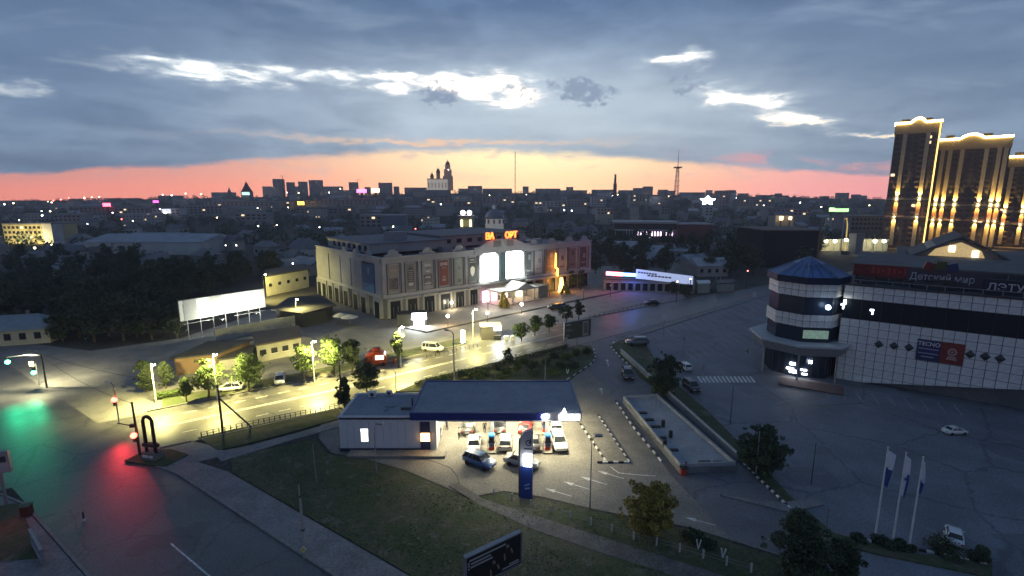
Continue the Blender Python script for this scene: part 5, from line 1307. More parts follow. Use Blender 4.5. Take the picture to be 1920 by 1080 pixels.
    for i, (a, b) in enumerate(doors):
        x = (a + b) / 2; w = b - a
        f = MB().box((x, -.06, 3.05), (w + .7, .8, 5.7)).build('shopfront_frame', ST, A)
        MB().box((x, -.44, 2.4), (w - .5, .08, 4.6)).build('shop_window', M_GLASS, f)
        MB().box((x - w * .18, -.50, 1.6), (.10, .06, 3.2)).box((x + w * .2, -.50, 1.6), (.10, .06, 3.2)).build('mullion', M_STEEL, f)
        MB().box((x, -.75, 5.35), (w + 1.1, 1.2, .30)).build('canopy', STL, f)
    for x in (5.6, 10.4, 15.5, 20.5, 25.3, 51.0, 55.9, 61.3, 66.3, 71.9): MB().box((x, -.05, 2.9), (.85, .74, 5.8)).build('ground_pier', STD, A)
    # centre: two blazing arched windows under a raised pediment
    GW = glow('arched_window_lit', (.90, 1.0, .96), 7.5, True)
    for a, b in ((30.0, 36.6), (38.6, 46.6)):
        x, hw = (a + b) / 2, (b - a) / 2 - .12
        pr = [(-hw, 6.6), (hw, 6.6), (hw, 13.6)] + [(hw * math.cos(R(t)), 13.6 + 2.0 * math.sin(R(t))) for t in range(15, 180, 15)] + [(-hw, 13.6)]
        w_ = MB().slab(pr, -.36, -.28).build('arched_window', GW, A, loc=(x, 0, 0), fix=True)
        for t in (-.33, .33): MB().box((t * 2 * hw, -.40, 9.6), (.10, .06, 6.0)).build('mullion', M_WHITE, w_)
    MB().box((38.3, -.15, 10.5), (2.2, .9, 9.0)).build('centre_pier', mat('centre_glass', (.10, .15, .16), .3, var=.1), A)
    ped = [(-10.6, 15.2), (10.6, 15.2), (10.6, 17.2), (8.6, 17.3), (7.2, 18.0), (4.6, 18.9), (2.2, 19.3), (-2.2, 19.3), (-4.6, 18.9), (-7.2, 18.0), (-8.6, 17.3), (-10.6, 17.2)]
    MB().slab(ped, -.62, .4).build('pediment', ST, A, loc=(38.4, 0, 0), fix=True)
    MB().box((36.0, -.66, 17.9), (2.6, .10, 1.8)).box((40.9, -.66, 17.9), (2.6, .10, 1.8)).build('pediment_panel', STD, A)
    MB().tube([(37.6, -.75, 19.3), (38.6, -.75, 16.8)], .2, 6).build('pediment_rib', STL, A)
    for t, x, m in (('ВА', 33.6, 'a'), ('ОРТ', 41.6, 'b')):
        text_mesh('roof_letters', t, 2.7, mat('neon_letter', (.8, .3, .05), .5, var=0, emis=(1.0, .17, .03), es=1.7), A, (x, -.3, 19.45), (R(90), 0, 0), .18, bold=.08, sx=.85)
    MB().box((37.8, .1, 19.4), (15.5, .12, .16)).box((37.8, .1, 21.2), (15.5, .1, .10)).build('letter_rail', M_DSTEEL, A)
    for x in (31, 36, 41, 45): MB().tube([(x, .2, 16.6), (x, .2, 21.4)], .07, 6).build('letter_strut', M_DSTEEL, A)
    point('letter_light', A, (34, -1.2, 20.6), 160, (1, .18, .04), .5); point('letter_light', A, (42, -1.2, 20.6), 200, (1, .18, .04), .5)
    # set-back upper floors
    U1 = MB().box((14.5, 26, 17.6), (24, 30, 2.6)).build('upper_floor', ST, A)
    MB().box((14.5, 26, 19.05), (24.8, 30.8, .35)).build('roof', RF, U1)
    for k in range(7): MB().box((2.45, 14 + 3.6 * k, 17.6), (.12, 1.5, 1.5)).build('window', M_GLASSW, U1)
    U2 = MB().box((44, 28, 17.8), (34, 26, 3.4)).build('upper_floor', ST, A)
    MB().box((44, 28, 19.7), (35, 27, .4)).build('roof', RF, U2)
    for k in range(8): MB().box((29.5 + 4.0 * k, 14.95, 18.0), (1.8, .12, 1.3)).build('window', M_GLASSW, U2)
    MB().box((13.5, 18, 20.4), (5.0, 4.5, 2.6)).build('roof_house', mat('roof_house_grey', (.22, .23, .25), .8, var=.1), A)
    for x, y, s in ((24, 8, 2.2), (29, 8, 1.8), (8, 9, 1.6), (57, 9, 2.0), (64, 12, 1.8)): MB().box((x, y, 16.4), (s * 1.6, s, s * .8)).build('air_unit', M_STEEL, A)
    # left wing face (local x = 0)
    for a, b in ((0, 3.2), (10.8, 17.4), (18.2, 24.6), (25.4, 33.2), (34.0, 44)):
        MB().box((.02, (a + b) / 2, 10.5), (.7, b - a, 9.2)).build('pier', ST, A)
    MB().box((.04, W / 2, 15.55), (.78, W - .9, 1.6)).build('frieze', ST, A)
    MB().box((-.08, W / 2, 16.40), (1.0, W - .9, .22)).build('cornice', STL, A)
    MB().box((-.02, W / 2, 6.15), (.86, W - .9, .9)).build('string_course', STL, A)
    p = MB().box((-.08, 7.0, 10.0), (.5, 6.8, 8.4)).build('wing_poster', mat('poster_blue', (.03, .075, .17), .6, var=.15, scale=.3), A)
    p['label'] = 'large blue poster on the left wing'
    MB().box((-.36, 7.0, 7.6), (.06, 6.4, 2.6)).box((-.36, 6.6, 12.4), (.06, 1.4, 1.8)).build('poster_print', mat('poster_pale_blue', (.10, .20, .34), .6, var=.5, scale=.8), p)
    for a in (1.0, 9.0, 14.0, 20.5, 27.0, 32.0, 37.0, 41.0):
        f = MB().box((-.06, a + 1.6, 3.0), (.8, 4.0, 5.6)).build('shopfront_frame', ST, A); MB().box((-.44, a + 1.6, 2.3), (.08, 2.6, 4.4)).build('shop_window', M_GLASS, f)
    # entrance porch
    E = thing('entrance_porch', 'gabled entrance porch glowing pink and yellow under the arched windows', 'porch', A.location, A.rotation_euler[2])
    for x in (33.0, 37.2, 41.4, 45.6):
        for y in (-6.2, -1.2): MB().tube([(x, y, .1), (x, y, 3.6)], .22, 10).build('column', STL, E)
    MB().box((39.3, -3.7, 3.85), (14.6, 6.6, .5)).build('roof', mat('porch_roof', (.42, .41, .37), .6, var=.1), E)
    MB().slab([(-3.4, 4.1), (3.4, 4.1), (0, 5.7)], -7.0, -.8).build('gable_roof', mat('porch_roof', (.42, .41, .37), .6, var=.1), E, loc=(41.5, 0, 0), fix=True)
    for x, c in ((31.6, 'p'), (34.6, 'p'), (38.6, 'y'), (44.4, 'y')):
        MB().box((x, -.72, 2.0), (2.2, .12, 3.2)).build('lit_window', glow('porch_pink', (1, .55, .68), 3.0) if c == 'p' else glow('porch_yellow', (1, .80, .42), 4.0), E)
    for x in (34, 39, 44): point('porch_light', E, (x, -3.5, 3.2), 260, (1, .72, .62), .3)
    MB().box((39.3, -4.0, .16), (16, 7.5, .3)).build('step', M_PLAZA, E)
    MB().box((49.6, -3.4, 1.9), (4.0, 5, 3.8)).build('side_wall', mat('porch_side', (.20, .19, .15), .7, var=.1), E)
    # floods that light the facade above the porch
    for x in (31.5, 45.5): spot('facade_flood', A, (x, -5.5, 5.2), (x, 0, 13), 2400, (.9, 1, .95), 110, .7, .2)
    # the orange-lit pipe and lamp
    O = thing('orange_lamp', 'glowing orange floor lamp and pipe on the arcade front', 'lamp', A.location, A.rotation_euler[2])
    ON = glow('orange_neon', (1, .40, .05), 5)
    MB().lathe([(1.05, 0), (.75, 1.6), (.55, 3.6), (.45, 4.6)], 12).build('lamp_body', glow('orange_lamp_body', (1, .50, .08), 5), O, loc=(60.6, -3.0, .14))
    MB().tube([(60.9, -.9, 4.8), (60.9, -.9, 7.4), (60.0, -.9, 7.8), (60.0, -.9, 12.5)], [.30, .28, .26, .12], 8).build('neon_pipe', ON, O)
    point('orange_light', O, (60.4, -3.8, 3.0), 620, (1, .36, .05), .5); point('orange_light', O, (60.0, -1.6, 9.5), 110, (1, .42, .08), .5)
arcade()

# ------------------------------------------------------------------ tiled mall with round corner
def tiled_mall():
    S = (54.5, 80.0); ux, uy = .80, -.60; rz = math.atan2(uy, ux)
    def sx(px, yo=0.0, z=8.0):           # distance along the front of what the photograph shows in column px
        ox, oy = S[0] - uy * yo, S[1] + ux * yo; k = (px - 960) / FPX
        return (k * (oy * CP + (CAMH - z) * SP) - ox) / (ux - k * uy * CP)
    def sz(px, py, yo=0.0, z=8.0):
        s_ = sx(px, yo, z); return D(px, py, S[1] + ux * yo + uy * s_).z
    M = thing('tiled_mall', 'white tiled mall with a dark glass band and rooftop signs, right of the parking lot', 'shopping mall', (S[0], S[1], 0), rz)
    DK = mat('joint_dark', (.12, .12, .12), .8, var=0); RF = mat('mall_roof', (.10, .105, .11), .85, var=.25, scale=.3, fine=.1, fscale=2)
    n, s = 24, 1.30; Lx = n * s
    zb = lambda x: max(0.0, (x - 3.5) * .17)
    MB().slab([(0, .0), (3.5, 0), (Lx + 12, zb(Lx + 12)), (Lx + 12, 15.9), (0, 15.9)], .10, .8).build('wall', DK, M, fix=True)
    MB().box((Lx / 2 + 6, 30, 7.85), (Lx + 11.9, 58.4, 15.5)).build('roof', RF, M)
    cnt = 0
    full = {}
    for band in ((13.8, 2, 1.12), (0.0, 8, 1.3125)):
        for j in range(band[1]):
            for i in range(n):
                x0, x1 = i * s + .045, (i + 1) * s - .045; z0, z1 = band[0] + j * band[2] + .045, band[0] + (j + 1) * band[2] - .045
                a, b = max(z0, zb(x0) + .02), max(z0, zb(x1) + .02)
                if min(a, b) >= z1 - .05: continue
                if a == z0 and b == z0:
                    k = band[2]
                    if k not in full: full[k] = MB().box(((s - .09) / 2, .045, (k - .09) / 2), (s - .09, .09, k - .09)).mesh('facade_panel', M_TILE)
                    put('facade_panel', full[k], M, (x0, 0, z0))
                else:
                    MB().slab([(x0, min(a, z1)), (x1, min(b, z1)), (x1, z1), (x0, z1)], 0, .09).build('facade_panel', M_TILE, M)
    MB().box((Lx / 2 + 6, .05, 12.15), (Lx + 12, .16, 3.2)).build('glass_band', M_GLASS, M)
    for i in range(1, 13): MB().box((i * 2.6, -.05, 12.15), (.06, .06, 3.1)).build('mullion', M_DSTEEL, M)
    MB().box((Lx / 2 + 6, .3, 16.1), (Lx + 12, .9, .25)).build('coping', M_DSTEEL, M)
    for x, z in ((sx(1580, z=12.5), 12.7), (sx(1635, z=12.3), 12.3)):
        MB().box((x, -.08, z), (.5, .05, .28)).box((x + .1, -.08, z - .4), (.2, .05, .6)).build('lit_figure', glow('band_lamp', (.85, .92, 1), 5), M)
    # recess under the facade
    for x in (9.0, 18.0, 27.0): MB().box((x + 5, 3.0, 1.2), (1.0, .8, 2.4)).build('recess_column', M_CONCP, M)
    MB().box((Lx / 2 + 8, 5.0, 1.8), (Lx, .3, 3.6)).build('recess_wall', M_GLASS, M)
    # facade boards and diamonds
    xa, xb, xc = sx(1717, z=6.2), sx(1761, z=6.2), sx(1806, z=6.2); x1_, x2_ = (xa + xb) / 2, (xb + xc) / 2; zc = (sz(1761, 640) + sz(1761, 679)) / 2 ; hh_ = sz(1761, 640) - sz(1761, 679)
    b1 = MB().box((x1_, -.10, zc), (xb - xa, .16, hh_)).build('facade_board', mat('board_navy', (.018, .024, .085), .5, var=.1), M)
    text_mesh('lettering', 'TECNO', .86, M_WHITE, b1, (x1_, -.20, zc + .75), (R(90), 0, 0), .01, bold=.012, sx=(xb - xa) / 3.1)
    for z, w in ((.25, .86), (-.45, .86), (-1.0, .55)): MB().box((x1_, -.19, zc + z), (w * (xb - xa), .02, .14)).build('text_line', mat('print_lilac', (.30, .31, .45), .6, var=0), b1)
    b2 = MB().box((x2_, -.10, zc), (xc - xb, .14, hh_)).build('facade_board', mat('board_red', (.17, .022, .018), .5, var=.1), M)
    em = MB()
    for t in range(0, 360, 30):
        a, b = R(t), R(t + 30); em.add([(.55 * math.cos(a), -.18, .25 + .6 * math.sin(a)), (.55 * math.cos(b), -.18, .25 + .6 * math.sin(b)), (.34 * math.cos(b), -.18, .25 + .36 * math.sin(b)), (.34 * math.cos(a), -.18, .25 + .36 * math.sin(a))], [(0, 1, 2, 3)])
    em.box((0, -.18, -.55), (1.0, .02, .22)).box((0, -.18, -.85), (1.2, .02, .2)).box((0, -.18, .25), (.3, .02, .3)).build('emblem', mat('emblem_pink', (.42, .26, .24), .6, var=0), b2, loc=(x2_, 0, zc))
    dm = MB().add([(-.62, -.10, 0), (0, -.10, -.66), (.62, -.10, 0), (0, -.10, .66), (0, -.28, 0), (-.62, .02, 0), (0, .02, -.66), (.62, .02, 0), (0, .02, .66)], [(0, 1, 4), (1, 2, 4), (2, 3, 4), (3, 0, 4), (5, 6, 1, 0), (6, 7, 2, 1), (7, 8, 3, 2), (8, 5, 0, 3)]).mesh('diamond_lamp', mat('diamond_dark', (.03, .035, .035), .3, var=0))
    for px, py in ((1648, 645), (1676, 648), (1704, 651), (1818, 664), (1846, 668), (1874, 672)): put('diamond_lamp', dm, M, (sx(px, z=6.8), 0, sz(px, py)))
    # set-back storey with signs
    MB().box((19, 19, 17.1), (36, 22, 3.0)).build('upper_floor', mat('upper_glass', (.06, .075, .08), .3, var=.2, scale=.4), M)
    MB().box((19, 19, 18.7), (37, 23, .3)).build('upper_roof', RF, M)
    for i in range(18): MB().box((1.6 + 2.05 * i, 7.95, 17.0), (.10, .10, 2.8)).build('upper_mullion', M_STEEL, M)
    q0, q1 = sx(1600, 6.6, 17), sx(1706, 6.6, 17)
    rs = MB().box(((q0 + q1) / 2, 6.6, 17.9), (q1 - q0, .3, 2.0)).build('roof_sign', mat('sign_red', (.16, .02, .015), .6, var=.3, scale=1.5), M)
    for k in range(7): MB().box((q1 - 5.0 + k * .72, 6.40, 18.0 - .05 * (k % 2)), (.42, .06, 1.2 - .3 * (k % 3))).build('sign_letter', mat('sign_red_bright', (.35, .04, .03), .6, var=0), rs)
    q0, q1 = sx(1698, 6.4, 17), sx(1862, 6.4, 17)
    r2 = MB().box(((q0 + q1) / 2, 6.4, 17.5), (q1 - q0, .26, 2.6)).build('roof_sign', mat('sign_dark_plum', (.060, .045, .06), .6, var=.2), M)
    for w_, px_, al in (('Детский', 1783, 'RIGHT'), ('мир', 1788, 'LEFT')): text_mesh('lettering', w_, 1.55, mat('letter_grey', (.42, .41, .45), .6, var=0), r2, (sx(px_, 6.2, 17), 6.18, 17.0), (R(90), 0, 0), .04, align=al, bold=.01, sx=(sx(1816, 6.2, 17) - sx(1712, 6.2, 17)) / 8.3)
    q0 = sx(1842, 2.6, 17)
    r3 = MB().box((q0 + 5.5, 2.6, 17.2), (11, .3, 2.2)).build('roof_sign', mat('sign_ink', (.012, .014, .03), .6, var=.2), M)
    text_mesh('lettering', 'ЛЭТУАЛЬ', 1.45, mat('letter_silver', (.50, .50, .54), .6, var=0), r3, (sx(1850, 2.4, 17), 2.38, 16.75), (R(90), 0, 0), .04, align='LEFT', bold=.01)
    for x in (13.2, 17.5, 21.6, 22.5, 26, 30): MB().tube([(x, 6.9 if x < 22 else 3.0, 15.6), (x, 6.7 if x < 22 else 2.9, 18)], .06, 6).build('sign_strut', M_DSTEEL, M)
    for k, c in enumerate(((.14, .02, .02), (.07, .08, .02), (.02, .03, .10))):
        q_ = MB().box((0, 0, 0), (1.3, .4, 1.3)).build('letter_cube', mat('cube_%d' % k, c, .5, var=0), M, loc=(sx(1742 + 22 * k, 6.3, 19), 6.3, 19.2 + .3 * (k % 2))); q_.rotation_euler = (0, R(20 - 18 * k), R(10))
    # lit glass gable on the roof
    gy = 30
    gx_ = sx(1800, 30, 20)
    gb = MB().slab([(-6.5, 18.6), (6.5, 18.6), (4.4, 20.0), (0, 22.3), (-4.4, 20.6)], gy, gy + 16).build('roof_gable', mat('gable_plaster', (.32, .28, .22), .7, var=.1), M, loc=(gx_, 0, 0), fix=True)
    MB().add([(-4.6, gy - .05, 18.9), (3.6, gy - .05, 18.9), (3.0, gy - .05, 20.2), (0, gy - .05, 21.7), (-3.6, gy - .05, 20.3)], [(0, 1, 2, 3, 4)]).build('gable_window', mat('gable_window_warm', (.45, .36, .20), .5, var=.6, scale=.7, emis=(1, .72, .32), es=.22), gb)
    for x, z in ((-1.2, 20.4), (2.2, 19.6)): MB().box((x, gy - .12, z), (.9, .06, 1.2)).build('gable_lamp', glow('gable_lamp', (1, .85, .5), 2.5), gb)
    MB().add([(-7.4, gy - .8, 18.7), (0, gy - .8, 23.0), (7.4, gy - .8, 18.7), (-7.4, gy + 16.5, 18.7), (0, gy + 16.5, 23.0), (7.4, gy + 16.5, 18.7), (-7.4, gy - .8, 18.4), (0, gy - .8, 22.6), (7.4, gy - .8, 18.4), (-7.4, gy + 16.5, 18.4), (0, gy + 16.5, 22.6), (7.4, gy + 16.5, 18.4)],
             [(0, 3, 4, 1), (1, 4, 5, 2), (6, 7, 10, 9), (7, 8, 11, 10), (0, 1, 7, 6), (1, 2, 8, 7)]).build('gable_roof', RF, gb)
    # more roofs behind with plant
    MB().box((32, 46, 16.9), (50, 24, 2.8)).build('rear_roof', RF, M)
    g = random.Random(4)
    for k in range(26):
        x, y = g.uniform(2, 34), g.uniform(3.2, 7.2) if k % 4 == 0 else g.uniform(31, 44); z = 15.6 if y < 31 else 15.6
        w = g.uniform(.8, 2.2); MB().box((x, y, z + .7), (w, g.uniform(.8, 1.6), g.uniform(1.0, 2.0))).build('air_unit', M_STEEL if k % 2 else M_DSTEEL, M)
    for k in range(10): MB().tube([(2 + 2.1 * k, 1.2, 15.7), (2 + 2.1 * k, 1.2, 16.9)], .05, 6).build('rail_post', M_STEEL, M)
    MB().tube([(1, 1.2, 16.85), (22, 1.2, 16.85)], .05, 6).build('hand_rail', M_STEEL, M)
    # the octagonal corner
    T = thing('octagonal_corner_tower', 'octagonal mall corner with a blue glass cupola, tiled bands and a glazed entrance', 'tower', (51.3, 85, 0), math.atan2(-85, -51.3))
    def octo(r, z0, z1, r1=None, off=0): return [[(rr * math.cos(R(45 * k + off)), rr * math.sin(R(45 * k + off)), z) for k in range(8)] for rr, z in ((r, z0), (r1 or r, z1))]
    MB().loft(octo(5.55, 0, 16.2)).build('core', mat('tower_glass', (.018, .030, .052), .25, var=0, spec=.22), T)
    ap = 5.8 * math.cos(R(22.5)); side = 2 * 5.8 * math.sin(R(22.5))
    for zc, hh, rows in ((13.9, 2.2, 2), (8.8, 2.15, 2)):
        for k in range(8):
            a = R(45 * k + 22.5)
            for i in range(4):
                for j in range(rows):
                    w = side / 4; t = (i - 1.5) * w
                    x, y = ap * math.cos(a) - t * math.sin(a), ap * math.sin(a) + t * math.cos(a)
                    if abs(((math.degrees(a) + 180) % 360) - 180) > 120: continue
                    MB().box((0, 0, hh / rows / 2 - .01), (.12, w - .09, hh / rows - .09)).build('facade_panel', M_TILE, T, loc=(x, y, zc + j * hh / rows), rz=a)
    MB().loft(octo(6.3, 16.1, 17.2)).build('eaves', mat('cupola_navy', (.012, .022, .05), .5, var=0, spec=.15), T)
    CG = mat('cupola_glass', (.05, .12, .28), .3, var=.25, scale=.5, spec=.4)
    MB().loft(octo(6.2, 17.22, 19.0, 2.6)).build('cupola', CG, T); MB().loft(octo(2.6, 19.02, 20.1, .15)).build('cupola', CG, T)
    for k in range(8):
        a = R(45 * k)
        MB().tube([(6.25 * math.cos(a), 6.25 * math.sin(a), 17.25), (2.62 * math.cos(a), 2.62 * math.sin(a), 19.03), (.1, 0, 20.15)], .06, 5).build('cupola_rib', M_STEEL, T)
        a2 = R(45 * k + 22.5); r2 = math.cos(R(22.5))
        for f in (-.33, 0, .33):
            p0 = Vector((6.2 * r2 * math.cos(a2) - f * 4.6 * math.sin(a2), 6.2 * r2 * math.sin(a2) + f * 4.6 * math.cos(a2), 17.26)); p1 = Vector((2.6 * r2 * math.cos(a2) - f * 1.9 * math.sin(a2), 2.6 * r2 * math.sin(a2) + f * 1.9 * math.cos(a2), 19.05))
            MB().tube([p0, p1], .03, 4).build('glazing_bar', M_DSTEEL, T)
    # canopy skirt, columns and doors
    MB().loft(octo(8.4, 5.9, 6.25)).build('canopy', mat('canopy_pale', (.40, .42, .43), .6, var=.1), T)
    MB().loft(octo(7.6, 4.4, 5.9, 8.2)).build('canopy_skirt', mat('skirt_grey', (.20, .21, .21), .5, var=.1), T)
    for k in (-1, 0, 1): MB().tube([(7.6 * math.cos(R(45 * k)), 7.6 * math.sin(R(45 * k)), 0), (7.6 * math.cos(R(45 * k)), 7.6 * math.sin(R(45 * k)), 4.5)], .16, 10).build('column', M_STEEL, T)
    for k in range(-2, 3):
        for f in (-.5, -.25, 0, .25):
            a = R(45 * k); b = R(45 * k + 45); p = Vector((5.62 * math.cos(a), 5.62 * math.sin(a), 0)).lerp(Vector((5.62 * math.cos(b), 5.62 * math.sin(b), 0)), f + .5)
            MB().box((p.x, p.y, 2.2), (.10, .10, 4.4)).build('mullion', M_DSTEEL, T)
    LW = glow('shop_lamp_white', (.95, .97, 1), 9)
    for (a, z, w, h) in ((18, 2.9, .5, .5), (-9, 2.2, .8, .45), (-12, 1.3, 1.1, .3), (-6, .9, 1.3, .5), (9, 1.4, .9, .22), (11, .7, .8, .22)):
        MB().box((0, 0, 0), (.06, w, h)).build('lit_display', LW, T, loc=(5.50 * math.cos(R(a)), 5.50 * math.sin(R(a)), z), rz=R(a))
    MB().box((0, 0, 0), (.08, 3.9, 1.4)).build('lit_window', mat('green_display', (.10, .14, .11), .5, var=.9, scale=1.3, emis=(.35, .55, .45), es=.16), T, loc=(5.25, 1.9 * 1.06, 7.7), rz=R(22.5))
    MB().ball((5.40, 3.3, 12.5), .42, 10, 6).build('round_lamp', glow('round_lamp_blue', (.55, .75, 1), 5), T)
    for y, z, s_ in ((4.6, 16.8, .42), (5.6, 13.2, .35)): MB().box((3.0, y, z), (.3, .3, s_ * 2)).build('corner_lamp', glow('corner_lamp', (1, 1, .92), 9), T)
    MB().box((9.2, 2.0, .12), (4, 9, .2)).build('step', mat('red_paving', (.12, .07, .065), .8, var=.2), T)
tiled_mall()

# ------------------------------------------------------------------ lit residential towers
def res_tower(label, pxa, pxb, depth, ytop, cols, crown, pil, seed, rzoff=0.0):
    a, b = D(pxa, 420, depth), D(pxb, 420, depth); c = (a + b) / 2; az = math.atan2(c.x, c.y)
    w = (b - a).length * math.cos(az) + 1.0; top = D((pxa + pxb) / 2, ytop, depth).z
    T = thing('residential_tower', label, 'apartment tower', (c.x, c.y, 0), -az + rzoff, 'lit apartment towers')
    BR = mat('tower_brick', (.17, .125, .095), .8, var=.15, scale=.15); BD = mat('tower_dark', (.095, .075, .068), .8, var=.15, scale=.2); BT = mat('tower_band', (.28, .22, .15), .8, var=.1)
    dpt = 18.0
    MB().box((0, dpt / 2, top / 2 - 2), (w, dpt, top - 4)).build('wall', BD, T)
    MB().box((0, dpt / 2 + .1, top - 3.2), (w + .8, dpt + .4, 6.0)).build('crown', BT, T)
    for z in (top * .40, top * .26): MB().box((0, -.1, z), (w + .3, .5, 1.0)).build('band', BT, T)
    nf = int((top - 8) / 3.0); gx = w / cols; g = random.Random(seed)
    wm = MB().box((0, 0, 0), (gx * .62, .16, 1.5)).mesh('window', mat('tower_window', (.035, .038, .045), .25, var=.2, scale=.6)); wl = MB().box((0, 0, 0), (gx * .62, .16, 1.5)).mesh('window', glow('tower_window_lit', (1, .72, .40), .8))
    bal = MB().box((0, 0, 0), (gx * .80, .5, .9)).mesh('balcony', BR)
    for i in range(cols):
        for j in range(nf):
            x = -w / 2 + gx * (i + .5); z = 4.5 + 3.0 * j
            o = put('window', wl if g.random() < .02 else wm, T, (x, -.06, z))
            if i % 3 == 1: put('balcony', bal, o, (0, -.25, -1.15))
    # crown light lines
    ln = [(-w / 2 - .4, top), (-w * .16, top), (-w * .11, top + 1.2), (-w * .05, top + 2.2), (w * .05, top + 2.2), (w * .11, top + 1.2), (w * .16, top), (w / 2 + .4, top)]
    pr = [(-w * .5, top - .5), (w * .5, top - .5)] + [(x, z) for x, z in ln[::-1]]
    MB().slab([(x * .98, z - .2) for x, z in pr], -.05, .5).build('gable', BT, T, fix=True)
    MB().tube([(x, -.5, z) for x, z in ln], .62, 6).build('light_strip', glow('strip_warm', (1, .74, .24), 9, True), T)
    MB().tube([(-w / 2 - .4, -.5, top), (-w / 2 - .4, dpt * .8, top)], .5, 6).build('light_strip', glow('strip_warm', (1, .74, .24), 9, True), T)
    for x in (-w * .3, w * .2): MB().box((x, dpt * .6, top + 1.6), (4, 5, 3)).build('roof_house', BD, T)
    if seed == 1: MB().tube([(w * .485, -.5, 2), (w * .485, -.5, top)], .32, 6).build('light_strip', glow('edge_strip', (1, .62, .16), 1.4, False), T)
    # lit pilasters, washed from below and above
    for x in pil:
        xx = x * w / 2
        for (z0, z1) in ((top * .41, top - 6.4), (top * .27, top * .395), (1.5, top * .255)):
            MB().box((xx, -.35, (z0 + z1) / 2), (1.9, .7, z1 - z0)).build('pilaster', mat('pilaster_cream', (.52, .42, .26), .7, var=.05), T)
        for z, up, e in ((top * .41, 1, 15000), (top * .395, -1, 8000), (top * .255, -1, 9000)):
            o = MB().box((xx, -1.3, z - .2 * up), (.6, .5, .3)).build('wash_lamp', glow('wash_lamp', (1, .88, .5), 14), T)
            spot('wash_light', T, (xx, -1.35, z + .4 * up), (xx, -.6, z + 14 * up), e, (1, .66, .18) if e != 8000 else (1, .38, .08), 60, .5, .1)
    return T
res_tower('tallest lit apartment tower, left of the three, with glowing rooftop line', 1657, 1735, 300, 229, 7, 1, (-.52, .50), 1)
res_tower('wide middle apartment tower with six lit pilasters and rooftop line', 1729, 1866, 302, 259, 11, 1, (-.72, -.52, -.20, .42, .74, .90), 2)
res_tower('lowest apartment tower at the right picture edge with glowing rooftop line', 1867, 1975, 304, 292, 8, 1, (-.75, -.15, .45), 3)

# ------------------------------------------------------------------ banner building and neighbours
N = thing('banner_shop', 'low shop with a white roof banner and a red to blue neon strip', 'shop', (0, 0, 0))
a, b = V2(G(1132, 546)), V2(G(1302, 550)); d = (b - a); L = d.length; d = d / L; N.location = (a.x, a.y, 0); N.rotation_euler = (0, 0, math.atan2(d.y, d.x))
MB().box((L / 2, 5, 2.0), (L, 10, 4.0)).build('wall', mat('shop_plaster', (.26, .25, .25), .8, var=.2, scale=.5), N)
MB().box((L / 2, 4.8, 4.1), (L + .6, 10.6, .25)).build('roof', M_DSTEEL, N)
bn = MB().slab([(L * .35, 4.55), (L * .97, 2.9), (L * .97, 5.6), (L * .35, 7.6)], -.7, -.5).build('banner', mat('banner_pale', (.50, .53, .60), .6, var=.1, emis=(.50, .60, .95), es=.30), N, fix=True)
for k, (x, z, w) in enumerate(((.36, 6.55, 5.2), (.47, 5.55, 6.5))):
    for j in range(7): MB().box((L * x + .6 + j * w / 6, -.74, z - j * .09), (w / 8, .05, .5)).build('print_block', mat('banner_ink', (.06, .07, .14), .6, var=0), bn)
MB().tube([(L * .02, -.45, 6.0), (L * .20, -.45, 5.75)], .62, 10).build('neon_tube', glow('neon_red', (1, .14, .20), 5, True), N)
MB().tube([(L * .20, -.45, 5.75), (L * .345, -.45, 5.6)], .50, 10).build('neon_tube', glow('neon_blue', (.14, .38, 1), 5, True), N)
point('neon_light', N, (L * .1, -2.4, 5.4), 130, (1, .05, .12), .8); point('neon_light', N, (L * .32, -2.4, 5.4), 520, (.08, .16, 1), .8)
for k in range(12):
    f = MB().box((1.5 + k * (L - 3) / 11, -.06, 1.7), (1.5, .12, 2.4)).build('shop_window', M_GLASS, N); MB().box((1.5 + k * (L - 3) / 11, -.15, 3.0), (1.7, .25, .12)).build('lintel', M_WHITE, f)
flat_house('pale low kiosk right of the banner shop', ((1308, 550), (1330, 549), (1328, 543), (1306, 544)), 3.0, mat('pale_plaster', (.36, .35, .29), .85, var=.15), M_WHITE, .3)
flat_house('long low pale garage beside the braced wooden pole', ((1345, 548), (1376, 545), (1374, 538), (1343, 541)), 2.6, mat('pale_plaster', (.36, .35, .29), .85, var=.15), M_DSTEEL, .3)

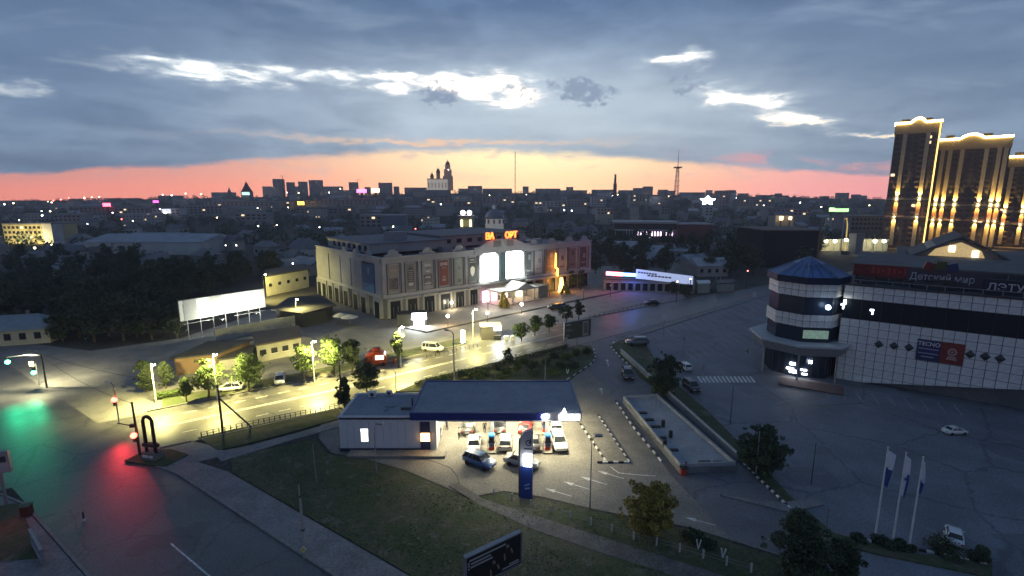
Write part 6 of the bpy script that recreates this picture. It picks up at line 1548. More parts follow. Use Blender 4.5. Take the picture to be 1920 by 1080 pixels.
# ------------------------------------------------------------------ buildings of the town
WALLS = [mat('town_wall_%d' % i, c, .9, var=.15, scale=.12) for i, c in enumerate(((.38, .36, .33), (.29, .28, .27), (.42, .38, .31), (.23, .225, .23), (.34, .31, .29), (.50, .49, .47)))]
ROOFS = [mat('town_roof_%d' % i, c, .85, var=.2, scale=.2) for i, c in enumerate(((.16, .16, .175), (.22, .21, .21), (.28, .29, .32), (.14, .11, .095), (.36, .37, .385)))]
def winmat(name, rgb, lit=.955):
    m = mat(name, rgb, .85, var=.14, scale=.1); nt = m.node_tree; b = nt.nodes['Principled BSDF']; src = b.inputs['Base Color'].links[0].from_socket
    tc = nt.nodes.new('ShaderNodeTexCoord'); sp = nt.nodes.new('ShaderNodeSeparateXYZ'); nt.links.new(tc.outputs['Object'], sp.inputs[0])
    u = (NX(nt, sp.outputs[0]) + NX(nt, sp.outputs[1])) / 3.4; v = NX(nt, sp.outputs[2]) / 3.0
    fr = lambda q: q._m('FRACT', q); fl = lambda q: q._m('FLOOR', q)
    wmask = fr(u).step(.30, .34) * (1 - fr(u).step(.72, .76)) * fr(v).step(.34, .38) * (1 - fr(v).step(.80, .84))
    cb = nt.nodes.new('ShaderNodeCombineXYZ'); nt.links.new(fl(u).s, cb.inputs[0]); nt.links.new(fl(v).s, cb.inputs[1])
    oi = nt.nodes.new('ShaderNodeObjectInfo'); nt.links.new(oi.outputs['Random'], cb.inputs[2])
    wn = nt.nodes.new('ShaderNodeTexWhiteNoise'); nt.links.new(cb.outputs[0], wn.inputs['Vector'])
    on = NX(nt, wn.outputs['Value']).step(lit, lit + .005) * wmask
    nt.links.new(mixc(nt, wmask * .8, src, (.03, .035, .04)), b.inputs['Base Color'])
    b.inputs['Emission Color'].default_value = (1, .74, .42, 1); nt.links.new((on * .5).s, b.inputs['Emission Strength']); m.cycles.emission_sampling = 'NONE'
    return m
WINW = [winmat('flats_wall_%d' % i, c) for i, c in enumerate(((.46, .44, .40), (.36, .35, .34), (.50, .45, .37), (.27, .265, .27), (.42, .38, .35), (.58, .57, .55)))]
def block(label, x0, x1, ytop, depth, dpt=16, m=0, rm=0, wins=(0, 0), lit=0.0, name='apartment_block', group=None, cat='building', gabled=False, rise=.28):
    a, b = D(x0, 400, depth), D(x1, 400, depth); cx = (a.x + b.x) / 2; w = b.x - a.x
    z0 = terr(cx, depth) - 1.0; top = D((x0 + x1) / 2, ytop, depth).z
    root = thing(name, label, cat, (cx, depth, z0), 0, group); h = top - z0
    MB().box((0, dpt / 2, h / 2), (w, dpt, h)).build('wall', WALLS[m] if isinstance(m, int) else m, root)
    if gabled:
        MB().add([(-w / 2 - .4, -.5, h), (w / 2 + .4, -.5, h), (w / 2 + .4, dpt + .5, h), (-w / 2 - .4, dpt + .5, h), (-w / 2 - .4, dpt / 2, h + dpt * rise), (w / 2 + .4, dpt / 2, h + dpt * rise)], [(0, 1, 5, 4), (2, 3, 4, 5), (1, 2, 5), (3, 0, 4), (3, 2, 1, 0)]).build('roof', ROOFS[rm], root)
    else: MB().box((0, dpt / 2, h + .3), (w + .5, dpt + .5, .7)).build('roof', ROOFS[rm], root)
    nc, nr = wins
    if nc:
        gx, gz = w / nc, min(3.2, (h * .92) / nr)
        wm = MB().box((0, 0, 0), (gx * .55, .2, gz * .5)).mesh('window', M_GLASSW); wl = MB().box((0, 0, 0), (gx * .55, .2, gz * .5)).mesh('window', glow('town_window_lit', (1, .74, .42), .7))
        g = random.Random(int(x0 * 7 + ytop))
        for i in range(nc):
            for j in range(nr): put('window', wl if g.random() < lit else wm, root, (-w / 2 + gx * (i + .5), -.06, h - gz * (j + .62)))
    return root
skyline = [(496, 521, 350, 1350, 0), (516, 533, 336, 1400, 3), (541, 552, 342, 1420, 1), (552, 566, 350, 1380, 3), (563, 576, 341, 1430, 1), (583, 605, 338, 1400, 3), (606, 642, 350, 1380, 4), (657, 671, 342, 1420, 3), (640, 660, 357, 1350, 1), (686, 694, 351, 1430, 1),
           (712, 735, 343, 1400, 3), (740, 748, 350, 1420, 1), (760, 800, 352, 1400, 3), (878, 904, 349, 1400, 4), (860, 880, 354, 1420, 1), (905, 960, 354, 1380, 3), (980, 991, 350, 1430, 0), (1004, 1050, 354, 1400, 1), (1062, 1074, 351, 1430, 3), (1050, 1100, 357, 1380, 1), (1110, 1150, 356, 1400, 3), (1160, 1190, 357, 1400, 1),
           (1188, 1208, 353, 1250, 1), (1206, 1222, 350, 1260, 3), (1235, 1250, 356, 1400, 3), (1250, 1264, 358, 1380, 1), (1276, 1320, 361, 1400, 3), (1325, 1333, 357, 1430, 1), (1346, 1362, 359, 1150, 4), (1362, 1377, 357, 1160, 3), (1385, 1400, 363, 1400, 1), (1420, 1454, 366, 1400, 3), (1455, 1463, 363, 1430, 3), (1463, 1500, 370, 1400, 1), (1541, 1552, 368, 1400, 3),
           (1570, 1588, 362, 1350, 3), (1600, 1610, 365, 1380, 3), (1611, 1622, 367, 1360, 1), (1634, 1645, 374, 1350, 3), (1652, 1664, 375, 1350, 3), (1505, 1540, 372, 1380, 1), (400, 440, 361, 1400, 1), (300, 340, 367, 1380, 3), (200, 260, 372, 1380, 3), (60, 130, 377, 1350, 1)]
SKY = []
for i, (x0, x1, yt, dp, m) in enumerate(skyline):
    SKY.append(block('dark high-rise block silhouetted against the sunset on the far skyline', x0, x1, yt, dp, 18, WINW[m], 0, group='skyline blocks', name='skyline_block'))
zone_labels(SKY, 'dark skyline block')
# crane masts on two of them
for x, y, l in ((529, 330, 'tiny crane on the tall skyline block left of centre'), (671, 337, 'tiny crane beside the lone skyline block')):
    p = D(x, y, 1390); k = thing('crane', l, 'crane', (p.x, p.y, terr(p.x, p.y))); h = p.z - terr(p.x, p.y)
    MB().tube([(0, 0, 0), (0, 0, h)], .7, 4).build('mast', M_DSTEEL, k); MB().box((3, 0, h), (16, .8, .8)).build('jib', M_DSTEEL, k)

# middle distance blocks: x0, x1, ytop, depth, dpt, wall, roof, windows, label
midb = [
    (340, 418, 386, 640, 16, 1, 2, (10, 3), 'grey three-storey block with a pale roof, left of the pyramid tower'),
    (286, 338, 392, 600, 14, 5, 4, (6, 2), 'white-walled low block with a lit front left of the grey block'),
    (385, 545, 378, 780, 14, 2, 2, (20, 2), 'very long low hall with pale roof below the skyline, left of centre'),
    (545, 720, 376, 800, 14, 4, 3, (22, 2), 'very long brownish range left of the cathedral hill'),
    (555, 660, 390, 620, 14, 3, 0, (12, 2), 'dark low range of flats behind the arcade, left'),
    (674, 756, 404, 420, 18, 3, 2, (8, 3), 'grey two-winged block with a bluish end behind the arcade roof'),
    (716, 756, 405, 417, 10, mat('wall_slate_blue', (.13, .16, .21), .8, var=.1), 2, (0, 0), 'bluish end block joined to the grey block behind the arcade'),
    (905, 965, 369, 820, 16, 4, 1, (8, 3), 'brown flats right of the cathedral, in the middle of the town'),
    (1002, 1060, 378, 700, 16, 5, 4, (8, 2), 'pale school-like building right of the dome'),
    (1064, 1100, 375, 680, 16, 1, 2, (6, 3), 'grey building beside the pale school-like building'),
    (1108, 1135, 369, 760, 14, 5, 1, (5, 4), 'pale narrow flats above the long modern building, left'),
    (1180, 1214, 365, 800, 16, 2, 1, (6, 3), 'tan flats under the two skyline blocks'),
    (1216, 1250, 367, 760, 16, 1, 0, (8, 4), 'grey ribbed flats right of the tan flats'),
    (1346, 1376, 358, 800, 20, 4, 0, (5, 6), 'tall brown block left of the pale stair tower'),
    (1368, 1378, 361, 795, 8, 5, 1, (0, 0), 'pale narrow stair tower beside the brown block'),
    (1380, 1450, 374, 780, 14, 1, 2, (12, 3), 'long grey flats right of the pale stair tower'),
    (1120, 1150, 390, 520, 14, 2, 1, (5, 2), 'tan low house row above the long modern building'),
    (1185, 1198, 389, 510, 10, 2, 2, (0, 0), 'cream gable-ended house above the long modern building'),
    (1240, 1256, 385, 560, 10, 1, 0, (3, 3), 'small grey tower house in the dark trees right of centre'),
    (1322, 1336, 388, 560, 8, 5, 2, (2, 3), 'pale narrow house under the white-blue star light'),
    (1598, 1672, 406, 360, 20, 3, 1, (10, 3), 'grey office block left of the lit apartment towers'),
    (1440, 1520, 392, 560, 14, 1, 0, (10, 2), 'low dark range in the trees before the far lot'),
    (0, 96, 421, 330, 18, mat('wall_ochre', (.42, .36, .20), .85, var=.12, scale=.2), 1, (12, 3), 'yellow-lit three-storey building at the left edge'),
    (74, 92, 420, 326, 8, 5, 1, (0, 0), 'pale stair tower on the end of the yellow-lit building'),
    (100, 150, 402, 480, 14, 1, 2, (6, 2), 'dark low block behind the yellow-lit building'),
    (150, 215, 388, 640, 14, 3, 0, (8, 2), 'dark flats with a red sign on the roof, far left'),
    (215, 280, 390, 620, 14, 1, 1, (8, 2), 'dark grey flats left of the white-walled low block'),
    (440, 500, 400, 520, 14, 1, 2, (6, 2), 'grey house row in the trees left of the arcade'),
    (800, 850, 372, 760, 14, 1, 2, (6, 2), 'grey-blue low block below the cathedral'),
    (850, 900, 378, 700, 14, 3, 1, (6, 2), 'dark low block below and right of the cathedral'),
]
for (x0, x1, yt, dp, dd, m, rm, wn, l) in midb: block(l, x0, x1, yt, dp, dd, m, rm, wn, .07)
TB = []; gq = random.Random(77)
while len(TB) < 46:
    dp = gq.uniform(430, 1180); xc = 960 + FPX * gq.uniform(-.98, .68); wpx = gq.uniform(16, 58) * 600 / dp; hgt = gq.uniform(7, 15)
    X = (xc - 960) / FPX * dp
    top = terr(X, dp) + hgt; yt = 540 - FPX * ((dp * SP + (top - CAMH) * CP) / (dp * CP - (top - CAMH) * SP))
    o = block('flats', xc - wpx / 2, xc + wpx / 2, yt, dp, 13, WINW[gq.randrange(6)], gq.randrange(5), name='town_flats', group='flats of the middle town', gabled=gq.random() < .5, rise=.2)
    o.rotation_euler = (0, 0, gq.uniform(-.5, .5)); TB.append(o)
zone_labels(TB, 'block of flats')
# street lamps that light the ochre building
for k, x in enumerate((10, 48, 70)):
    p = D(x, 452, 322); l = spot('wall_wash', bpy.data.objects['apartment_block'], (0, 0, 0), (0, 0, -1), 1, (1, .85, .4)); l.parent = None
    l.name = 'wall_wash'; l.location = (p.x, 318, max(p.z, 2.0)); l.rotation_euler = Vector((0, 6, 3)).to_track_quat('-Z', 'Y').to_euler(); l.data.energy = 5200; l.data.spot_size = R(150)
# warehouse roofs, left
for (x0, x1, yt, dp, dd, l, rm) in ((148, 372, 446, 265, 34, 'wide warehouse with a pale grey-blue roof in the trees, left', 4), (225, 330, 436, 300, 20, 'warehouse with a low pale gable behind the wide warehouse', 2)):
    block(l, x0, x1, yt + 8, dp, dd, 5, rm, (0, 0), gabled=True, name='warehouse', rise=.10)
b_ = block('house with a bright blue metal roof left of the arcade', 486, 537, 492, 205, 16, 1, 0, (5, 1), name='blue_roof_house', gabled=True, cat='house')
b_.children[1].data.materials[0] = mat('roof_blue', (.02, .07, .26), .5, var=.1)
block('dim small house in the dark trees at far left', 65, 110, 497, 205, 12, 3, 0, (4, 1), name='small_house', gabled=True, cat='house')
# modern colonnaded building
C = thing('colonnade_hall', 'long modern hall with a white roof edge and violet-lit window strips', 'hall', (0, 0, 0))
a, b = D(1151, 440, 345), D(1268, 440, 338); d = V2(b) - V2(a); L = d.length; C.location = (a.x, a.y, 0); C.rotation_euler = (0, 0, math.atan2(d.y, d.x))
MB().box((L / 2, 12, 6.5), (L, 24, 13)).build('wall', mat('hall_dark', (.06, .05, .055), .6, var=.2), C)
MB().box((L / 2, 11, 13.4), (L + 2, 27, 1.2)).build('roof', mat('hall_edge', (.36, .35, .35), .7, var=.1), C)
MB().box((L / 2, -.9, 8.3), (L, 1.2, .8)).build('gallery', WALLS[5], C)
for k in range(22):
    x = L * (k + .5) / 22
    MB().box((x, -.8, 6.2), (.6, .5, 4.4)).build('column', WALLS[5], C)
    if 8 <= k <= 20 and k not in (12, 17): MB().box((x, -1.12, 5.9), (.8, .12, 2.8)).build('lit_window', glow('violet_window', (1, .72, 1), 2.2), C)
for k in (9, 11, 12): MB().box((L * (k + .5) / 22, -1.12, 2.4), (1.2, .1, 2.0)).build('lit_window', glow('white_window', (.9, .9, .95), 1.0), C)
block('red-brown flat block with pale bands right of the colonnaded hall', 1272, 1338, 421, 335, 16, mat('wall_maroon', (.16, .06, .06), .8, var=.15), 4, (0, 0))
o = thing('dark_hall', 'big dark windowless hall left of the floodlit building site', 'hall', (0, 0, 0))
a, b = D(1430, 470, 215), D(1532, 470, 215)
MB().box(((a.x + b.x) / 2, 228, 8), (b.x - a.x, 26, 16)).build('wall', mat('hall_black', (.022, .018, .020), .85, var=.2), o); MB().box(((a.x + b.x) / 2, 228, 16.2), (b.x - a.x + 1, 27, .5)).build('roof', ROOFS[3], o)
MB().box((b.x + .4, 215.5, 8), (1.2, .6, 16)).build('corner_frame', mat('frame_rust', (.20, .10, .05), .8, var=.3), o)
# floodlit site
s_ = thing('floodlit_fence', 'long pale site wall glaring under floodlights left of the towers', 'wall', (0, 0, 0))
a, b = D(1540, 458, 285), D(1665, 458, 285)
for k in range(12):
    x = a.x + (b.x - a.x) * (k + .5) / 12; MB().box((x, 285, 3.0), ((b.x - a.x) / 12 - .1, .3, 7.5)).build('wall_panel', mat('site_cream', (.45, .42, .28), .8, var=.1), s_)
for i, (x, y, l) in enumerate(((1548, 452, 'first'), (1565, 452, 'second'), (1586, 450, 'third'), (1640, 452, 'fourth'), (1657, 452, 'fifth'))):
    p = D(x, y, 280); k = thing('floodlight', '%s floodlight from the left on the bright building site' % l, 'floodlight', (p.x, p.y, 0), 0, 'site floodlights')
    MB().tube([(0, 0, 0), (0, 0, p.z)], .15, 6).build('mast', M_STEEL, k); MB().ball((0, -.3, p.z), .85, 8, 6).build('lamp', glow('site_flood', (1, .95, .7), 18), k)
    spot('flood_light', k, (0, -.6, p.z - .4), (0, 5, p.z - 4), 5000, (1, .9, .55), 170, .4, .4)
for x, yt, l in ((1584, 402, 'tall white mast rising over the floodlit site'), (1640, 440, 'thin mast before the apartment towers')):
    p = D(x, yt, 262); k = thing('mast', l, 'mast', (p.x, p.y, 0)); MB().tube([(0, 0, 0), (0, 0, p.z)], [.3, .12], 6).build('pole', mat('mast_cream', (.6, .55, .4), .6, var=0), k); MB().ball((0, 0, p.z), .3).build('finial', M_STEEL, k)
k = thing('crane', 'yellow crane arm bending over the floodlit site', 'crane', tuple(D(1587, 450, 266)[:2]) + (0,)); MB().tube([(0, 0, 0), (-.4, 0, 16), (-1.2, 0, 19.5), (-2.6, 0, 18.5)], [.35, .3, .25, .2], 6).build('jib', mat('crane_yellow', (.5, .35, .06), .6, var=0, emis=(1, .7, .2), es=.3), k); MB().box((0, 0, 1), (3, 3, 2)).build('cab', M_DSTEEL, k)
block('dark box building before the floodlit wall', 1612, 1626, 441, 270, 6, 3, 0, (0, 0))

# ------------------------------------------------------------------ churches and towers
p = D(823, 357, 1200); zg = terr(p.x, p.y) - 1
K = thing('cathedral', 'white floodlit five-domed cathedral with a tall bell tower on the skyline', 'cathedral', (p.x, p.y, zg)); hz = p.z - zg
CW = mat('cathedral_white_glow', (.55, .52, .46), .8, var=.08, emis=(1, .9, .72), es=.16); CB = mat('cathedral_brown_glow', (.24, .15, .11), .8, var=.1, emis=(1, .7, .5), es=.025); CD = mat('cathedral_dome', (.10, .06, .04), .6, var=.1)  # floodlighting is put into the white and brown as a faint self-glow
u = 1200 / FPX                       # metres per pixel there
MB().box((-3 * u, 12, hz / 2 + .5), (44 * u, 40, hz + 1)).build('terrace', WALLS[3], K)
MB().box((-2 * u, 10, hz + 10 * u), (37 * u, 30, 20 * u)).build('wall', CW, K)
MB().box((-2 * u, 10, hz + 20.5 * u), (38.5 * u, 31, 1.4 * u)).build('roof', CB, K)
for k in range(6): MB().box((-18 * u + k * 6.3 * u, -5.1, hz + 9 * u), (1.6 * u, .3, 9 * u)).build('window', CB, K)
for x, hb, r in ((-13, 32.5, 3.2), (-1.5, 41, 3.6)):
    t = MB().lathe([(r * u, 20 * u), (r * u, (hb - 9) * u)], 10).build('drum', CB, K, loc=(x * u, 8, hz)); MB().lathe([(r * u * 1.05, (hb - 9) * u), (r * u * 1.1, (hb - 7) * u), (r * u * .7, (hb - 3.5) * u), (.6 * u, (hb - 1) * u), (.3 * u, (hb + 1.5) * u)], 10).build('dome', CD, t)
x = 16.5
for r, z0, z1 in ((8.5, 0, 26), (6.5, 26, 38), (4.4, 38, 46)): MB().box((x * u, 6, hz + (z0 + z1) / 2 * u), (r * 2 * u, r * 1.6 * u, (z1 - z0) * u)).build('bell_stage', mat('bell_tower_mauve_glow', (.30, .20, .17), .8, var=.1, emis=(1, .7, .55), es=.03), K)  # bell stages glow faintly in place of floodlight
MB().lathe([(4.0 * u, 46 * u), (3.8 * u, 49 * u), (2.2 * u, 51.5 * u), (.6 * u, 53 * u), (.3 * u, 56 * u)], 10).build('dome', CD, K, loc=(x * u, 6, hz))
MB().ball(((x + 2) * u, -4, hz + 37 * u), 1.1 * u, 8, 6).build('lamp', glow('cathedral_lamp', (1, .8, .7), 3), K)
p = D(461, 362, 1100); zg = terr(p.x, p.y) - 1; u = 1100 / FPX
K = thing('pyramid_tower', 'old fortress tower with a steep dark tent roof on the left skyline', 'tower', (p.x, p.y, zg)); hz = p.z - zg
MB().box((0, 5, hz / 2 + 1.5 * u), (15 * u, 15 * u, hz + 3 * u)).build('wall', WALLS[3], K)
MB().lathe([(10.5 * u, hz + 2 * u), (3.2 * u, hz + 14.5 * u), (3.0 * u, hz + 17 * u), (1.8 * u, hz + 17.5 * u), (.2 * u, hz + 21.5 * u)], 4).build('roof', mat('tent_roof', (.07, .035, .03), .8, var=0), K, loc=(0, 5, 0), rz=R(45))
MB().box((3 * u, -3 * u - 4, hz - 1 * u), (14 * u, .5, 5 * u)).build('lit_wall', glow('pale_green_wall', (.55, .9, .75), .9), K)
p = D(430, 360, 1150); K = thing('church_spire', 'thin dark spire left of the pyramid tower', 'spire', (p.x, p.y, terr(p.x, p.y))); MB().lathe([(4, 0), (4, p.z - terr(p.x, p.y)), (.2, p.z - terr(p.x, p.y) + 10)], 8).build('body', WALLS[3], K); MB().ball((0, 0, p.z - terr(p.x, p.y) + 10), .8).build('cross', M_DSTEEL, K)
# radio masts
def lattice(label, x, ytop, depth, w0, w1, name='radio_mast', plat=None):
    p = D(x, ytop, depth); zg = terr(p.x, depth); h = p.z - zg; k = thing(name, label, 'mast', (p.x, depth, zg)); mb = MB(); red = mat('mast_red', (.30, .05, .04), .6, var=0); wh = mat('mast_white', (.5, .42, .38), .6, var=0)
    n = 14; f = lambda t: w0 + (w1 - w0) * t
    for seg in range(n):
        mb = MB(); t0, t1 = seg / n, (seg + 1) / n; a, b = f(t0), f(t1)
        for sx, sy in ((-1, -1), (1, -1), (1, 1), (-1, 1)):
            mb.tube([(sx * a, sy * a, h * t0), (sx * b, sy * b, h * t1)], max(.28, w0 * .12), 4)
        for s in (-1, 1): mb.tube([(-a, s * a, h * t0), (b, s * b, h * t1)], .2, 4).tube([(a, s * a, h * t0), (-b, s * b, h * t1)], .2, 4)
        mb.build('mast_section', red if seg % 2 == 0 else wh, k)
    if plat: MB().box((0, 0, h * plat), (w0 * 3.0, w0 * 3.0, 2.5)).build('platform', red, k)
    return k
lattice('tall thin radio mast right of the cathedral', 966, 284, 1300, 1.2, .9)
lattice('red lattice television mast with a platform, right of centre', 1271, 313, 1000, 4.2, 1.8, plat=.985)
p = D(1271, 281, 1000); q_ = D(1271, 315, 1000); k = thing('antenna', 'thin antenna on top of the red television mast', 'antenna', tuple(q_)); MB().tube([(0, 0, -2), (0, 0, p.z - q_.z)], [.7, .3], 6).build('rod', M_DSTEEL, k); MB().lathe([(1.4, 0), (1.4, 2)], 8).build('collar', M_DSTEEL, k)
p = D(1154, 328, 1200); zg = terr(p.x, 1200); k = thing('chimney', 'slender tapering chimney on the skyline right of centre', 'chimney', (p.x, 1200, zg)); MB().lathe([(4.5, 0), (4.2, (p.z - zg) * .6), (3.0, (p.z - zg) * .62), (2.2, p.z - zg)], 10).build('shaft', mat('chimney_brown', (.10, .07, .06), .8, var=0), k); MB().lathe([(2.6, 0), (2.6, 1.5)], 10).build('rim', M_DSTEEL, k, loc=(0, 0, p.z - zg))
# chapel behind the arcade
p = D(927, 420, 240); k = thing('domed_chapel', 'white round chapel with a grey dome showing over the arcade roof', 'chapel', (p.x, 240, 0)); u = 240 / FPX; hb = p.z
MB().lathe([(17 * u, 0), (17 * u, hb + 10 * u)], 18).build('drum', mat('chapel_white_glow', (.60, .59, .56), .8, var=.08, emis=(1, .95, .8), es=.05), k)  # drum glows slightly; its floodlit look is put into the material
MB().lathe([(18.5 * u, hb + 10 * u), (17.5 * u, hb + 14 * u), (15 * u, hb + 20 * u), (9 * u, hb + 25.5 * u), (3 * u, hb + 28 * u)], 18).build('dome', mat('dome_slate', (.17, .19, .23), .6, var=.1), k, smooth=True)
MB().lathe([(3.2 * u, hb + 27 * u), (3.2 * u, hb + 33 * u), (4 * u, hb + 33.5 * u), (.3 * u, hb + 36 * u)], 10).build('lantern', M_WHITE, k)
for a in range(-70, 80, 35): MB().box((17 * u * math.sin(R(a)), -17 * u * math.cos(R(a)), hb + 5 * u), (3 * u, 1.0, 7 * u), R(a)).build('window', WALLS[3], k)
p = D(875, 424, 236); k = thing('bell_tower', 'square yellow-lit bell tower with two white round lamps over the arcade roof', 'bell tower', (p.x, 236, 0)); u = 236 / FPX; hb = p.z
MB().box((0, 0, (hb + 19 * u) / 2), (24 * u, 20 * u, hb + 19 * u)).build('wall', mat('bell_cream', (.42, .40, .30), .8, var=.1), k); MB().box((0, 0, hb + 19.6 * u), (29 * u, 25 * u, 1.6 * u)).build('cornice', WALLS[5], k)
for x in (-8, 8): MB().box((x * u, -10.2 * u, hb + 6 * u), (3.5 * u, .3, 12 * u)).build('lit_slot', glow('bell_slot', (1, .92, .4), 2.0), k)
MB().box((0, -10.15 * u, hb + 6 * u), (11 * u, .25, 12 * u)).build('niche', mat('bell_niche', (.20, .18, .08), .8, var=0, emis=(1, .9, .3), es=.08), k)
for x in (-6, 6): MB().ball((x * u, -6 * u, hb + 25 * u), 4.2 * u, 12, 8).build('round_lamp', glow('round_lamp_white', (1, 1, 1), 5), k)

# ------------------------------------------------------------------ small houses scattered in the town
def house_proto(i):
    g = random.Random(900 + i); w, dd, h = g.uniform(8, 14), g.uniform(7, 10), g.uniform(3.2, 6.5); rh = g.uniform(2.2, 3.6)
    root = thing('town_house', '', 'house', (0, -500, 0))
    MB().box((0, 0, h / 2 - .5), (w, dd, h + 1)).build('wall', WALLS[i % 6], root)
    r = MB().add([(-w / 2 - .5, -dd / 2 - .5, h), (w / 2 + .5, -dd / 2 - .5, h), (w / 2 + .5, dd / 2 + .5, h), (-w / 2 - .5, dd / 2 + .5, h), (-w / 2 + (2.5 if i % 2 else -.5), 0, h + rh), (w / 2 - (2.5 if i % 2 else -.5), 0, h + rh)], [(0, 1, 5, 4), (1, 2, 5), (2, 3, 4, 5), (3, 0, 4), (3, 2, 1, 0)]).build('roof', ROOFS[i % 5], root)
    MB().box((w * .2, dd * .15, h + rh * .8), (.7, .7, 1.6)).build('chimney', WALLS[1], r)
    n = max(2, int(w / 3))
    wm = MB().box((0, 0, 0), (1.2, .16, 1.4)).mesh('window', M_GLASSW if i % 3 else mat('window_pale', (.25, .25, .25), .4, var=0))
    for k in range(n): put('window', wm, root, (-w / 2 + w * (k + .5) / n, -dd / 2 - .04, h * .55))
    return root
PROTO = [house_proto(i) for i in range(8)]
used = [False] * 8
g = random.Random(21)
def blocked(x, y):                     # keep clear of the big buildings and open ground in front
    if y < 190 and -95 < x < 90: return True
    if x > 40 and y < 330 and x > .62 * y - 40 and y < 300: return True
    if y > 300 and x > 200 and y < 345: return True
    return False
hn = 0; NEAR, FAR = [], []
while hn < 190:
    y = 185 + 980 * g.random() ** 1.35; x = g.uniform(-1.08, .82) * y
    if blocked(x, y): continue
    i = g.randrange(8); o = PROTO[i] if not used[i] else None
    far = 'small gabled house among the dark trees of the town' if y < 500 else 'tiny distant house on the rising ground below the skyline'
    if o is None: o = copy_tree(PROTO[i])
    used[i] = True
    o.location = (x, y, terr(x, y)); o.rotation_euler = (0, 0, g.uniform(-.6, .6)); o['label'] = far; o['group'] = 'small houses of the town' if y < 500 else 'distant houses below the skyline'
    hn += 1; (NEAR if y < 500 else FAR).append(o)
for i in range(8):
    if not used[i]: PROTO[i].location = (-100 - 20 * i, 260, 0); PROTO[i]['label'] = 'small gabled house among the dark trees of the town'; PROTO[i]['group'] = 'small houses of the town'

zone_labels(NEAR, 'small gabled house')
zone_labels(FAR, 'tiny far house')

# ------------------------------------------------------------------ trees behind
def tree_proto(i, h, r, n, leaf):
    gg = random.Random(70 + i); cl = crown_clumps(gg, h * .12, h, r, 16)
    t = thing('background_tree', '', 'tree', (0, -500, 0)); mb = MB(); mb.tube([(0, 0, -.5), (.1, 0, h * .5), (0, .1, h * .8)], [h * .03, h * .02, h * .006], 6)
    for c, rr in cl[:5]: mb.tube([(0, 0, h * .3), c], [h * .012, h * .003], 4)
    mb.build('trunk', M_BARK, t); put('crown', leaves('crown', cl, n, leaf, M_LEAFF, 70 + i), t); return t
TP = [tree_proto(i, 7.5 + i * .8, 3.6 + .25 * i, 1500, .34) for i in range(5)]
tu = [False] * 5
def place_tree(x, y, s, label, group):
    i = g.randrange(5)
    o = TP[i] if not tu[i] else copy_tree(TP[i]); tu[i] = True
    o.location = (x, y, terr(x, y)); o.rotation_euler = (0, 0, g.random() * 6); o.scale = (s, s, s * g.uniform(.85, 1.15)); o['label'] = label; o['group'] = group
# the dark grove left of the billboard
n = 0
while n < 110:
    y = g.uniform(100, 215); x = g.uniform(-1.06 * y, -.44 * y)
    if y < 128 and x > -78: continue
    if y < 116 and x < -88: continue
    if 118 < y < 178 and x > -94: continue
    if abs(x - -82) < 8 and 195 < y < 225: continue
    if -104 < x < -94 and y < 118: continue
    place_tree(x, y, g.uniform(.65, 1.05), 'dark leafy tree of the grove left of the arcade', 'trees of the left grove'); n += 1
n = 0
while n < 75:
    y = g.uniform(188, 330); x = g.uniform(.16 * y, .62 * y)
    if 205 < y < 245 and 100 < x < 145: continue
    if y > 325 and x < 150: continue
    place_tree(x, y, g.uniform(.75, 1.15), 'dark leafy tree of the wood between banner shop and dark hall', 'trees of the right wood'); n += 1
n = 0
while n < 60:
    y = g.uniform(205, 330); x = g.uniform(-.42 * y, .14 * y)
    if 225 < y < 255 and -40 < x < 12: continue
    place_tree(x, y, g.uniform(.6, .95), 'dark leafy tree behind the arcade building', 'trees behind the arcade'); n += 1
for (x, y, s) in ((118, 640, .8), (150, 632, .9), (178, 641, .85), (205, 630, .95), (232, 638, .9), (258, 628, .9), (285, 636, .85), (312, 626, .9), (332, 633, .75), (140, 618, .95), (190, 614, .95), (240, 612, .95), (295, 610, .95), (320, 604, .9), (165, 600, 1), (220, 598, 1), (270, 596, 1)):
    p = G(x, y); place_tree(p.x, p.y, s, 'dark leafy tree of the grove left of the arcade', 'trees of the left grove')
# everything farther off reads as one mass of foliage
gg = np.random.default_rng(5); cl = []
while len(cl) < 2600:
    y = 300 + 1150 * gg.random() ** 1.2; x = gg.uniform(-1.1, 1.0) * y
    if 250 < y < 345 and x > 190: continue
    if y < 345 and 60 < x < 130: continue
    if 395 < y < 440 and -135 < x < -80: continue
    s = gg.uniform(2.4, 4.2) * (1 + y / 2600)
    cl.append(((x, y, terr(x, y) + s * .85), s)); 
tag(put('woodland', leaves('woodland', cl, 130000, .95, M_LEAFF, 8, .9)), 'dark mass of trees filling the town out to the skyline', 'woodland', kind='stuff')

# ------------------------------------------------------------------ far lamps and signs
LAMPS = [(8, 383), (25, 381), (90, 378), (100, 376), (114, 374), (129, 371), (158, 371), (172, 370), (186, 369), (305, 365), (322, 366), (348, 363), (377, 364), (36, 413), (78, 396), (79, 404), (94, 396), (97, 380), (211, 399), (228, 411), (164, 420), (249, 414), (407, 408), (423, 460), (443, 460), (483, 390), (540, 389), (519, 422), (484, 424), (549, 494), (599, 426), (737, 425), (779, 429), (617, 361), (538, 361), (827, 383), (918, 370), (918, 379), (1058, 394), (1072, 395), (1149, 369), (1158, 365), (1254, 368), (1432, 385), (1349, 370), (1380, 371), (1402, 508), (1270, 528), (1295, 523), (1540, 388), (1500, 380), (1630, 385), (65, 465), (97, 459), (300, 392), (308, 399), (311, 399), (700, 358), (987, 366), (1445, 371), (1467, 509), (560, 362), (638, 354), (460, 367)]
WL = [glow('far_lamp_white', (1, .95, .85), 7), glow('far_lamp_yellow', (1, .88, .45), 8), glow('far_lamp_red', (1, .10, .08), 9), glow('far_lamp_warm', (1, .70, .40), 7)]
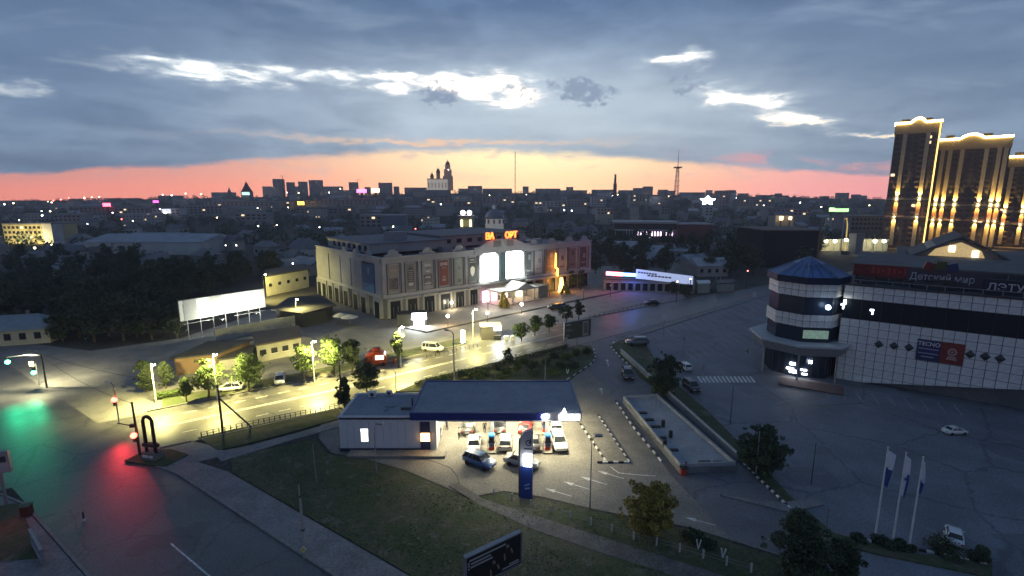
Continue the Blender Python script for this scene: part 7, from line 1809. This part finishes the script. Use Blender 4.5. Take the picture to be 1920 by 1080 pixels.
redset = {(228, 411), (114, 374), (129, 371), (100, 376), (779, 429), (1402, 508)}
FL = []
for i, (x, y) in enumerate(LAMPS):
    dd = min(1250, max(150, 26 * FPX / max(8, (y + 3 - 371 + 18)))) if y < 440 else 24.0 * FPX / (y - 371)
    p = D(x, y, dd); zg = terr(p.x, dd); z = max(p.z - zg, 2.0)
    k = thing('distant_street_lamp', 'distant lit lamp in the dark town', 'lamp', (p.x, dd, zg), 0, 'distant lamps of the town'); FL.append(k)
    MB().tube([(0, 0, 0), (0, 0, z)], .12, 5).build('post', M_DSTEEL, k)
    big = 1.5 if (x, y) in ((65, 465), (97, 459)) else 1.0
    MB().ball((0, 0, z), dd / FPX * (.75 + .55 * g.random()) * big, 8, 6).build('lamp', WL[2] if (x, y) in redset else WL[(0, 1, 3, 0, 0)[i % 5]] if big == 1 else WL[1], k)
zone_labels(FL, 'small lit lamp')
for (x, y, w, h, c, s, l, dd) in ((200, 384, 14, 6, (1, .08, .12), 4, 'red lit sign on the far left flats', 635), (678, 358, 18, 6, (1, .10, .45), 4, 'magenta lit sign on the skyline', 1200), (704, 357, 14, 7, (1, .9, .45), 3, 'pale yellow lit sign beside the magenta sign', 1200), (564, 381, 12, 6, (1, .55, .05), 3.5, 'orange lit sign on the long hall', 775), (1560, 393, 10, 7, (.5, 1, .35), 1.2, 'first pale green floodlit patch far right', 640), (1578, 394, 26, 6, (.45, 1, .35), 1.0, 'long green floodlit roof far right', 640),
                           (292, 378, 10, 4, (1, .1, .5), 2, 'small magenta sign left of the grey block', 700), (312, 396, 16, 8, (.9, .9, 1), .5, 'lit white shopfront in the dark town, left', 595), (290, 407, 6, 5, (1, .12, .1), 4, 'small red light below the white shopfront', 560), (1465, 409, 6, 7, (1, .72, .35), 3, 'left lit window of a house in the dark trees, right', 420), (1482, 409, 5, 6, (1, .72, .35), 2.5, 'right lit window of a house in the dark trees, right', 420)):
    p = D(x, y, dd); u = dd / FPX; zg = terr(p.x, dd); k = thing('lit_sign', l, 'sign', (p.x, dd, zg)); z = p.z - zg
    MB().box((0, 0, z), (w * u, .6, h * u)).build('panel', glow('sign_%d_%d' % (x, y), c, s), k); MB().box((0, .8, z / 2), (w * u * .3, .5, z)).build('post', M_DSTEEL, k)
p = D(1327, 376, 640); u = 640 / FPX; k = thing('star_light', 'blazing white-blue star-shaped light display right of the television mast', 'light display', (p.x, 640, terr(p.x, 640))); z = p.z - terr(p.x, 640)
MB().slab([((15 if t % 2 == 0 else 8) * u * math.cos(R(90 + 36 * t)) * 1.0, z + (9 if t % 2 == 0 else 5) * u * math.sin(R(90 + 36 * t))) for t in range(10)], -.4, .4).build('star', glow('star_white', (.80, .88, 1), 9), k, fix=True); MB().box((0, .9, z / 2), (2, .8, z)).build('post', M_DSTEEL, k)
p = D(1316, 380, 640); k.location = k.location
block('house with two lit windows in the dark trees, right', 1455, 1490, 404, 424, 12, 2, 0, (0, 0), name='small_house', gabled=True, cat='house')

# ------------------------------------------------------------------ evening haze
hz_ = MB().box((0, 700, 82), (4600, 1800, 172)).build('haze', None)
hm = bpy.data.materials.new('haze_air'); hm.use_nodes = True; hm.node_tree.nodes.clear()
ho = hm.node_tree.nodes.new('ShaderNodeOutputMaterial'); pv = hm.node_tree.nodes.new('ShaderNodeVolumePrincipled')
pv.inputs['Color'].default_value = (.86, .82, .84, 1); pv.inputs['Density'].default_value = .00031; pv.inputs['Anisotropy'].default_value = .2
hm.node_tree.links.new(pv.outputs[0], ho.inputs['Volume'])
hz_.data.materials.clear(); hz_.data.materials.append(hm)
tag(hz_, 'thin evening haze over the town', 'haze', kind='stuff')
